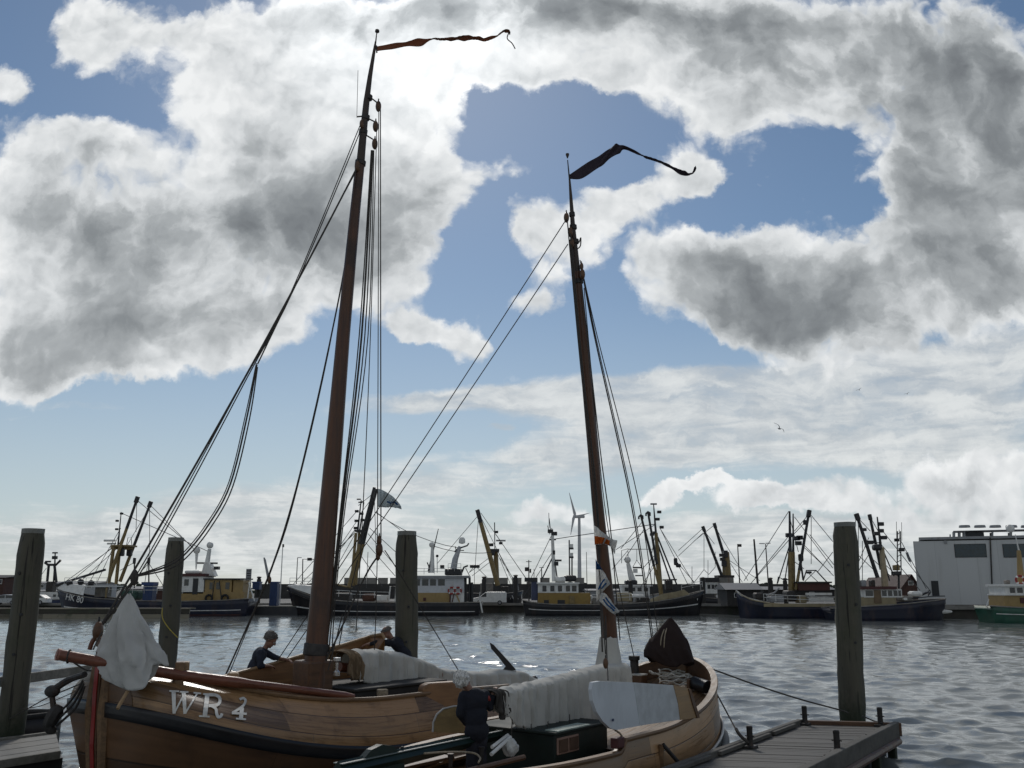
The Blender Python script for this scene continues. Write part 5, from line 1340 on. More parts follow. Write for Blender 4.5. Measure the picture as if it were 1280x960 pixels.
# standing and running rigging
rope(A.root, 'forestay', [(447, 208, 19.70), (124, 786, 16.05)], .022, drop=.22)
rope(A.root, 'jib_halyard', [(452, 152, 19.75), (364, 365, 18.85), (300, 484, 18.15), (233, 608, 17.15), (174, 713, 16.45), (128, 782, 16.10)], .012)
rope(A.root, 'jib_halyard', [(450, 165, 19.75), (367, 362, 18.85), (309, 472, 18.25), (238, 606, 17.25), (178, 712, 16.45), (131, 779, 16.15)], .013)
rope(A.root, 'topping_line', [(446, 212, 19.70), (380, 336, 18.95), (322, 455, 18.25)], .016)
for dx, dy, r in ((0, 0, .018), (3, 3, .014), (-2, -2, .011)):
    rope(A.root, 'slack_halyard', [(321 + dx * .3, 456 + dy, 18.15), (309 + dx, 520 + dy, 17.95), (288 + dx, 605 + dy, 17.6), (260 + dx, 657 + dy, 17.25), (229 + dx, 695 + dy, 16.95), (206 + dx, 709 + dy, 16.7), (172, 719 + dy * .4, 16.4)], r)
kn = MB().ball(at(168, 722, 16.35), (.07, .07, .14), 10, 8).build('rope_knot', M_rope, A.root, smooth=True)
rope(A.root, 'halyard_tail', [(170, 721, 16.35), (163, 731, 16.35), (157, 737, 16.33)], .025)
block(A.root, 122.5, 789, 16.05, .15); rope(A.root, 'block_pendant', [(121, 794, 16.05), (115, 803, 16.05), (112, 812, 16.05)], .04, M_spar)
rope(A.root, 'shroud', [(453, 205, 19.75), (434, 318, 19.85), (414, 420, 19.95), (391, 525, 20.05), (365, 630, 20.15), (334, 724, 20.25), (281, 846, 20.35)], .018)
rope(A.root, 'shroud', [(452, 210, 19.75), (411, 438, 19.95), (368, 624, 20.15), (341, 708, 20.25), (316, 770, 20.35), (284, 848, 20.35)], .010)
block(A.root, 337, 725, 20.25, .07)
rope(A.root, 'flag_halyard', [(473.5, 136, 19.85), (472, 612, 19.65), (470.5, 745, 19.65), (468, 812, 19.95)], .010)
rope(A.root, 'peak_halyard', [(475.5, 136, 19.85), (476.2, 672, 19.65)], .013)
rope(A.root, 'peak_halyard', [(471, 160, 19.85), (463, 420, 19.65), (454, 630, 19.55), (445, 790, 19.55)], .010)
for k, (dx, r) in enumerate(((0, .022), (4, .014), (8, .012), (-3, .014))):
    rope(A.root, 'throat_halyard', [(465 + dx * .3, 188, 19.85), (452 + dx, 420, 19.55), (428 + dx * .5, 630, 19.45), (415 + dx * .5, 750, 19.35), (407 + dx, 815, 19.25)], r)
block(A.root, 474, 676, 19.65, .10); block(A.root, 474, 687, 19.65, .14); block(A.root, 472.5, 695, 19.65, .09)
rope(A.root, 'tackle_fall', [(471, 697, 19.65), (461, 712, 19.55), (447, 740, 19.45), (434, 769, 19.35), (417, 806, 19.25), (405, 828, 19.15)], .020)
rope(A.root, 'tackle_fall', [(428, 768, 19.35), (420, 800, 19.25), (410, 838, 19.05)], .012); rope(A.root, 'tackle_fall', [(447, 700, 19.55), (433, 760, 19.45), (424, 806, 19.35)], .011)
rope(A.root, 'boom_lift', [(481, 688, 19.65), (496, 711, 19.95), (538, 780, 21.15), (573, 838, 22.15)], .012)
rope(A.root, 'deck_line', [(85, 822, 15.80), (95, 830, 15.95), (110, 838, 16.00), (125, 836, 15.95), (133, 826, 15.95)], .016)
rope(A.root, 'deck_line', [(162, 860, 15.2), (150, 880, 15.1), (147, 886, 15.05)], .03, M_oaklight)

# raised leeboard on the far side, wide end aft
P1_, P2_ = at(267, 849, 19.55), at(392, 816, 21.05)
far = [at(266, 850, 19.2), at(300, 841, 19.75), at(345, 829, 20.45), at(392, 815.5, 21.2), at(430, 806, 21.9), at(462, 796, 22.5), at(492, 790, 22.9), at(500, 797, 22.95)]
bot = [Vector((p.x, p.y, .95)) for p in far[::-1]]
far = far[:-2] + [at(478, 793, 22.05), at(481, 799, 22.05)]; bot = [Vector((p.x, p.y, .95)) for p in far[::-1]]
lb = MB().prism(far + bot, Vector((-.03, .045, 0))).build('leeboard', wood('leeboard_brown', (.23, .12, .05), .5, grain=12, var=.4, coord='Object'), A.root)
MB().tube([p + Vector((0, 0, .01)) for p in far], .035, 8).build('leeboard_edge', M_oaklight, lb, smooth=True)
# near leeboard head: thick rounded board lying against the rail
c0 = at(528, 890, 18.95)
ol = []
for px, py in ((528, 863), (530.5, 857), (537, 854), (570, 852), (578, 856), (579, 884), (572, 889), (548, 889), (537, 885), (530.5, 876)):
    ol.append(at(px, py, 19.3 + (px - 530) * .012))
lbn = MB().prism(ol, Vector((-.12, .2, .0))).build('leeboard', M_hullA if False else wood('leeboard_varnish', (.23, .125, .06), .5, grain=9, var=.4, coord='Object'), A.root)
md = lbn.modifiers.new('bev', 'BEVEL'); md.width = .035; md.segments = 3; md.limit_method = 'ANGLE'
# rudder head standing above the stern
MB().prism(pts3([(612, 803, 24.20), (617, 806, 24.20), (637, 828, 24.20), (644, 836, 24.20), (645, 838, 24.20), (628, 838, 24.20), (632, 833, 24.20), (622, 820, 24.20), (614, 811, 24.20)]), (0, .12, 0)).build('rudder_head', M_black, A.root)
# boom under its cover
MB().tube([at(424, 834, 19.85), at(662, 852, 24.9)], [.10, .08], 10).build('boom', M_spar, A.root, smooth=True)
rd = MB().ball(at(668, 849, 24.9), .09, 10, 8).build('boom_end', M_black, A.root, smooth=True)

def drape(name, tops, bots, Ys, axis, half, mt, label, cat, far_drop=.7, wr=.05, seed=1, nrow=34, nc=90, ridge=.0):
    """cloth hung over a spar: tops / bots are pixel rows (x, y) along the spar"""
    side = axis
    tx = np.array([q[0] for q in tops]); ty = np.array([q[1] for q in tops])
    bx = np.array([q[0] for q in bots]); by = np.array([q[1] for q in bots])
    yx = np.array([q[0] for q in Ys]); yy = np.array([q[1] for q in Ys])
    rows = []
    for i in range(nc):
        px = tx[0] + (tx[-1] - tx[0]) * i / (nc - 1)
        Y = float(np.interp(px, yx, yy)); T = at(px, float(np.interp(px, tx, ty)), Y)
        zb = at(px, float(np.interp(px, bx, by)), Y - half * .6).z
        s = px * .016 * Y
        zb += .02 * lies(s * .8, seed + 5, 3)
        row = []
        hw = half * (1 + .18 * lies(s * .5, seed + 9) / 2)
        for j in range(nrow):
            f = -1 + 2 * j / (nrow - 1)                      # -1 far hem, 0 ridge, 1 near hem
            a = abs(f)
            drop = (T.z - zb) * (far_drop if f < 0 else 1)
            if a < .3:
                o = hw * math.sin(a / .3 * PI / 2) ; z = T.z - hw * .35 * (1 - math.cos(a / .3 * PI / 2)) - .02
            else:
                g = (a - .3) / .7
                o = hw * (1 + .12 * g); z = T.z - hw * .35 - .02 - (drop - hw * .35) * g
            amp = wr * (.25 + min(1, a / .3) * .5 + a * .9)
            fold = .55 * crease(s * 1.6 + f * 1.1 + .5 * lies(z * 2.2, seed + 3, 2), seed, 4) + .5 * lies(s * 1.3 + f * .9, seed, 3)
            o += amp * fold * .5
            z += .012 * lies(s * 2 + f * 2, seed + 2, 3) * (1 - a * .5)
            sgn = 1 if f > 0 else -1
            row.append(Vector((T.x, T.y, z)) + side * (o * sgn))
        rows.append(row)
    o = MB().grid(rows).build(name, mt, None, smooth=True, solid=.012)
    return tag(o, label, cat)
sideA = Vector((A.l.x, A.l.y, 0))
drape('sail_cover', [(427, 813), (445, 811), (470, 811), (500, 815.5), (522, 823), (545, 834), (575, 837), (600, 839), (625, 835.5), (650, 838), (667, 848)],
      [(427, 838), (434, 848), (450, 853), (480, 856), (520, 857), (530, 864), (600, 858), (640, 855), (667, 853)], [(427, 19.9), (667, 24.9)], sideA, .30, M_canvas2,
      'cream canvas cover over the long boom of the WR 4 boat', 'sail cover', wr=.045, seed=4)
# brown sail edge bunched out of the cover's mast end
drape('furled_sail', [(424, 812.5), (431, 811), (440, 813)], [(424, 842), (431, 850), (440, 848)], [(424, 19.8), (440, 20.1)], sideA, .33, M_tancanvas,
      'tan brown sail edge bunched at the mast end of the cream cover', 'sail', wr=.09, seed=8, nc=24)

def shell(name, rows, Y, ratio, mt, label, cat, hem=None, seed=2, lean=0.0, n=56, wr=.03, nrow=30):
    """cloth closed round a furled sail: rows are (left px, right px, py); hem(angle) lifts the lower edge"""
    ys = np.array([r[2] for r in rows], float); lx = np.array([r[0] for r in rows], float); rx = np.array([r[1] for r in rows], float)
    out = []
    y0, y1 = ys[0], ys[-1]
    for i in range(nrow):
        f = i / (nrow - 1)
        row = []
        for k in range(n):
            a = 2 * PI * k / n
            ye = y1 - (hem(a) if hem else 0)
            py = y0 + (ye - y0) * f
            l = float(np.interp(py, ys, lx)); r = float(np.interp(py, ys, rx))
            cx = (l + r) / 2; hw = (r - l) / 2
            P_ = at(cx + hw * math.cos(a), py, Y)
            w = abs(at(cx + hw, py, Y).x - at(cx, py, Y).x)
            P_.y += -math.sin(a) * w * ratio + lean * f
            d = Vector((math.cos(a), -math.sin(a), 0))
            fold = (.6 * crease(a * 1.5 + f * 1.2 + .4 * lies(f * 3, seed + 2, 2), seed, 4) + .5 * lies(a * 2.0 + f * 1.5, seed, 4)) * wr * (f ** .7) * min(1, w * 2)
            if math.sin(a) > -.2 or True: P_ += d * fold * (abs(math.sin(a)) ** .5)
            P_.z += .012 * lies(f * 9 + a * 2, seed + 4, 4)
            row.append(P_)
        out.append(row)
    o = MB().grid(out, closed=True).build(name, mt, None, smooth=True, solid=.012)
    return tag(o, label, cat)
def hemA(a):
    # the near hem is deepest in the middle, higher at the forward end and behind
    c = math.cos(a); s = math.sin(a)
    h = 46 * (-c) ** 2.6 if c < 0 else 29 * min(1, max(0, (c - .45) / .3)) ** 1.5
    if s < 0: h += 8 * (-s)
    return h
shell('jib_cover', [(159.5, 163.5, 743), (153, 168, 752), (143, 176, 768), (134, 186, 785), (125, 196, 803), (117, 208, 820), (116.5, 211, 830), (117, 211, 860)], 15.3, .38, M_canvas,
      'white canvas hood laced over the furled jib at the WR 4 bow', 'sail cover', hemA, wr=.085, nrow=44, n=84)
rope(A.root, 'cover_lacing', [(116.5, 812, 15.65), (122, 800, 15.75), (128, 790, 15.85)], .012)

# anchor hanging off the bow
an = thing('anchor', at(66, 886, 15.95), 'black iron anchor hanging from the WR 4 bow at the left', 'anchor')
MB().tube(smooth_path(pts3([(106, 843, 15.6), (86, 850, 15.85), (70, 860, 15.85)]), 4), [.05] * 4 + [.06] * 5, 8).build('shank', M_iron, an, smooth=True)
MB().ball(at(65.5, 864, 15.85), (.13, .1, .1), 10, 8).build('ring_boss', M_iron, an, smooth=True)
MB().tube(pts3([(60, 868, 15.80), (72, 862, 15.90)]), [.05, .05], 8).build('stock', M_iron, an, smooth=True)
MB().tube(pts3([(65, 870, 15.85), (67, 884, 15.85)]), [.045, .05], 8).build('pendant_bar', M_iron, an, smooth=True)
MB().tube(smooth_path(pts3([(75, 882, 15.90), (68, 893, 15.85), (62, 905, 15.85), (63, 912, 15.85), (70, 912, 15.90)]), 5), [.07, .09, .1, .11, .12, .12, .12, .12, .11, .11, .1, .1, .09, .09, .08, .08, .07, .07, .06, .05, .04], 8).build('fluke', M_iron, an, smooth=True)
for a_ in (((104, 850, 15.5), (90, 874, 15.6), (72, 893, 15.85)), ((105, 853, 15.5), (93, 878, 15.6), (72, 900, 15.85)), ((106, 857, 15.5), (95, 884, 15.6), (71, 907, 15.85))):
    rope(A.root, 'bobstay', a_, .02, M_iron)

# ======== boat B
B = Boat('wooden_sailboat', 'smaller honey coloured wooden sailing boat with green cabin, tiller and white leeboard', 1.088, 17.044, .938, 8.836, 1.567, (1.017, .89, .0), (.314, .754, .1), 3.595, -1)
B.m = 1.691; B.e = 1.991; B.step = .17
B.wth = .19; B.bul = .30
B.basics(M_hullB, M_lowA, True)
B.deck(-.3, 4.38, M_deckwood)
so = MB().grid([[B.w(x, y * max(B.hb(x * 2 / B.L) * .9, .02), .45) for y in np.linspace(-1, 1, 7)] for x in np.linspace(-4.45, -.2, 20)]).build('cockpit_sole', M_deckwood, B.root)
sd_ = MB()
for s_ in (1, -1):
    sd_.grid([[B.w(x, s_ * (B.hb(x * 2 / B.L) - .08), B.rail(x * 2 / B.L) - .22), B.w(x, s_ * (B.hb(x * 2 / B.L) - .38), B.rail(x * 2 / B.L) - .24)] for x in np.linspace(-4.3, -.3, 24)])
sd_.build('side_deck', M_oak, B.root, solid=.04)
stB = MB().prism([B.w(x, -.09, z) for x, z in ((4.2, -.5), (4.38, 0), (4.5, .9), (4.54, 1.6), (4.52, 2.08), (4.36, 2.1), (4.28, 1.8))], B.l * .18).build('stem_post', M_oak, B.root)
tr_ = MB().box(B.w(-1.0, 0, .80), (1.6, 1.6, .70), rz=B.th, bev=.03).build('cabin_trunk', mat('dark_green_paint', (.004, .014, .011), .55, var=.2, scale=3), B.root)
MB().box(B.w(-1.0, 0, 1.165), (1.7, 1.7, .045), rz=B.th, bev=.015).build('cabin_roof', mat('roof_green_paint', (.006, .014, .011), .7, var=.4, scale=1.2), tr_)
MB().box(B.w(-1.3, -.72, 1.195), (.95, .26, .025), rz=B.th, bev=.008).build('roof_edge_board', mat('pale_green_paint', (.30, .38, .34), .5, var=.25, scale=3, dirt=((.05, .09, .07), 3, .7)), tr_)
wf = MB().box(B.w(-1.45, -.805, .97), (.62, .03, .25), rz=B.th, bev=.01).build('window_frame', mat('pinkish_frame', (.30, .19, .15), .6), tr_)
for dx in (-.15, .15): MB().box(B.w(-1.45 + dx, -.823, .97), (.25, .02, .19), rz=B.th).build('window_pane', mat('brown_glass', (.10, .065, .05), .2, bump=0), wf)
# tiller and rudder
M_grn = mat('tiller_green_paint', (.004, .018, .013), .5, var=.2, scale=4)
M_pgrn = mat('tiller_top_grey', (.17, .20, .195), .5, var=.1, scale=4)
ru = MB().prism([B.w(x, -.05, z) for x, z in ((-4.4, -.4), (-4.4, 1.0), (-4.47, 1.16), (-4.65, 1.28), (-4.85, 1.32), (-5.05, 1.28), (-5.23, 1.16), (-5.4, 1.05), (-5.45, .85), (-5.4, .3), (-5.3, -.4))], B.l * .10).build('rudder', M_grn, B.root)
MB().prism([B.w(x, -.06, z) for x, z in ((-4.42, .2), (-4.42, .88), (-5.4, .83), (-5.35, .2))], B.l * .12).build('rudder_cheek', M_oaklight, ru)
ti = MB().tube([B.w(-5.6, 0, 1.09), B.w(-4.6, 0, 1.10), B.w(-3.2, 0, 1.12), B.w(-2.1, 0, 1.13)], [.12, .12, .10, .075], 4).build('tiller', M_grn, B.root)
MB().add([B.w(-5.6, -.085, 1.18), B.w(-5.6, .085, 1.18), B.w(-2.15, .05, 1.19), B.w(-2.15, -.05, 1.19)], [(0, 1, 2, 3)]).build('tiller_top', M_pgrn, ti, solid=.012)
for x in (-4.4, -3.3): MB().box(B.w(x, 0, 1.20), (.03, .03, .07), rz=B.th).build('tiller_pin', M_iron, ti)
for s_, x0, x1 in ((1, -4.4, -2.6), (-1, -4.5, -2.7)):
    MB().tube([B.w(x0, s_ * .7, .92), B.w((x0 + x1) / 2, s_ * .78, .93), B.w(x1, s_ * .85, .95)], .04, 8).build('cockpit_coaming', M_oakdark, B.root, smooth=True)
for x in (-3.9, -3.2): MB().tube([B.w(x, -.45, .45), B.w(x, -.45, 1.05), B.w(x, -.45, 1.12)], [.03, .03, .05], 8).build('cleat_post', M_iron, B.root, smooth=True)
rope(B.root, 'mainsheet', [(530, 942, 13.52), (560, 940, 13.73), (590, 941, 13.95), (600, 947, 13.84), (598, 953, 13.63)], .014, M_rope_tan)
# bow bits
MB().box(B.w(3.5, .6, 1.42), (.26, .24, .34), rz=B.th, bev=.01).build('bow_locker', M_oakdark, B.root); MB().box(B.w(3.5, .6, 1.605), (.28, .26, .03), rz=B.th, bev=.008).build('locker_lid', M_rope_white, B.root)
MB().tube([B.w(3.4, -1.0, 1.45), B.w(3.6, -.6, 1.5)], [.13, .13], 14).build('windlass_drum', M_black, B.root, smooth=True)
for y_ in (-1.05, -.55): MB().box(B.w(3.5, y_, 1.4), (.16, .06, .36), rz=B.th, bev=.02).build('windlass_post', M_oakdark, B.root)
MB().lathe(at(793, 832, 20.4), [(.09, -.5), (.09, .1), (.12, .12), (.12, .2)], 12).build('mooring_bitt', M_iron, B.root, smooth=True)
MB().box(B.w(3.3, -.1, 1.34), (1.2, .6, .05), rz=B.th, bev=.01).build('fore_hatch', mat('orange_varnish', (.36, .17, .04), .35, var=.3, scale=5), B.root)
co = MB(); g_ = random.Random(4)
for k in range(9):
    c = B.w(3.85 + g_.uniform(-.2, .2), .0 + g_.uniform(-.2, .2), 1.46 + k * .025)
    pts = [c + Vector((math.cos(a) * (.26 + .05 * math.sin(a * 3 + k)), math.sin(a) * (.22 + .05 * math.cos(a * 2 + k)), .03 * math.sin(a * 2 + k * 2) + .02 * math.sin(a * 5))) for a in np.linspace(0, 2 * PI, 26)]
    co.tube(pts, .016, 6)
co.solo('rope_coil', M_rope_white, 'tangled white rope coil lying on the foredeck beside the dark red hood', 'rope', smooth=True)
# leeboard, raised, on the near side
def side_pt(px, py, off):
    """on the upright plane alongside boat B's starboard side"""
    k = (px - 640) / FPX
    best = None
    o = B.c - B.l * (B.B + off)
    d1 = at(px, py, 1.0) - Vector((0, 0, EYE))
    s_ = (o.x * d1.y - o.y * d1.x) / (B.h.y * d1.x - B.h.x * d1.y)
    Y = o.y + B.h.y * s_
    return at(px, py, Y)
ob = [(741, 853), (739.5, 862), (741, 876), (746, 890), (754, 902), (763, 910.5), (771, 912.5), (820, 903.5), (872, 896.5), (866, 876), (862, 861), (842, 856.5), (790, 853), (750, 851.5)]
lw = MB().prism([side_pt(x, y, .06) for x, y in ob], B.l * .06).build('leeboard', mat('leeboard_grey_white', (.60, .64, .68), .4, var=.05, scale=2, bump=.06, dirt=((.42, .45, .47), 2, .5)), B.root)
op = [(842, 856.3), (862, 860.8), (866, 876), (872.3, 896.8), (850.5, 900), (848, 880)]
MB().prism([side_pt(x, y, .072) for x, y in op], B.l * .085).build('leeboard_wood_end', M_oaklight, lw)
op = [(792, 853.4), (842, 856.6), (848, 880), (850.5, 899.5), (800, 907), (796, 880)]
MB().prism([side_pt(x, y, .064) for x, y in op], B.l * .01).build('leeboard_worn_patch', mat('leeboard_worn', (.50, .53, .55), .55, var=.12, scale=6), lw)
pin = side_pt(766, 900, .075); MB().lathe(pin, [(.022, 0), (.022, .012)], 10, -B.l).build('leeboard_bolt', M_blue, lw)
ir = MB().prism([side_pt(x, y, .09) for x, y in ((861, 861), (864, 861), (869, 878), (875, 897), (872, 898), (866, 880))], B.l * .12).build('leeboard_iron', M_oakdark, lw)
rope(B.root, 'leeboard_tackle', [(757, 770, 17.33), (758.5, 818, 17.00), (760, 850, 16.35)], .012); block(B.root, 757, 829, 15.4, .08)
rope(B.root, 'leeboard_lashing', [(768, 912, 15.15), (776, 918, 15.26), (781, 928, 15.37)], .016, M_rope_tan)
MB().box(side_pt(772, 928, -.02), (.22, .14, .16), rz=B.th, bev=.02).build('rail_chock', M_dred, B.root)
# port leeboard, only its rounded end shows
ol = [(541, 915), (541.5, 903), (546, 893), (554, 886), (566, 883), (600, 880), (600, 918)]
k_ = MB().prism([at(x, y, 15.5 + (x - 541) * .008) for x, y in ol], Vector((.05, .05, 0))).build('leeboard', wood('pale_leeboard', (.34, .24, .11), .5, grain=10, var=.3, coord='Object'), B.root)
MB().tube([at(x, y, 15.5 + (x - 541) * .008) for x, y in ol[:6]], .016, 6).build('leeboard_edge', M_canvas, k_, smooth=True)
# boarding bracket on the hull
MB().tube([B.surf(.02, .25, -1, .05), B.surf(.02, 1.4, -1, .06)], .045, 8).build('fender_board', M_oak, B.root, smooth=True)
MB().tube([B.surf(.02, .25, -1, .08), B.surf(.02, 1.0, -1, .35) + B.h * .55 - Vector((0, 0, .1))], .035, 8).build('fender_strut', M_iron, B.root, smooth=True)
fe = MB().tube([B.surf(t, 1.22, -1, .12) for t in np.linspace(.42, .86, 14)], [.05] + [.085] * 12 + [.05], 12).build('rope_fender', mat('grey_fender', (.22, .22, .21), .8, var=.2, scale=6), B.root, smooth=True)

# gear lying about in the cockpit
for s_ in (1, -1):
    MB().box(B.w(-3.2, s_ * 1.02, .72), (1.9, .36, .05), rz=B.th, bev=.01).build('cockpit_bench', M_oakdark, B.root)
# mast, boot and boom
mb_ = [(767, 845), (763, 800), (760, 760), (746, 620), (729, 420), (721.4, 340), (716.2, 285), (713.5, 245), (711.8, 222)]
yB = lambda py: 18.25 - (845 - py) / 623 * .9
mastB = MB().tube([at(x, y, yB(y)) for x, y in mb_[:6]], [.15, .145, .135, .11, .085, .07], 18).build('mast', M_mast, B.root, smooth=True)
MB().tube([at(x, y, yB(y)) for x, y in mb_[5:]], [.068, .05, .032, .018], 12).build('mast_head', M_mastdark, mastB, smooth=True)
for x, y, r in ((715, 268, .05), (717, 284, .055), (719, 302, .062), (723, 352, .08)):
    MB().lathe(at(x, y, yB(y)), [(r * 1.0, -.05), (r * 1.2, -.04), (r * 1.2, .04), (r * 1.0, .05)], 14, (-.08, -.05, 1)).build('mast_band', M_iron, mastB, smooth=True)
for x, y, s_ in ((708, 272, .10), (713, 290, .10), (714.5, 304, .10), (728, 343, .10), (727, 333, .07)): block(B.root, x, y, 17.4, s_)
MB().tube([at(711.8, 224, 17.33), at(709.5, 200, 17.33)], [.016, .01], 6).build('vane_spindle', M_iron, mastB); MB().lathe(at(709.3, 195, 17.33), [(.01, -.05), (.035, .02), (.035, .05), (.01, .06)], 10).build('vane_finial', M_iron, mastB, smooth=True)
rope(mastB, 'cleat_hook', [(724, 303, 17.39), (726, 297, 17.39), (725.5, 307, 17.39), (722, 311, 17.39)], .012)
shell('mast_boot', [(750, 771, 797), (748.5, 773, 806), (746.5, 775.5, 820), (744, 778, 834), (740, 781, 850), (738, 783, 858)], 18.05, .9, M_canvas2, 'cream canvas boot wrapped round the foot of the second mast', 'sail cover', wr=.03, seed=12, n=40, nrow=24)
MB().tube([at(772, 850, 18.05), at(614, 876, 15.0)], [.09, .07], 10).build('boom', M_spar, B.root, smooth=True)
sideB = Vector((-B.l.x, -B.l.y, 0))
cvB = drape('sail_cover', [(618, 861), (640, 856), (680, 848), (710, 841), (735, 834), (755, 829), (778, 828)], [(618, 892), (632, 905), (650, 912), (680, 917), (700, 911), (722, 905), (740, 897), (760, 878), (778, 860)],
      [(618, 15.1), (680, 16.3), (778, 18.0)], sideB, .20, M_canvas2, 'pale canvas cover hanging in folds over the boom of the smaller boat', 'sail cover', wr=.036, seed=15)
for x0, y0, x1, y1, Y_ in ((664, 908, 665, 934, 15.7), (685, 905, 686, 940, 15.9), (640, 902, 639, 925, 15.3), (712, 896, 713, 915, 16.4)):
    MB().tube(smooth_path(pts3([(x0, y0 - 3, Y_ - .28), (x0, y0 + 3, Y_ - .30), (x1, y1, Y_ - .25)]), 5), .008, 5).build('cover_tie', M_rope, cvB, smooth=True)
drape('furled_sail', [(609, 862), (615, 859), (624, 860)], [(609, 884), (616, 897), (624, 892)], [(609, 14.95), (624, 15.2)], sideB, .2, mat('dark_sail_cloth', (.05, .045, .04), .9), 'dark sail end showing at the open end of the pale cover', 'sail', wr=.06, seed=22, nc=20)
shell('jib_cover', [(837, 839.5, 773), (829, 847, 782), (820, 853, 791), (811, 859, 801), (805, 863, 812), (805, 866, 820), (808, 868, 830)], 20.1, .7, M_redcanvas, 'dark red brown canvas hood over the furled jib at the second bow', 'sail cover',
      lambda a: 8 * max(0, -math.cos(a)) ** 2 + 3 * math.sin(a * 3), seed=31, wr=.05)
rope(B.root, 'hood_lashing', [(838, 774, 20.27), (829, 790, 19.95), (826, 805, 19.84), (828, 826, 19.84)], .014, M_rope_tan); rope(B.root, 'hood_lashing', [(838, 774, 20.27), (831, 795, 19.84), (830, 826, 19.84)], .012, M_rope_tan)
# rigging
rope(B.root, 'halyard', [(709, 274, 17.33), (726, 460, 17.55), (744, 620, 17.66), (751, 740, 17.77), (757, 800, 17.77)], .012)
rope(B.root, 'halyard', [(713, 292, 17.33), (728, 460, 17.55), (746, 620, 17.66), (750, 735, 17.77), (753, 815, 17.66)], .015)
rope(B.root, 'topping_lift', [(713, 305, 17.33), (735, 560, 17.44), (748, 700, 17.33), (757, 818, 17.11)], .010)
rope(B.root, 'forestay', [(727, 334, 17.39), (743, 420, 18.09), (789, 630, 19.62), (813, 786, 20.38), (815, 820, 20.49)], .014); rope(B.root, 'forestay', [(727, 334, 17.39), (744.5, 420, 18.09), (791, 630, 19.62), (815, 786, 20.38), (817, 820, 20.49)], .010)
rope(B.root, 'forestay', [(725, 325, 17.39), (746.5, 420, 18.09), (799, 630, 19.62), (821, 782, 20.38), (826, 820, 20.49)], .010)
rope(B.root, 'shroud', [(730, 360, 17.44), (752, 600, 17.99), (770, 715, 18.75), (794, 828, 19.51)], .009); rope(B.root, 'shroud', [(726, 345, 17.44), (750, 560, 17.66), (763, 660, 17.88), (775, 800, 18.20)], .011)
# the pair of lines run across to the far boat's raised leeboard
for a_, b_, nm in (((708, 274, 17.33), (344, 830, 20.45), 0), ((710, 305, 17.33), (356, 827, 20.6), 1)):
    MB().tube(sag(at(*a_), at(*b_), .05, 14), .011, 6).solo('hoisting_line', M_rope, ('upper' if nm == 0 else 'lower') + ' of two long lines from the second mast down to the brown leeboard', 'rope', 'lines between the two sailing boats', smooth=True)
# ------------------------------------------------------------------ piles, piers, flags, mooring lines
M_pile = wood('pile_timber', (0.075, 0.070, 0.048), .8, grain=16, var=.5, coord='Object', along=2, dirt=((.035, .045, .018), 1.0, .7), bump=.5)
M_zinccap = mat('pile_cap_zinc', (.19, .195, .18), .5, .3, var=.2, scale=4)
_t = M_pile.node_tree; _N = NT(_t); _bs = _t.nodes['Principled BSDF']; _old = _bs.inputs['Base Color'].links[0].from_socket
_ox = _N.n('ShaderNodeSeparateXYZ'); _N.put(_ox.inputs[0], _N.n('ShaderNodeNewGeometry').outputs['Position'])
_oi = _N.n('ShaderNodeObjectInfo'); _pv = _N.n('ShaderNodeTexCoord').outputs['Object']
_wb = _N.ss(_N.m('ADD', _ox.outputs[2], _N.m('MULTIPLY', _N.noise(_pv, 7, 5, .6), .9)), .9, 1.7, 1.0, 0.0)
_c1 = _N.mix(_N.m('MULTIPLY', _oi.outputs['Random'], .35), _old, (.11, .105, .09, 1))
_spl = _N.ss(_N.noise(_N.vm('MULTIPLY', _pv, (22, 22, .55)), 1.0, 3, .5), .60, .66)
_c1 = _N.mix(_N.m('MULTIPLY', _spl, .85), _c1, (.012, .011, .009, 1))
_N.put(_bs.inputs['Base Color'], _N.mix(_wb, _c1, (.018, .026, .012, 1)))
def pile(px_t, py_t, px_b, py_b, Y, wpx, label, ztop=None):
    T = at(px_t, py_t, Y); Bq = at(px_b, py_b, Y)
    d = (T - Bq) / (T.z - Bq.z)
    B0 = Bq + d * (-1.5 - Bq.z)
    r = wpx / 2 / FPX * Y
    root = thing('mooring_pile', (B0.x, Y, 0), label, 'mooring pile', group='timber mooring piles')
    q = Vector((0, 0, 1)).rotation_difference(d.normalized()).to_matrix()
    def ringp(z, rr):
        c = B0 + d * (z - B0.z); out = []
        for k in range(24):
            a = 2 * PI * k / 24 + .26
            f = 1 - .10 * abs(math.sin(2 * a)) ** 2               # squarish log with rounded corners
            out.append(c + Vector((math.cos(a) * rr * f * 1.04, math.sin(a) * rr * f * 1.04, 0)) + Vector((.008 * lies(z * 1.7 + k * .1, k % 5), 0, 0)))
        return out
    h = T.z
    rows = [ringp(z, r * (1.0 + .03 * math.sin(z * .8))) for z in np.linspace(-1.5, h - .55, 26)] + [ringp(h - .3, r * .95), ringp(h - .08, r * .84)]
    m = MB().grid(rows, closed=True); n = len(rows); m.f.append(tuple((n - 1) * 24 + k for k in range(24)))
    m.build('shaft', M_pile, root, smooth=True, ang=60)
    cp = [ringp(h - .10, r * .87), ringp(h + .0, r * .87)]
    m = MB().grid(cp, closed=True); m.f.append(tuple(24 + k for k in range(24))); m.f.append(tuple(range(24))[::-1])
    m.build('cap', M_zinccap, root)
    for z, a in ((.62, .3), (.80, -.2), (.45, .1)):
        c = B0 + d * (h * z - B0.z); MB().lathe((c.x + a * r, Y - r * 1.0, c.z), [(.035, 0), (.03, .03)], 8, (0, -1, 0)).build('bolt_head', M_black, root)
    return root
pile(42, 661, 16, 888, 19.6, 30, 'thick timber mooring pile with pale cap standing by the anchor')
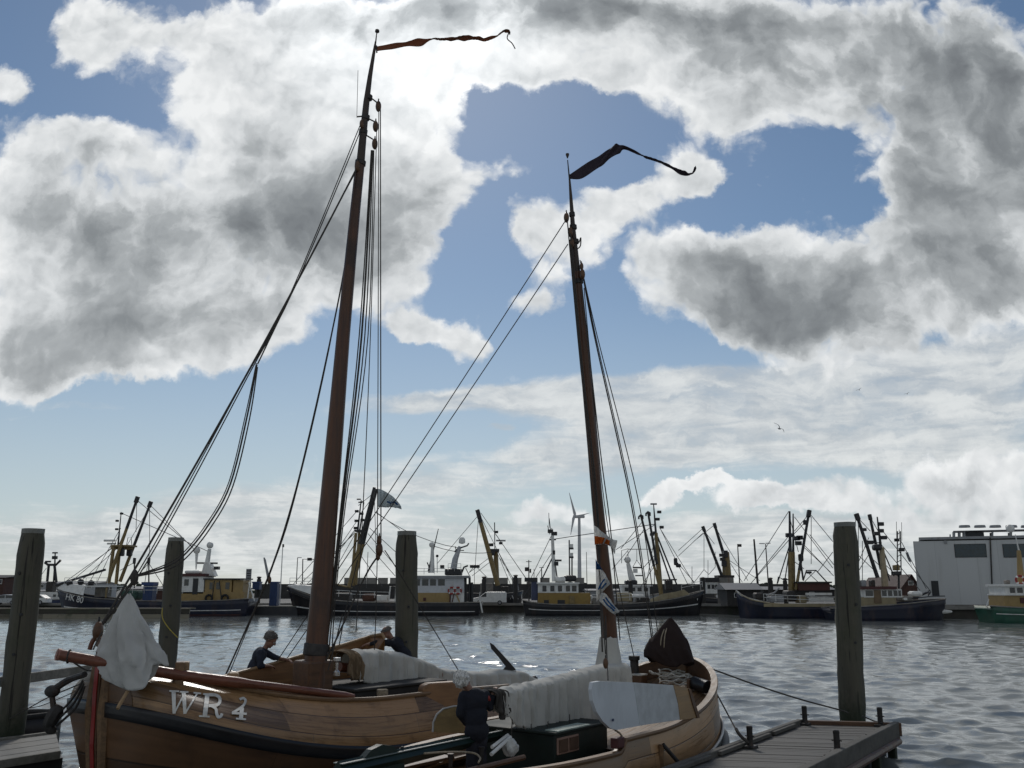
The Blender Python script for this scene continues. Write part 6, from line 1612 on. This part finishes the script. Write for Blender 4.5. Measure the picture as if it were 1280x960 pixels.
pile(220, 672, 209, 826, 25.4, 21.5, 'thinner timber mooring pile behind the white bow hood')
pile(508.5, 664, 508, 822, 22.9, 26, 'timber mooring pile standing behind the bald man in navy')
pile(1056, 653, 1066, 906, 21.6, 29, 'timber mooring pile at the end of the plank pier')
# rail between the two left piles
def beam(name, pts, w, h, mt, label, cat, n=1):
    mb = MB()
    for a, b in zip(pts[:-1], pts[1:]):
        a, b = Vector(a), Vector(b); d = b - a
        mb.box((a + b) / 2, (d.length, w, h), rot=Vector((1, 0, 0)).rotation_difference(d.normalized()).to_matrix(), bev=.012)
    return mb.solo(name, mt, label, cat)
M_greywood = wood('weathered_grey_wood', (0.20, 0.19, 0.165), .8, grain=14, var=.4, coord='Object', dirt=((.10, .10, .07), 2, .5))
beam('pile_rail', [at(-60, 861, 18.6), at(208, 823, 25.1)], .08, .20, M_greywood, 'grey timber rail running between the two leftmost mooring piles', 'rail')
rope_ = lambda pts, r, mt, label, cat='rope', nm='mooring_rope', group=None: MB().tube(smooth_path(pts3(pts), 8), r, 6).solo(nm, mt, label, cat, group, smooth=True)
rope_([(203, 760, 25.1), (203, 772, 25.05), (210, 784, 25.05), (222, 797, 25.1)], .012, M_rope_yellow, 'thin yellow rope looped round the thinner left pile')

def deck_boards(root, a, b, c, d, z, mt, w=.15, gap=.012, name='deck_board', th=.04, stuff=True):
    """boards across the quad a-b (one end) to d-c (other end)"""
    a, b, c, d = [Vector((*q[:2], z)) for q in (a, b, c, d)]
    n = int((d - a).length / w); mb = MB()
    for i in range(n):
        t0, t1 = i / n, (i + 1 - gap / w) / n
        z_ = random.uniform(-.004, .004)
        q = [a.lerp(d, t0), b.lerp(c, t0), b.lerp(c, t1), a.lerp(d, t1)]
        q = [p + Vector((0, 0, z_)) for p in q]
        mb.prism([p - Vector((0, 0, th)) for p in q], (0, 0, th))
    return mb.build(name, mt, root)
# plank pier at the right
M_greydark = wood('dark_grey_wood', (0.085, 0.08, 0.07), .8, grain=14, var=.45, coord='Object', dirt=((.04, .04, .03), 2, .6))
PZ = .6
fl, fr_ = on(1003, 905.5, PZ), on(1116, 908.5, PZ)
dr = (on(880, 952, PZ) - fl).normalized()
wv = Vector((fr_.x - fl.x, fr_.y - fl.y, 0))
Lp = 18.2
nl, nr_ = fl + dr * Lp, fr_ + dr * Lp
pier = thing('plank_pier', (fl + nr_) / 2 - Vector((0, 0, PZ)), 'weathered plank pier with short black bollards beside the smaller sailing boat', 'pier')
M_plank = wood('pier_planks', (0.088, 0.083, 0.075), .72, grain=18, var=.35, coord='Object', tone=.2, dirt=((.08, .078, .07), 1.2, .6))
deck_boards(pier, fl, fr_, nr_, nl, PZ, M_plank)
ex = wv.normalized()
for nm, a, b, off, hh, zz in (('edge_beam', fl, nl, -.06, .26, PZ - .03), ('edge_beam', fr_, nr_, .06, .34, PZ - .07)):
    c = (a + b) / 2 + ex * off; d = (b - a)
    MB().box((c.x, c.y, zz), (d.length + .1, .12, hh), rz=math.atan2(d.y, d.x), bev=.015).build(nm, M_greydark, pier)
c = (fl + fr_) / 2 - dr * .05
MB().box((c.x, c.y, PZ - .05), (wv.length + .3, .12, .26), rz=math.atan2(wv.y, wv.x), bev=.015).build('edge_beam', M_oakdark, pier)
# raised kerb strip in three lengths and the dark piles under the deck
for s0, s1 in ((.6, 1.9), (2.1, 4.6), (5.0, 8.0)):
    for e_, o_ in ((fl, .02), (fr_, -.02)):
        a, b = e_ + dr * s0 + ex * o_, e_ + dr * s1 + ex * o_; m_ = (a + b) / 2
        MB().box((m_.x, m_.y, PZ + .05), ((b - a).length, .10, .07), rz=math.atan2(dr.y, dr.x), bev=.012).build('kerb_strip', M_greydark, pier)
MB().prism([fl + dr * .2 + ex * .12 - Vector((0, 0, .12)), fr_ + dr * .2 - ex * .12 - Vector((0, 0, .12)), nr_ - ex * .12 - Vector((0, 0, .12)), nl + ex * .12 - Vector((0, 0, .12))], (0, 0, -.75)).build('float', M_black, pier)
for k in range(13):
    for e_, o_ in ((fl, .0), (fr_, .02)):
        q = e_ + dr * (.3 + k * 1.3) + ex * o_
        MB().box((q.x, q.y, .05), (.16, .16, 1.0), rz=math.atan2(dr.y, dr.x), bev=.02).build('support_post', M_pile, pier)
MB().tube([fr_ + ex * .14 + dr * .2 + Vector((0, 0, -.25)), fr_ + ex * .14 + dr * 9 + Vector((0, 0, -.25))], .07, 8).build('side_waling', M_oakdark, pier)
def bollard(px, py, label):
    q = on(px, py, PZ)
    r = thing('bollard', q, label, 'bollard', group='short bollards on the plank pier')
    MB().box(q + Vector((0, 0, .02)), (.26, .2, .05), rz=.97, bev=.012).build('base_plate', M_iron, r)
    MB().lathe(q + Vector((0, 0, .04)), [(.062, 0), (.055, .03), (.052, .27), (.056, .28), (.056, .32), (.045, .335)], 16).build('post', M_iron, r, smooth=True, ang=35)
    MB().tube([q + Vector((-.075, .04, .2)), q + Vector((.075, -.04, .2))], .012, 8).build('cross_pin', M_iron, r)
bollard(938, 935, 'black bollard on the pier edge holding the boat line'); bollard(1006.5, 906, 'black bollard at the far corner beside open water')
bollard(1101, 908, 'black bollard beside the mooring pile on the pier corner'); bollard(1047, 941, 'bollard with a pale top on the outer pier edge')
rope_([(862, 826, 20.4), (900, 840, 20.3), (950, 858, 20.3), (1000, 874, 20.3), (1048, 887, 20.6), (1060, 891, 21.0)], .016, M_rope, 'long dark mooring line from the second bow to the right-hand pile')
rope_([(1078, 895, 20.9), (1092, 901, 20.3), (1103, 904, 19.9)], .016, M_rope, 'short dark line from the right-hand pile to the corner bollard')
rope_([(893, 862, 19.2), (905, 884, 18.6), (920, 912, 17.6)], .014, M_rope, 'dark mooring line dropping from the second bow towards the pier')
rope_([(920, 911, 17.6), (925, 919, 17.45), (936, 929, 17.35)], .03, M_rope, 'thick rubber snubber at the pier end of the mooring line', nm='mooring_snubber')
# left pontoon, black tender
LZ = .45
a, b, c, d = on(-200, 952, LZ), on(70, 917, LZ), on(76, 941, LZ), on(-200, 985, LZ)
pont = thing('plank_pontoon', (b + c) / 2 - Vector((0, 0, LZ)), 'grey planked pontoon at the lower left beside the WR 4 bow', 'pontoon')
M_plankl = wood('pontoon_planks', (0.17, 0.165, 0.15), .7, grain=16, var=.3, coord='Object', dirt=((.15, .145, .13), 1.5, .5))
deck_boards(pont, a, d, c, b, LZ, M_plankl, w=.16) if False else None
A_, B_, C_, D_ = a, b, c, d
n = 4; mb = MB()
for i in range(n):
    t0, t1 = i / n, (i + .93) / n
    q = [A_.lerp(D_, t0), B_.lerp(C_, t0), B_.lerp(C_, t1), A_.lerp(D_, t1)]
    mb.prism([p - Vector((0, 0, .05)) for p in q], (0, 0, .05))
mb.build('deck_board', M_plankl, pont)
def edge(a, b, nm, off, zz, hh, mt):
    d_ = b - a; m_ = (a + b) / 2
    MB().box((m_.x, m_.y + off, zz), (d_.length, .09, hh), rz=math.atan2(d_.y, d_.x), bev=.012).build(nm, mt, pont)
edge(A_, B_, 'edge_beam', .05, LZ - .02, .14, M_greywood); edge(D_, C_, 'edge_beam', -.05, LZ - .02, .14, M_greywood)
MB().prism([p + Vector((0, s_ * .1, -.1)) for p, s_ in ((A_, -1), (B_, -1), (C_, 1), (D_, 1))], (0, 0, -.7)).build('float', M_black, pont)
td = thing('tender', at(20, 900, 21.6), 'low black tender moored between the pile and the WR 4 anchor', 'boat')
rows = []
e0, e1 = at(-150, 912, 20.6), at(75, 884, 21.6)
for s in np.linspace(0, 1, 24):
    c_ = e0.lerp(e1, s); w_ = .75 * (1 - max(0, (s - .6) / .4) ** 2.2 * .9); zt = .55 + .12 * s
    rows.append([Vector((c_.x, c_.y - w_, zt)), Vector((c_.x, c_.y - w_ * .95, zt * .4)), Vector((c_.x, c_.y - w_ * .6, -.1)), Vector((c_.x, c_.y, -.2)), Vector((c_.x, c_.y + w_ * .6, -.1)), Vector((c_.x, c_.y + w_ * .95, zt * .4)), Vector((c_.x, c_.y + w_, zt))])
hl = MB().grid(rows); hl.f.append(tuple(range(7))); hl.f.append(tuple(23 * 7 + k for k in range(7)))
hl.build('hull', M_black, td, smooth=True, solid=.05)
g2 = MB()
for i_ in (0, 6): g2.tube([r[i_] for r in rows], .06, 8)
g2.build('gunwale', M_tyre, td, smooth=True)
for s in (.35, .7): c_ = e0.lerp(e1, s); MB().box((c_.x, c_.y, .42), (.25, 1.3, .04), bev=.01).build('thwart', M_oakdark, td)
rope_([(105, 853, 15.6), (60, 872, 18.0), (38, 884, 18.8), (0, 905, 19.6)], .012, M_rope, 'thin line running from the WR 4 bow down past the left pile')
rope_([(104, 860, 15.6), (52, 882, 19.0), (26, 886, 19.4)], .008, M_rope, 'second thin line from the WR 4 bow to the left pile')

# ------------------------------------------------------------------ flags and vanes
def ribbon(name, tops, bots, Y, mt, label, cat, wave=.12, seed=1, n=6, solid=.006):
    t = smooth_path([at(x, y, Y) for x, y in tops], n); b = smooth_path([at(x, y, Y) for x, y in bots], n)
    rows = []
    for i, (p, q) in enumerate(zip(t, b)):
        f = i / (len(t) - 1); row = []
        for k in range(7):
            v = p.lerp(q, k / 6)
            v = v + Vector((0, wave * min(1, f * 4) * (lies(f * 9 + k * .25, seed, 4)), 0)); row.append(v)
        rows.append(row)
    o = MB().grid(rows).build(name, mt, None, smooth=True, solid=solid)
    return tag(o, label, cat) if label else o
def flagcloth(name, col, trans=.35):
    m = mat(name, col, .9, var=.12, scale=6, bump=.05, spec=.1); t = m.node_tree; N_ = NT(t)
    bs = t.nodes['Principled BSDF']; out = [x for x in t.nodes if x.type == 'OUTPUT_MATERIAL'][0]
    tr = N_.n('ShaderNodeBsdfTranslucent'); N_.put(tr.inputs[0], tuple(min(1, c * 1.1) for c in col) + (1,))
    mx = N_.n('ShaderNodeMixShader'); mx.inputs[0].default_value = trans
    N_.put(mx.inputs[1], bs.outputs[0]); N_.put(mx.inputs[2], tr.outputs[0]); N_.put(out.inputs[0], mx.outputs[0])
    return m
F_wim = flagcloth('vane_cloth', (.28, .14, .09), .55); F_wimb = flagcloth('vane_cloth_dark', (.06, .05, .065), .25)
F_white = flagcloth('flag_white', (.78, .78, .76), .6); F_orange = flagcloth('flag_orange', (.7, .22, .05), .55); F_blue = flagcloth('flag_blue', (.04, .12, .28), .3); F_grey = flagcloth('flag_greyblue', (.55, .60, .62), .6)
v1 = ribbon('mast_vane', [(471, 58), (490, 55), (511, 51.5), (527, 48.5), (541, 46.5), (551, 47), (564, 47.2), (577, 46.4), (590, 46.8), (600, 46.5), (610, 45), (620, 43.5), (630, 38.2), (636, 39), (638, 43)],
             [(471, 64), (490, 61.5), (511, 56.5), (527, 57), (541, 49), (551, 50.5), (564, 52.5), (577, 50), (590, 47.8), (600, 49.6), (610, 50), (620, 47), (630, 40.5), (636, 41), (636.5, 43)], 19.95, F_wim, 'long rust red streaming vane at the top of the tall mast', 'vane', .05, 3)
MB().tube(smooth_path(pts3([(636, 41, 19.95), (634, 48, 19.95), (640, 54, 19.92), (644, 61, 19.95)]), 5), .014, 5).build('vane_tail', F_wimb, v1)
MB().tube(pts3([(470.5, 57, 19.95), (471, 66, 19.95)]), .018, 6).build('vane_frame', M_iron, v1)
v2 = ribbon('mast_vane', [(712, 218.3), (727, 208), (749, 194), (764, 183.5), (772, 181.3), (781, 183), (800, 191), (816, 197.5), (836, 207), (853, 214.5), (862, 216.2), (866.5, 213), (867.5, 209)],
             [(713, 223.6), (727, 222.8), (749, 210), (762, 199), (774, 191.5), (781, 185.6), (800, 194.6), (816, 201), (836, 209), (853, 217.3), (863, 218.8), (869, 214), (869, 209.5)], 17.36, F_wimb, 'dark streaming vane drooping from the second mast top', 'vane', .04, 5)
# grey flag on the halyard of boat A
fl_ = ribbon('signal_flag', [(471.6, 610.5), (478, 612.5), (485, 616.5), (491, 620.5), (496, 625.5), (499.5, 630), (502, 636)], [(472.5, 633.5), (478, 634), (484, 634.2), (488, 634), (492, 634.3), (497, 635), (502, 636.8)], 19.65, F_grey, 'pale grey flag flying from the tall mast halyard', 'flag', .05, 7)
MB().tube(pts3([(484, 627, 19.59), (488, 629, 19.59), (493, 627.5, 19.59), (497, 631, 19.59)]), .02, 5).build('flag_figure', F_blue, fl_)
# flags on the second mast
ylf = 17.3
f1 = ribbon('pennant', [(741.8, 656), (749, 661.5), (757, 668), (764, 673), (771.5, 676)], [(743.5, 681), (750, 680.5), (757, 680.5), (764, 684), (768.5, 692.5)], ylf, F_white, 'white pennant with an orange band flying at the second mast', 'flag', .04, 9)
ribbon('orange_band', [(743, 670), (750, 671), (757, 673), (762, 676)], [(743.5, 680.5), (750, 680), (757, 680), (762, 682)], ylf - .05, F_orange, None, None, .03, 9).parent = f1
f2 = ribbon('pennant', [(744.5, 699), (750, 708), (756, 717), (760, 724), (762.8, 729.5)], [(745.5, 752), (748.5, 749), (752, 742), (757, 735), (762, 731)], ylf, F_white, 'upper white pennant with blue tip on the second mast', 'flag', .035, 11)
ribbon('blue_tip', [(744.7, 700), (748, 705), (751.5, 710), (753, 712.5)], [(745, 712), (748, 711.8), (751, 712), (753, 713.5)], ylf - .06, F_blue, None, None, .02, 11).parent = f2
f3 = ribbon('pennant', [(751.5, 741), (757, 742), (763, 750), (769, 758), (774.5, 764.5)], [(749, 751), (755, 757), (760, 762), (764, 765.5), (768, 768)], ylf - .1, F_white, 'lower white pennant with blue stripes on the second mast', 'flag', .035, 13)
for par, L_ in ((f2, [(748, 737), (752, 729), (756, 724)]), (f2, [(752, 736), (755, 732), (758, 729)]), (f3, [(754, 749), (759, 756), (764, 760), (768, 764)]), (f3, [(757, 747), (763, 755), (769, 761)])):
    MB().tube(smooth_path(pts3([(x, y, ylf - (.06 if par is f2 else .17)) for x, y in L_]), 4), .016, 5).build('blue_stripe', F_blue, par)

# ------------------------------------------------------------------ people
M_skin = mat('skin', (.25, .135, .095), .55, var=.1, scale=8, bump=.05)
M_hairw = mat('hair_white', (.60, .59, .56), .85, var=.45, scale=30, bump=.5); M_hairg = mat('hair_grey', (.12, .11, .10), .8, var=.3, scale=40, bump=.5)
M_navyc = mat('navy_cloth', (.010, .012, .020), .9, var=.25, scale=5, bump=.2); M_bluec = mat('slate_blue_cloth', (.022, .028, .045), .9, var=.25, scale=5, bump=.2)
M_jean = mat('dark_trousers', (.022, .024, .034), .9, var=.25, scale=6, bump=.2); M_shoe = mat('dark_shoe', (.02, .018, .016), .6)
def fused(name, mt, parent, nodes, edges, vox=.011, balls=(), it=4):
    """one continuous skin: tapered limbs and masses fused into a single surface"""
    inv = wmat(parent).inverted(); m = MB()
    def rr(k):
        r = nodes[k][1]; return r if hasattr(r, '__len__') else (r, r)
    for a, b in edges:
        pa, pb = Vector(nodes[a][0]), Vector(nodes[b][0])
        if (pb - pa).length < 1e-4: continue
        (ax, ay), (bx, by) = rr(a), rr(b)
        m.tube([pa, pb], [(ax + ay) / 2, (bx + by) / 2], 12)
    for k in nodes:
        r = sum(rr(k)) / 2; m.ball(nodes[k][0], r, 14, 10)
    for c, r3, M in balls:
        q = MB().ball((0, 0, 0), r3, 20, 14)
        m.add([Vector(c) + M @ Vector(v) for v in q.v], q.f)
    o = m.build(name, mt, parent, smooth=True)
    rm = o.modifiers.new('fuse', 'REMESH'); rm.mode = 'VOXEL'; rm.voxel_size = vox; rm.use_smooth_shade = True
    sm = o.modifiers.new('soften', 'SMOOTH'); sm.factor = .5; sm.iterations = it
    return o
_fold = bpy.data.textures.new('cloth_folds', 'CLOUDS'); _fold.noise_scale = .13; _fold.noise_depth = 3
def rumple(o, k=.04):
    d = o.modifiers.new('folds', 'DISPLACE'); d.texture = _fold; d.strength = k; d.mid_level = .5; d.texture_coords = 'LOCAL'
def hand_nodes(pre, wrist, d, up, nodes, edges, curl=.5, s=1.0):
    """palm, five fingers of different lengths and a thumb from the side of the palm"""
    d = d.normalized(); sd_ = d.cross(up).normalized(); up = sd_.cross(d).normalized()
    pm = wrist + d * .05 * s; kn = wrist + d * .09 * s
    nodes[pre + 'palm'] = (pm, (.034 * s, .018 * s)); edges.append((pre + 'wrist', pre + 'palm'))
    for i, (o, ln) in enumerate(((-.032, .062), (-.011, .074), (.011, .070), (.031, .055))):
        a = kn + sd_ * o * s; b = a + (d * math.cos(curl * .5) - up * math.sin(curl * .5)) * ln * .55 * s; c = b + (d * math.cos(curl * 1.3) - up * math.sin(curl * 1.3)) * ln * .5 * s
        for nm, p_, r_ in (('k', a, .0105), ('m', b, .0088), ('t', c, .0072)): nodes[f'{pre}f{i}{nm}'] = (p_, r_ * s)
        edges += [(pre + 'palm', f'{pre}f{i}k'), (f'{pre}f{i}k', f'{pre}f{i}m'), (f'{pre}f{i}m', f'{pre}f{i}t')]
    a = wrist + d * .035 * s - sd_ * .036 * s; b = a + (d * .7 - sd_ * .6 - up * .2).normalized() * .036 * s; c = b + (d * .9 - sd_ * .15 - up * .35).normalized() * .03 * s
    for nm, p_, r_ in (('a', a, .013), ('b', b, .0105), ('c', c, .0085)): nodes[f'{pre}th{nm}'] = (p_, r_ * s)
    edges += [(pre + 'palm', pre + 'tha'), (pre + 'tha', pre + 'thb'), (pre + 'thb', pre + 'thc')]
def person(label, J, face, hair, jacket, hairline=.0, bald=False, bob=1.0, sleeves=1.0, trousers=M_jean, hscale=1.0):
    """J: joints as world points; face: direction the face looks"""
    V = {k: Vector(v) for k, v in J.items()}
    root = thing('person', (V['hip'].x, V['hip'].y, min(V['l_ankle'].z, V['r_ankle'].z) - .08), label, 'person')
    f = Vector(face).normalized(); upv = (V['head'] - V['neck']).normalized(); rt = f.cross(upv).normalized(); f = upv.cross(rt).normalized()
    H = V['head']; hs = hscale
    Mx = Matrix((rt, f, upv)).transposed()                       # head axes
    ch = (V['chest'] - V['hip']).normalized(); sx = (V['r_sho'] - V['l_sho']).normalized(); fw = sx.cross(ch).normalized(); sx = ch.cross(fw).normalized()
    Mt = Matrix((sx, -fw, ch)).transposed()
    N_, E_ = {}, []
    N_['neck0'] = (V['chest'].lerp(V['neck'], .6), .065); N_['neck'] = (V['neck'], .056); N_['nape'] = (H - upv * .05 * hs - f * .02, .056)
    E_ += [('neck0', 'neck'), ('neck', 'nape')]
    balls = [(H + upv * .035 * hs - f * .012 * hs, (.077 * hs, .098 * hs, .088 * hs), Mx), (H - upv * .035 * hs + f * .018 * hs, (.060 * hs, .070 * hs, .075 * hs), Mx), (H - upv * .088 * hs + f * .052 * hs, (.028 * hs, .026 * hs, .022 * hs), Mx),
             (H - upv * .012 * hs + f * .098 * hs, (.013 * hs, .022 * hs, .022 * hs), Mx), (H + upv * .022 * hs + f * .078 * hs, (.05 * hs, .016 * hs, .012 * hs), Mx)]
    balls += [(H + rt * s_ * .08 * hs - f * .008 - upv * .005, (.012, .022, .032), Mx) for s_ in (-1, 1)]
    balls += [(V['chest'], (.17, .115, .17), Mt), (V['hip'].lerp(V['chest'], .45), (.15, .105, .19), Mt), (V['hip'], (.165, .12, .13), Mt)]
    for s_ in 'lr':
        N_[s_ + 'sho'] = (V[s_ + '_sho'], .062); N_[s_ + 'elb'] = (V[s_ + '_elb'], .043); N_[s_ + 'wrist'] = (V[s_ + '_wrist'], .028); N_[s_ + 'cc'] = (V['chest'].lerp(V[s_ + '_sho'], .3), .08)
        E_ += [(s_ + 'cc', s_ + 'sho'), (s_ + 'sho', s_ + 'elb'), (s_ + 'elb', s_ + 'wrist')]
        hd = (V[s_ + '_wrist'] - V[s_ + '_elb']).normalized()
        hand_nodes(s_, V[s_ + '_wrist'], (hd + Vector((0, 0, -.2))).normalized(), Vector((0, 0, 1)), N_, E_, .7)
        N_[s_ + 'thigh'] = (V[s_ + '_thigh'], .085); N_[s_ + 'knee'] = (V[s_ + '_knee'], .06); N_[s_ + 'ankle'] = (V[s_ + '_ankle'], .042)
        ft = Vector((f.x, f.y, 0)).normalized()
        N_[s_ + 'toe'] = (V[s_ + '_ankle'] + ft * .17 - Vector((0, 0, .045)), .035); N_[s_ + 'hipj'] = (V['hip'].lerp(V[s_ + '_thigh'], .5), .09)
        E_ += [(s_ + 'hipj', s_ + 'thigh'), (s_ + 'thigh', s_ + 'knee'), (s_ + 'knee', s_ + 'ankle'), (s_ + 'ankle', s_ + 'toe')]
    body = fused('body', M_skin, root, N_, E_, .0065, balls, 3)
    for s_ in (-1, 1):
        e = MB().ball(H + (f * .086 + rt * s_ * .031 + upv * .006) * hs, .0125, 10, 8).build('eye', mat('eye_white', (.6, .6, .58), .2, bump=0), body, smooth=True)
        MB().ball(H + (f * .096 + rt * s_ * .031 + upv * .006) * hs, .006, 8, 6).build('iris', M_black, e, smooth=True)
    MB().tube([H + (f * .080 - upv * .052 - rt * .024) * hs, H + (f * .088 - upv * .05) * hs, H + (f * .080 - upv * .052 + rt * .024) * hs], .005, 6).build('mouth', mat('lips', (.25, .09, .075), .5), body, smooth=True)
    # clothes
    N2, E2 = {}, []
    N2['col0'] = (V['chest'], .11); N2['collar'] = (V['neck'].lerp(V['chest'], .35), .078); E2 += [('col0', 'collar')]
    b2 = [(V['chest'] + ch * .01, (.20, .145, .19), Mt), (V['hip'].lerp(V['chest'], .5), (.19, .145, .22), Mt), (V['hip'] - ch * .02, (.20, .15, .17), Mt)]
    for s_ in 'lr':
        N2[s_ + 'sho'] = (V[s_ + '_sho'], .085); N2[s_ + 'cc'] = (V['chest'].lerp(V[s_ + '_sho'], .4), .11); N2[s_ + 'elb'] = (V[s_ + '_elb'], .064); N2[s_ + 'cuff'] = (V[s_ + '_elb'].lerp(V[s_ + '_wrist'], sleeves), .046)
        E2 += [(s_ + 'cc', s_ + 'sho'), (s_ + 'sho', s_ + 'elb'), (s_ + 'elb', s_ + 'cuff')]
    rumple(fused('jacket', jacket, root, N2, E2, .013, b2, 5))
    N3, E3 = {}, []
    b3 = [(V['hip'] - ch * .03, (.18, .14, .16), Mt)]
    for s_ in 'lr':
        N3[s_ + 'thigh'] = (V[s_ + '_thigh'], .108); N3[s_ + 'hipj'] = (V['hip'].lerp(V[s_ + '_thigh'], .5), .12); N3[s_ + 'knee'] = (V[s_ + '_knee'], .08); N3[s_ + 'hem'] = (V[s_ + '_ankle'] + Vector((0, 0, .03)), .066)
        E3 += [(s_ + 'hipj', s_ + 'thigh'), (s_ + 'thigh', s_ + 'knee'), (s_ + 'knee', s_ + 'hem')]
    rumple(fused('trousers', trousers, root, N3, E3, .014, b3, 5))
    for s_ in 'lr':
        a = V[s_ + '_ankle'] - Vector((0, 0, .04)); ft = Vector((f.x, f.y, 0)).normalized()
        MB().tube([a - ft * .06, a, a + ft * .1 - Vector((0, 0, .01)), a + ft * .2 - Vector((0, 0, .02))], [.045, .055, .05, .035], 10).build('shoe', M_shoe, root, smooth=True)
    # hair: a cap of tufts over the skull
    hm = MB(); g = random.Random(len(label)); rows = []
    for i in range(13):
        t = PI * i / 12 * .62 * bob
        row = []
        for k in range(28):
            a = 2 * PI * k / 28
            dirv_ = upv * math.cos(t) + (f * math.cos(a) + rt * math.sin(a)) * math.sin(t)
            fr2 = max(0, math.cos(a))
            ext = 1.0 - min(.62, .42 * bob * bob) * fr2 * (t / 1.9)
            t2 = t * ext
            dirv_ = upv * math.cos(t2) + (f * math.cos(a) + rt * math.sin(a)) * math.sin(t2)
            rr = (.104 + .012 * g.uniform(-1, 1) * (0 if bald else 1) + .006 * math.sin(a * 5 + i) + .005 * math.sin(a * 11 + i * 2)) * hs
            if bald: rr -= .006 if t < .75 else -.001
            row.append(H + (upv * .030 - f * .016) * hs + dirv_ * rr * (1 + .08 * abs(dirv_.dot(f)) - .10 * abs(dirv_.dot(rt))))
        rows.append(row)
    if bald: rows = rows[6:]
    hm.grid(rows, closed=True)
    hm.build('hair', hair, root, smooth=True, solid=.012)
    return root
# the man at the left, side on, leaning over the brown leeboard
Y1 = 20.35
q = lambda x, y, dy=0.0: at(x, y, Y1 + dy)
dk = .55
person('grey haired man in a slate blue jacket leaning over the brown leeboard', dict(hip=q(313, 846), chest=q(324, 820), neck=q(333, 808), head=q(338, 800.5), l_sho=q(328, 814.5, .2), r_sho=q(326, 816, -.2), l_elb=q(344, 822, .22), r_elb=q(325, 832.5, -.26),
       l_wrist=q(359, 824.5, .12), r_wrist=q(337, 832.5, -.12), l_thigh=q(311, 852, .1), r_thigh=q(313, 853, -.1), l_knee=q(316, 868, .12), r_knee=q(318, 868, -.1), l_ankle=Vector((q(310, 850).x, Y1 + .12, dk + .1)), r_ankle=Vector((q(315, 850).x, Y1 - .12, dk + .1))),
       (1, -.15, -.55), M_hairg, M_bluec, sleeves=.35, hscale=1.3, bob=1.1)
Y2 = 22.55
q = lambda x, y, dy=0.0: at(x, y, Y2 + dy)
person('bald man in a navy jumper reaching left along the raised leeboard', dict(hip=q(514, 829), chest=q(497, 806), neck=q(489, 797), head=q(483.5, 791), l_sho=q(490, 804, -.16), r_sho=q(495, 800, .2), l_elb=q(472, 803, -.3), r_elb=q(470, 807, .1),
       l_wrist=q(457, 806, -.32), r_wrist=q(449, 809, -.1), l_thigh=q(517, 835, -.1), r_thigh=q(517, 835, .1), l_knee=q(514, 848, -.1), r_knee=q(518, 848, .1), l_ankle=Vector((q(517, 840).x, Y2 - .1, dk + .1)), r_ankle=Vector((q(520, 840).x, Y2 + .1, dk + .1))),
       (-1, -.35, -.45), M_hairg, M_navyc, bald=True, sleeves=.55, hscale=1.15)
Y3 = 14.75
q = lambda x, y, dy=0.0: at(x, y, Y3 + dy)
wz = .45
person('white haired woman in a navy jacket working at the open end of the pale cover', dict(hip=q(596, 912), chest=q(594, 877), neck=q(587, 862), head=q(579, 851.5), l_sho=q(580, 870, -.05), r_sho=q(606, 869, .1), l_elb=q(575, 893, -.08), r_elb=q(613, 884, .15),
       l_wrist=q(584, 906, .12), r_wrist=q(616, 869.5, .2), l_thigh=q(590, 922, 0), r_thigh=q(601, 922, .05), l_knee=q(589, 942, .0), r_knee=q(602, 942, .05), l_ankle=Vector((q(589, 930).x, Y3, wz + .1)), r_ankle=Vector((q(602, 930).x, Y3 + .05, wz + .1))),
       (.35, .75, -.5), M_hairw, M_navyc, sleeves=.85, hscale=1.25, bob=1.28)
MB().tube(smooth_path(pts3([(605, 869, 14.9), (609, 872, 14.85), (612, 871, 14.85)]), 4), [.05, .07, .08, .08, .08, .07, .07, .06, .05], 10).solo('work_glove', M_red, 'red glove held at the dark end of the pale sail cover', 'glove', smooth=True)
# things lying in the cockpit of boat B
for i, (a_, b_) in enumerate((((615, 934, 14.6), (635, 919, 15.1)), ((614, 943, 14.4), (638, 921.5, 15.0)))):
    MB().tube(pts3([a_, b_]), .028, 8).solo('white_pole', M_white, ('upper' if i == 0 else 'lower') + ' of two short white poles leaning in the cockpit by the white bag', 'pole', 'white poles in the cockpit', smooth=True)
bag = MB(); rows = []
for i in range(12):
    t = i / 11; row = []
    for k in range(22):
        a_ = 2 * PI * k / 22; r_ = .115 * math.sin(PI * (.12 + .8 * t)) ** .6 * (1 + .12 * lies(a_ * 2 + t * 3, 6, 4))
        c_ = at(638, 945, 14.9); row.append(c_ + Vector((r_ * math.cos(a_), r_ * math.sin(a_) * .8, .25 * t)))
    rows.append(row)
bag.grid(rows, closed=True); bag.f.append(tuple(11 * 22 + k for k in range(22)))
bag.solo('plastic_bag', mat('white_bag_plastic', (.55, .56, .54), .35, var=.15, scale=8, bump=.4), 'crumpled white bag standing in the cockpit beside the two poles', 'bag', smooth=True)
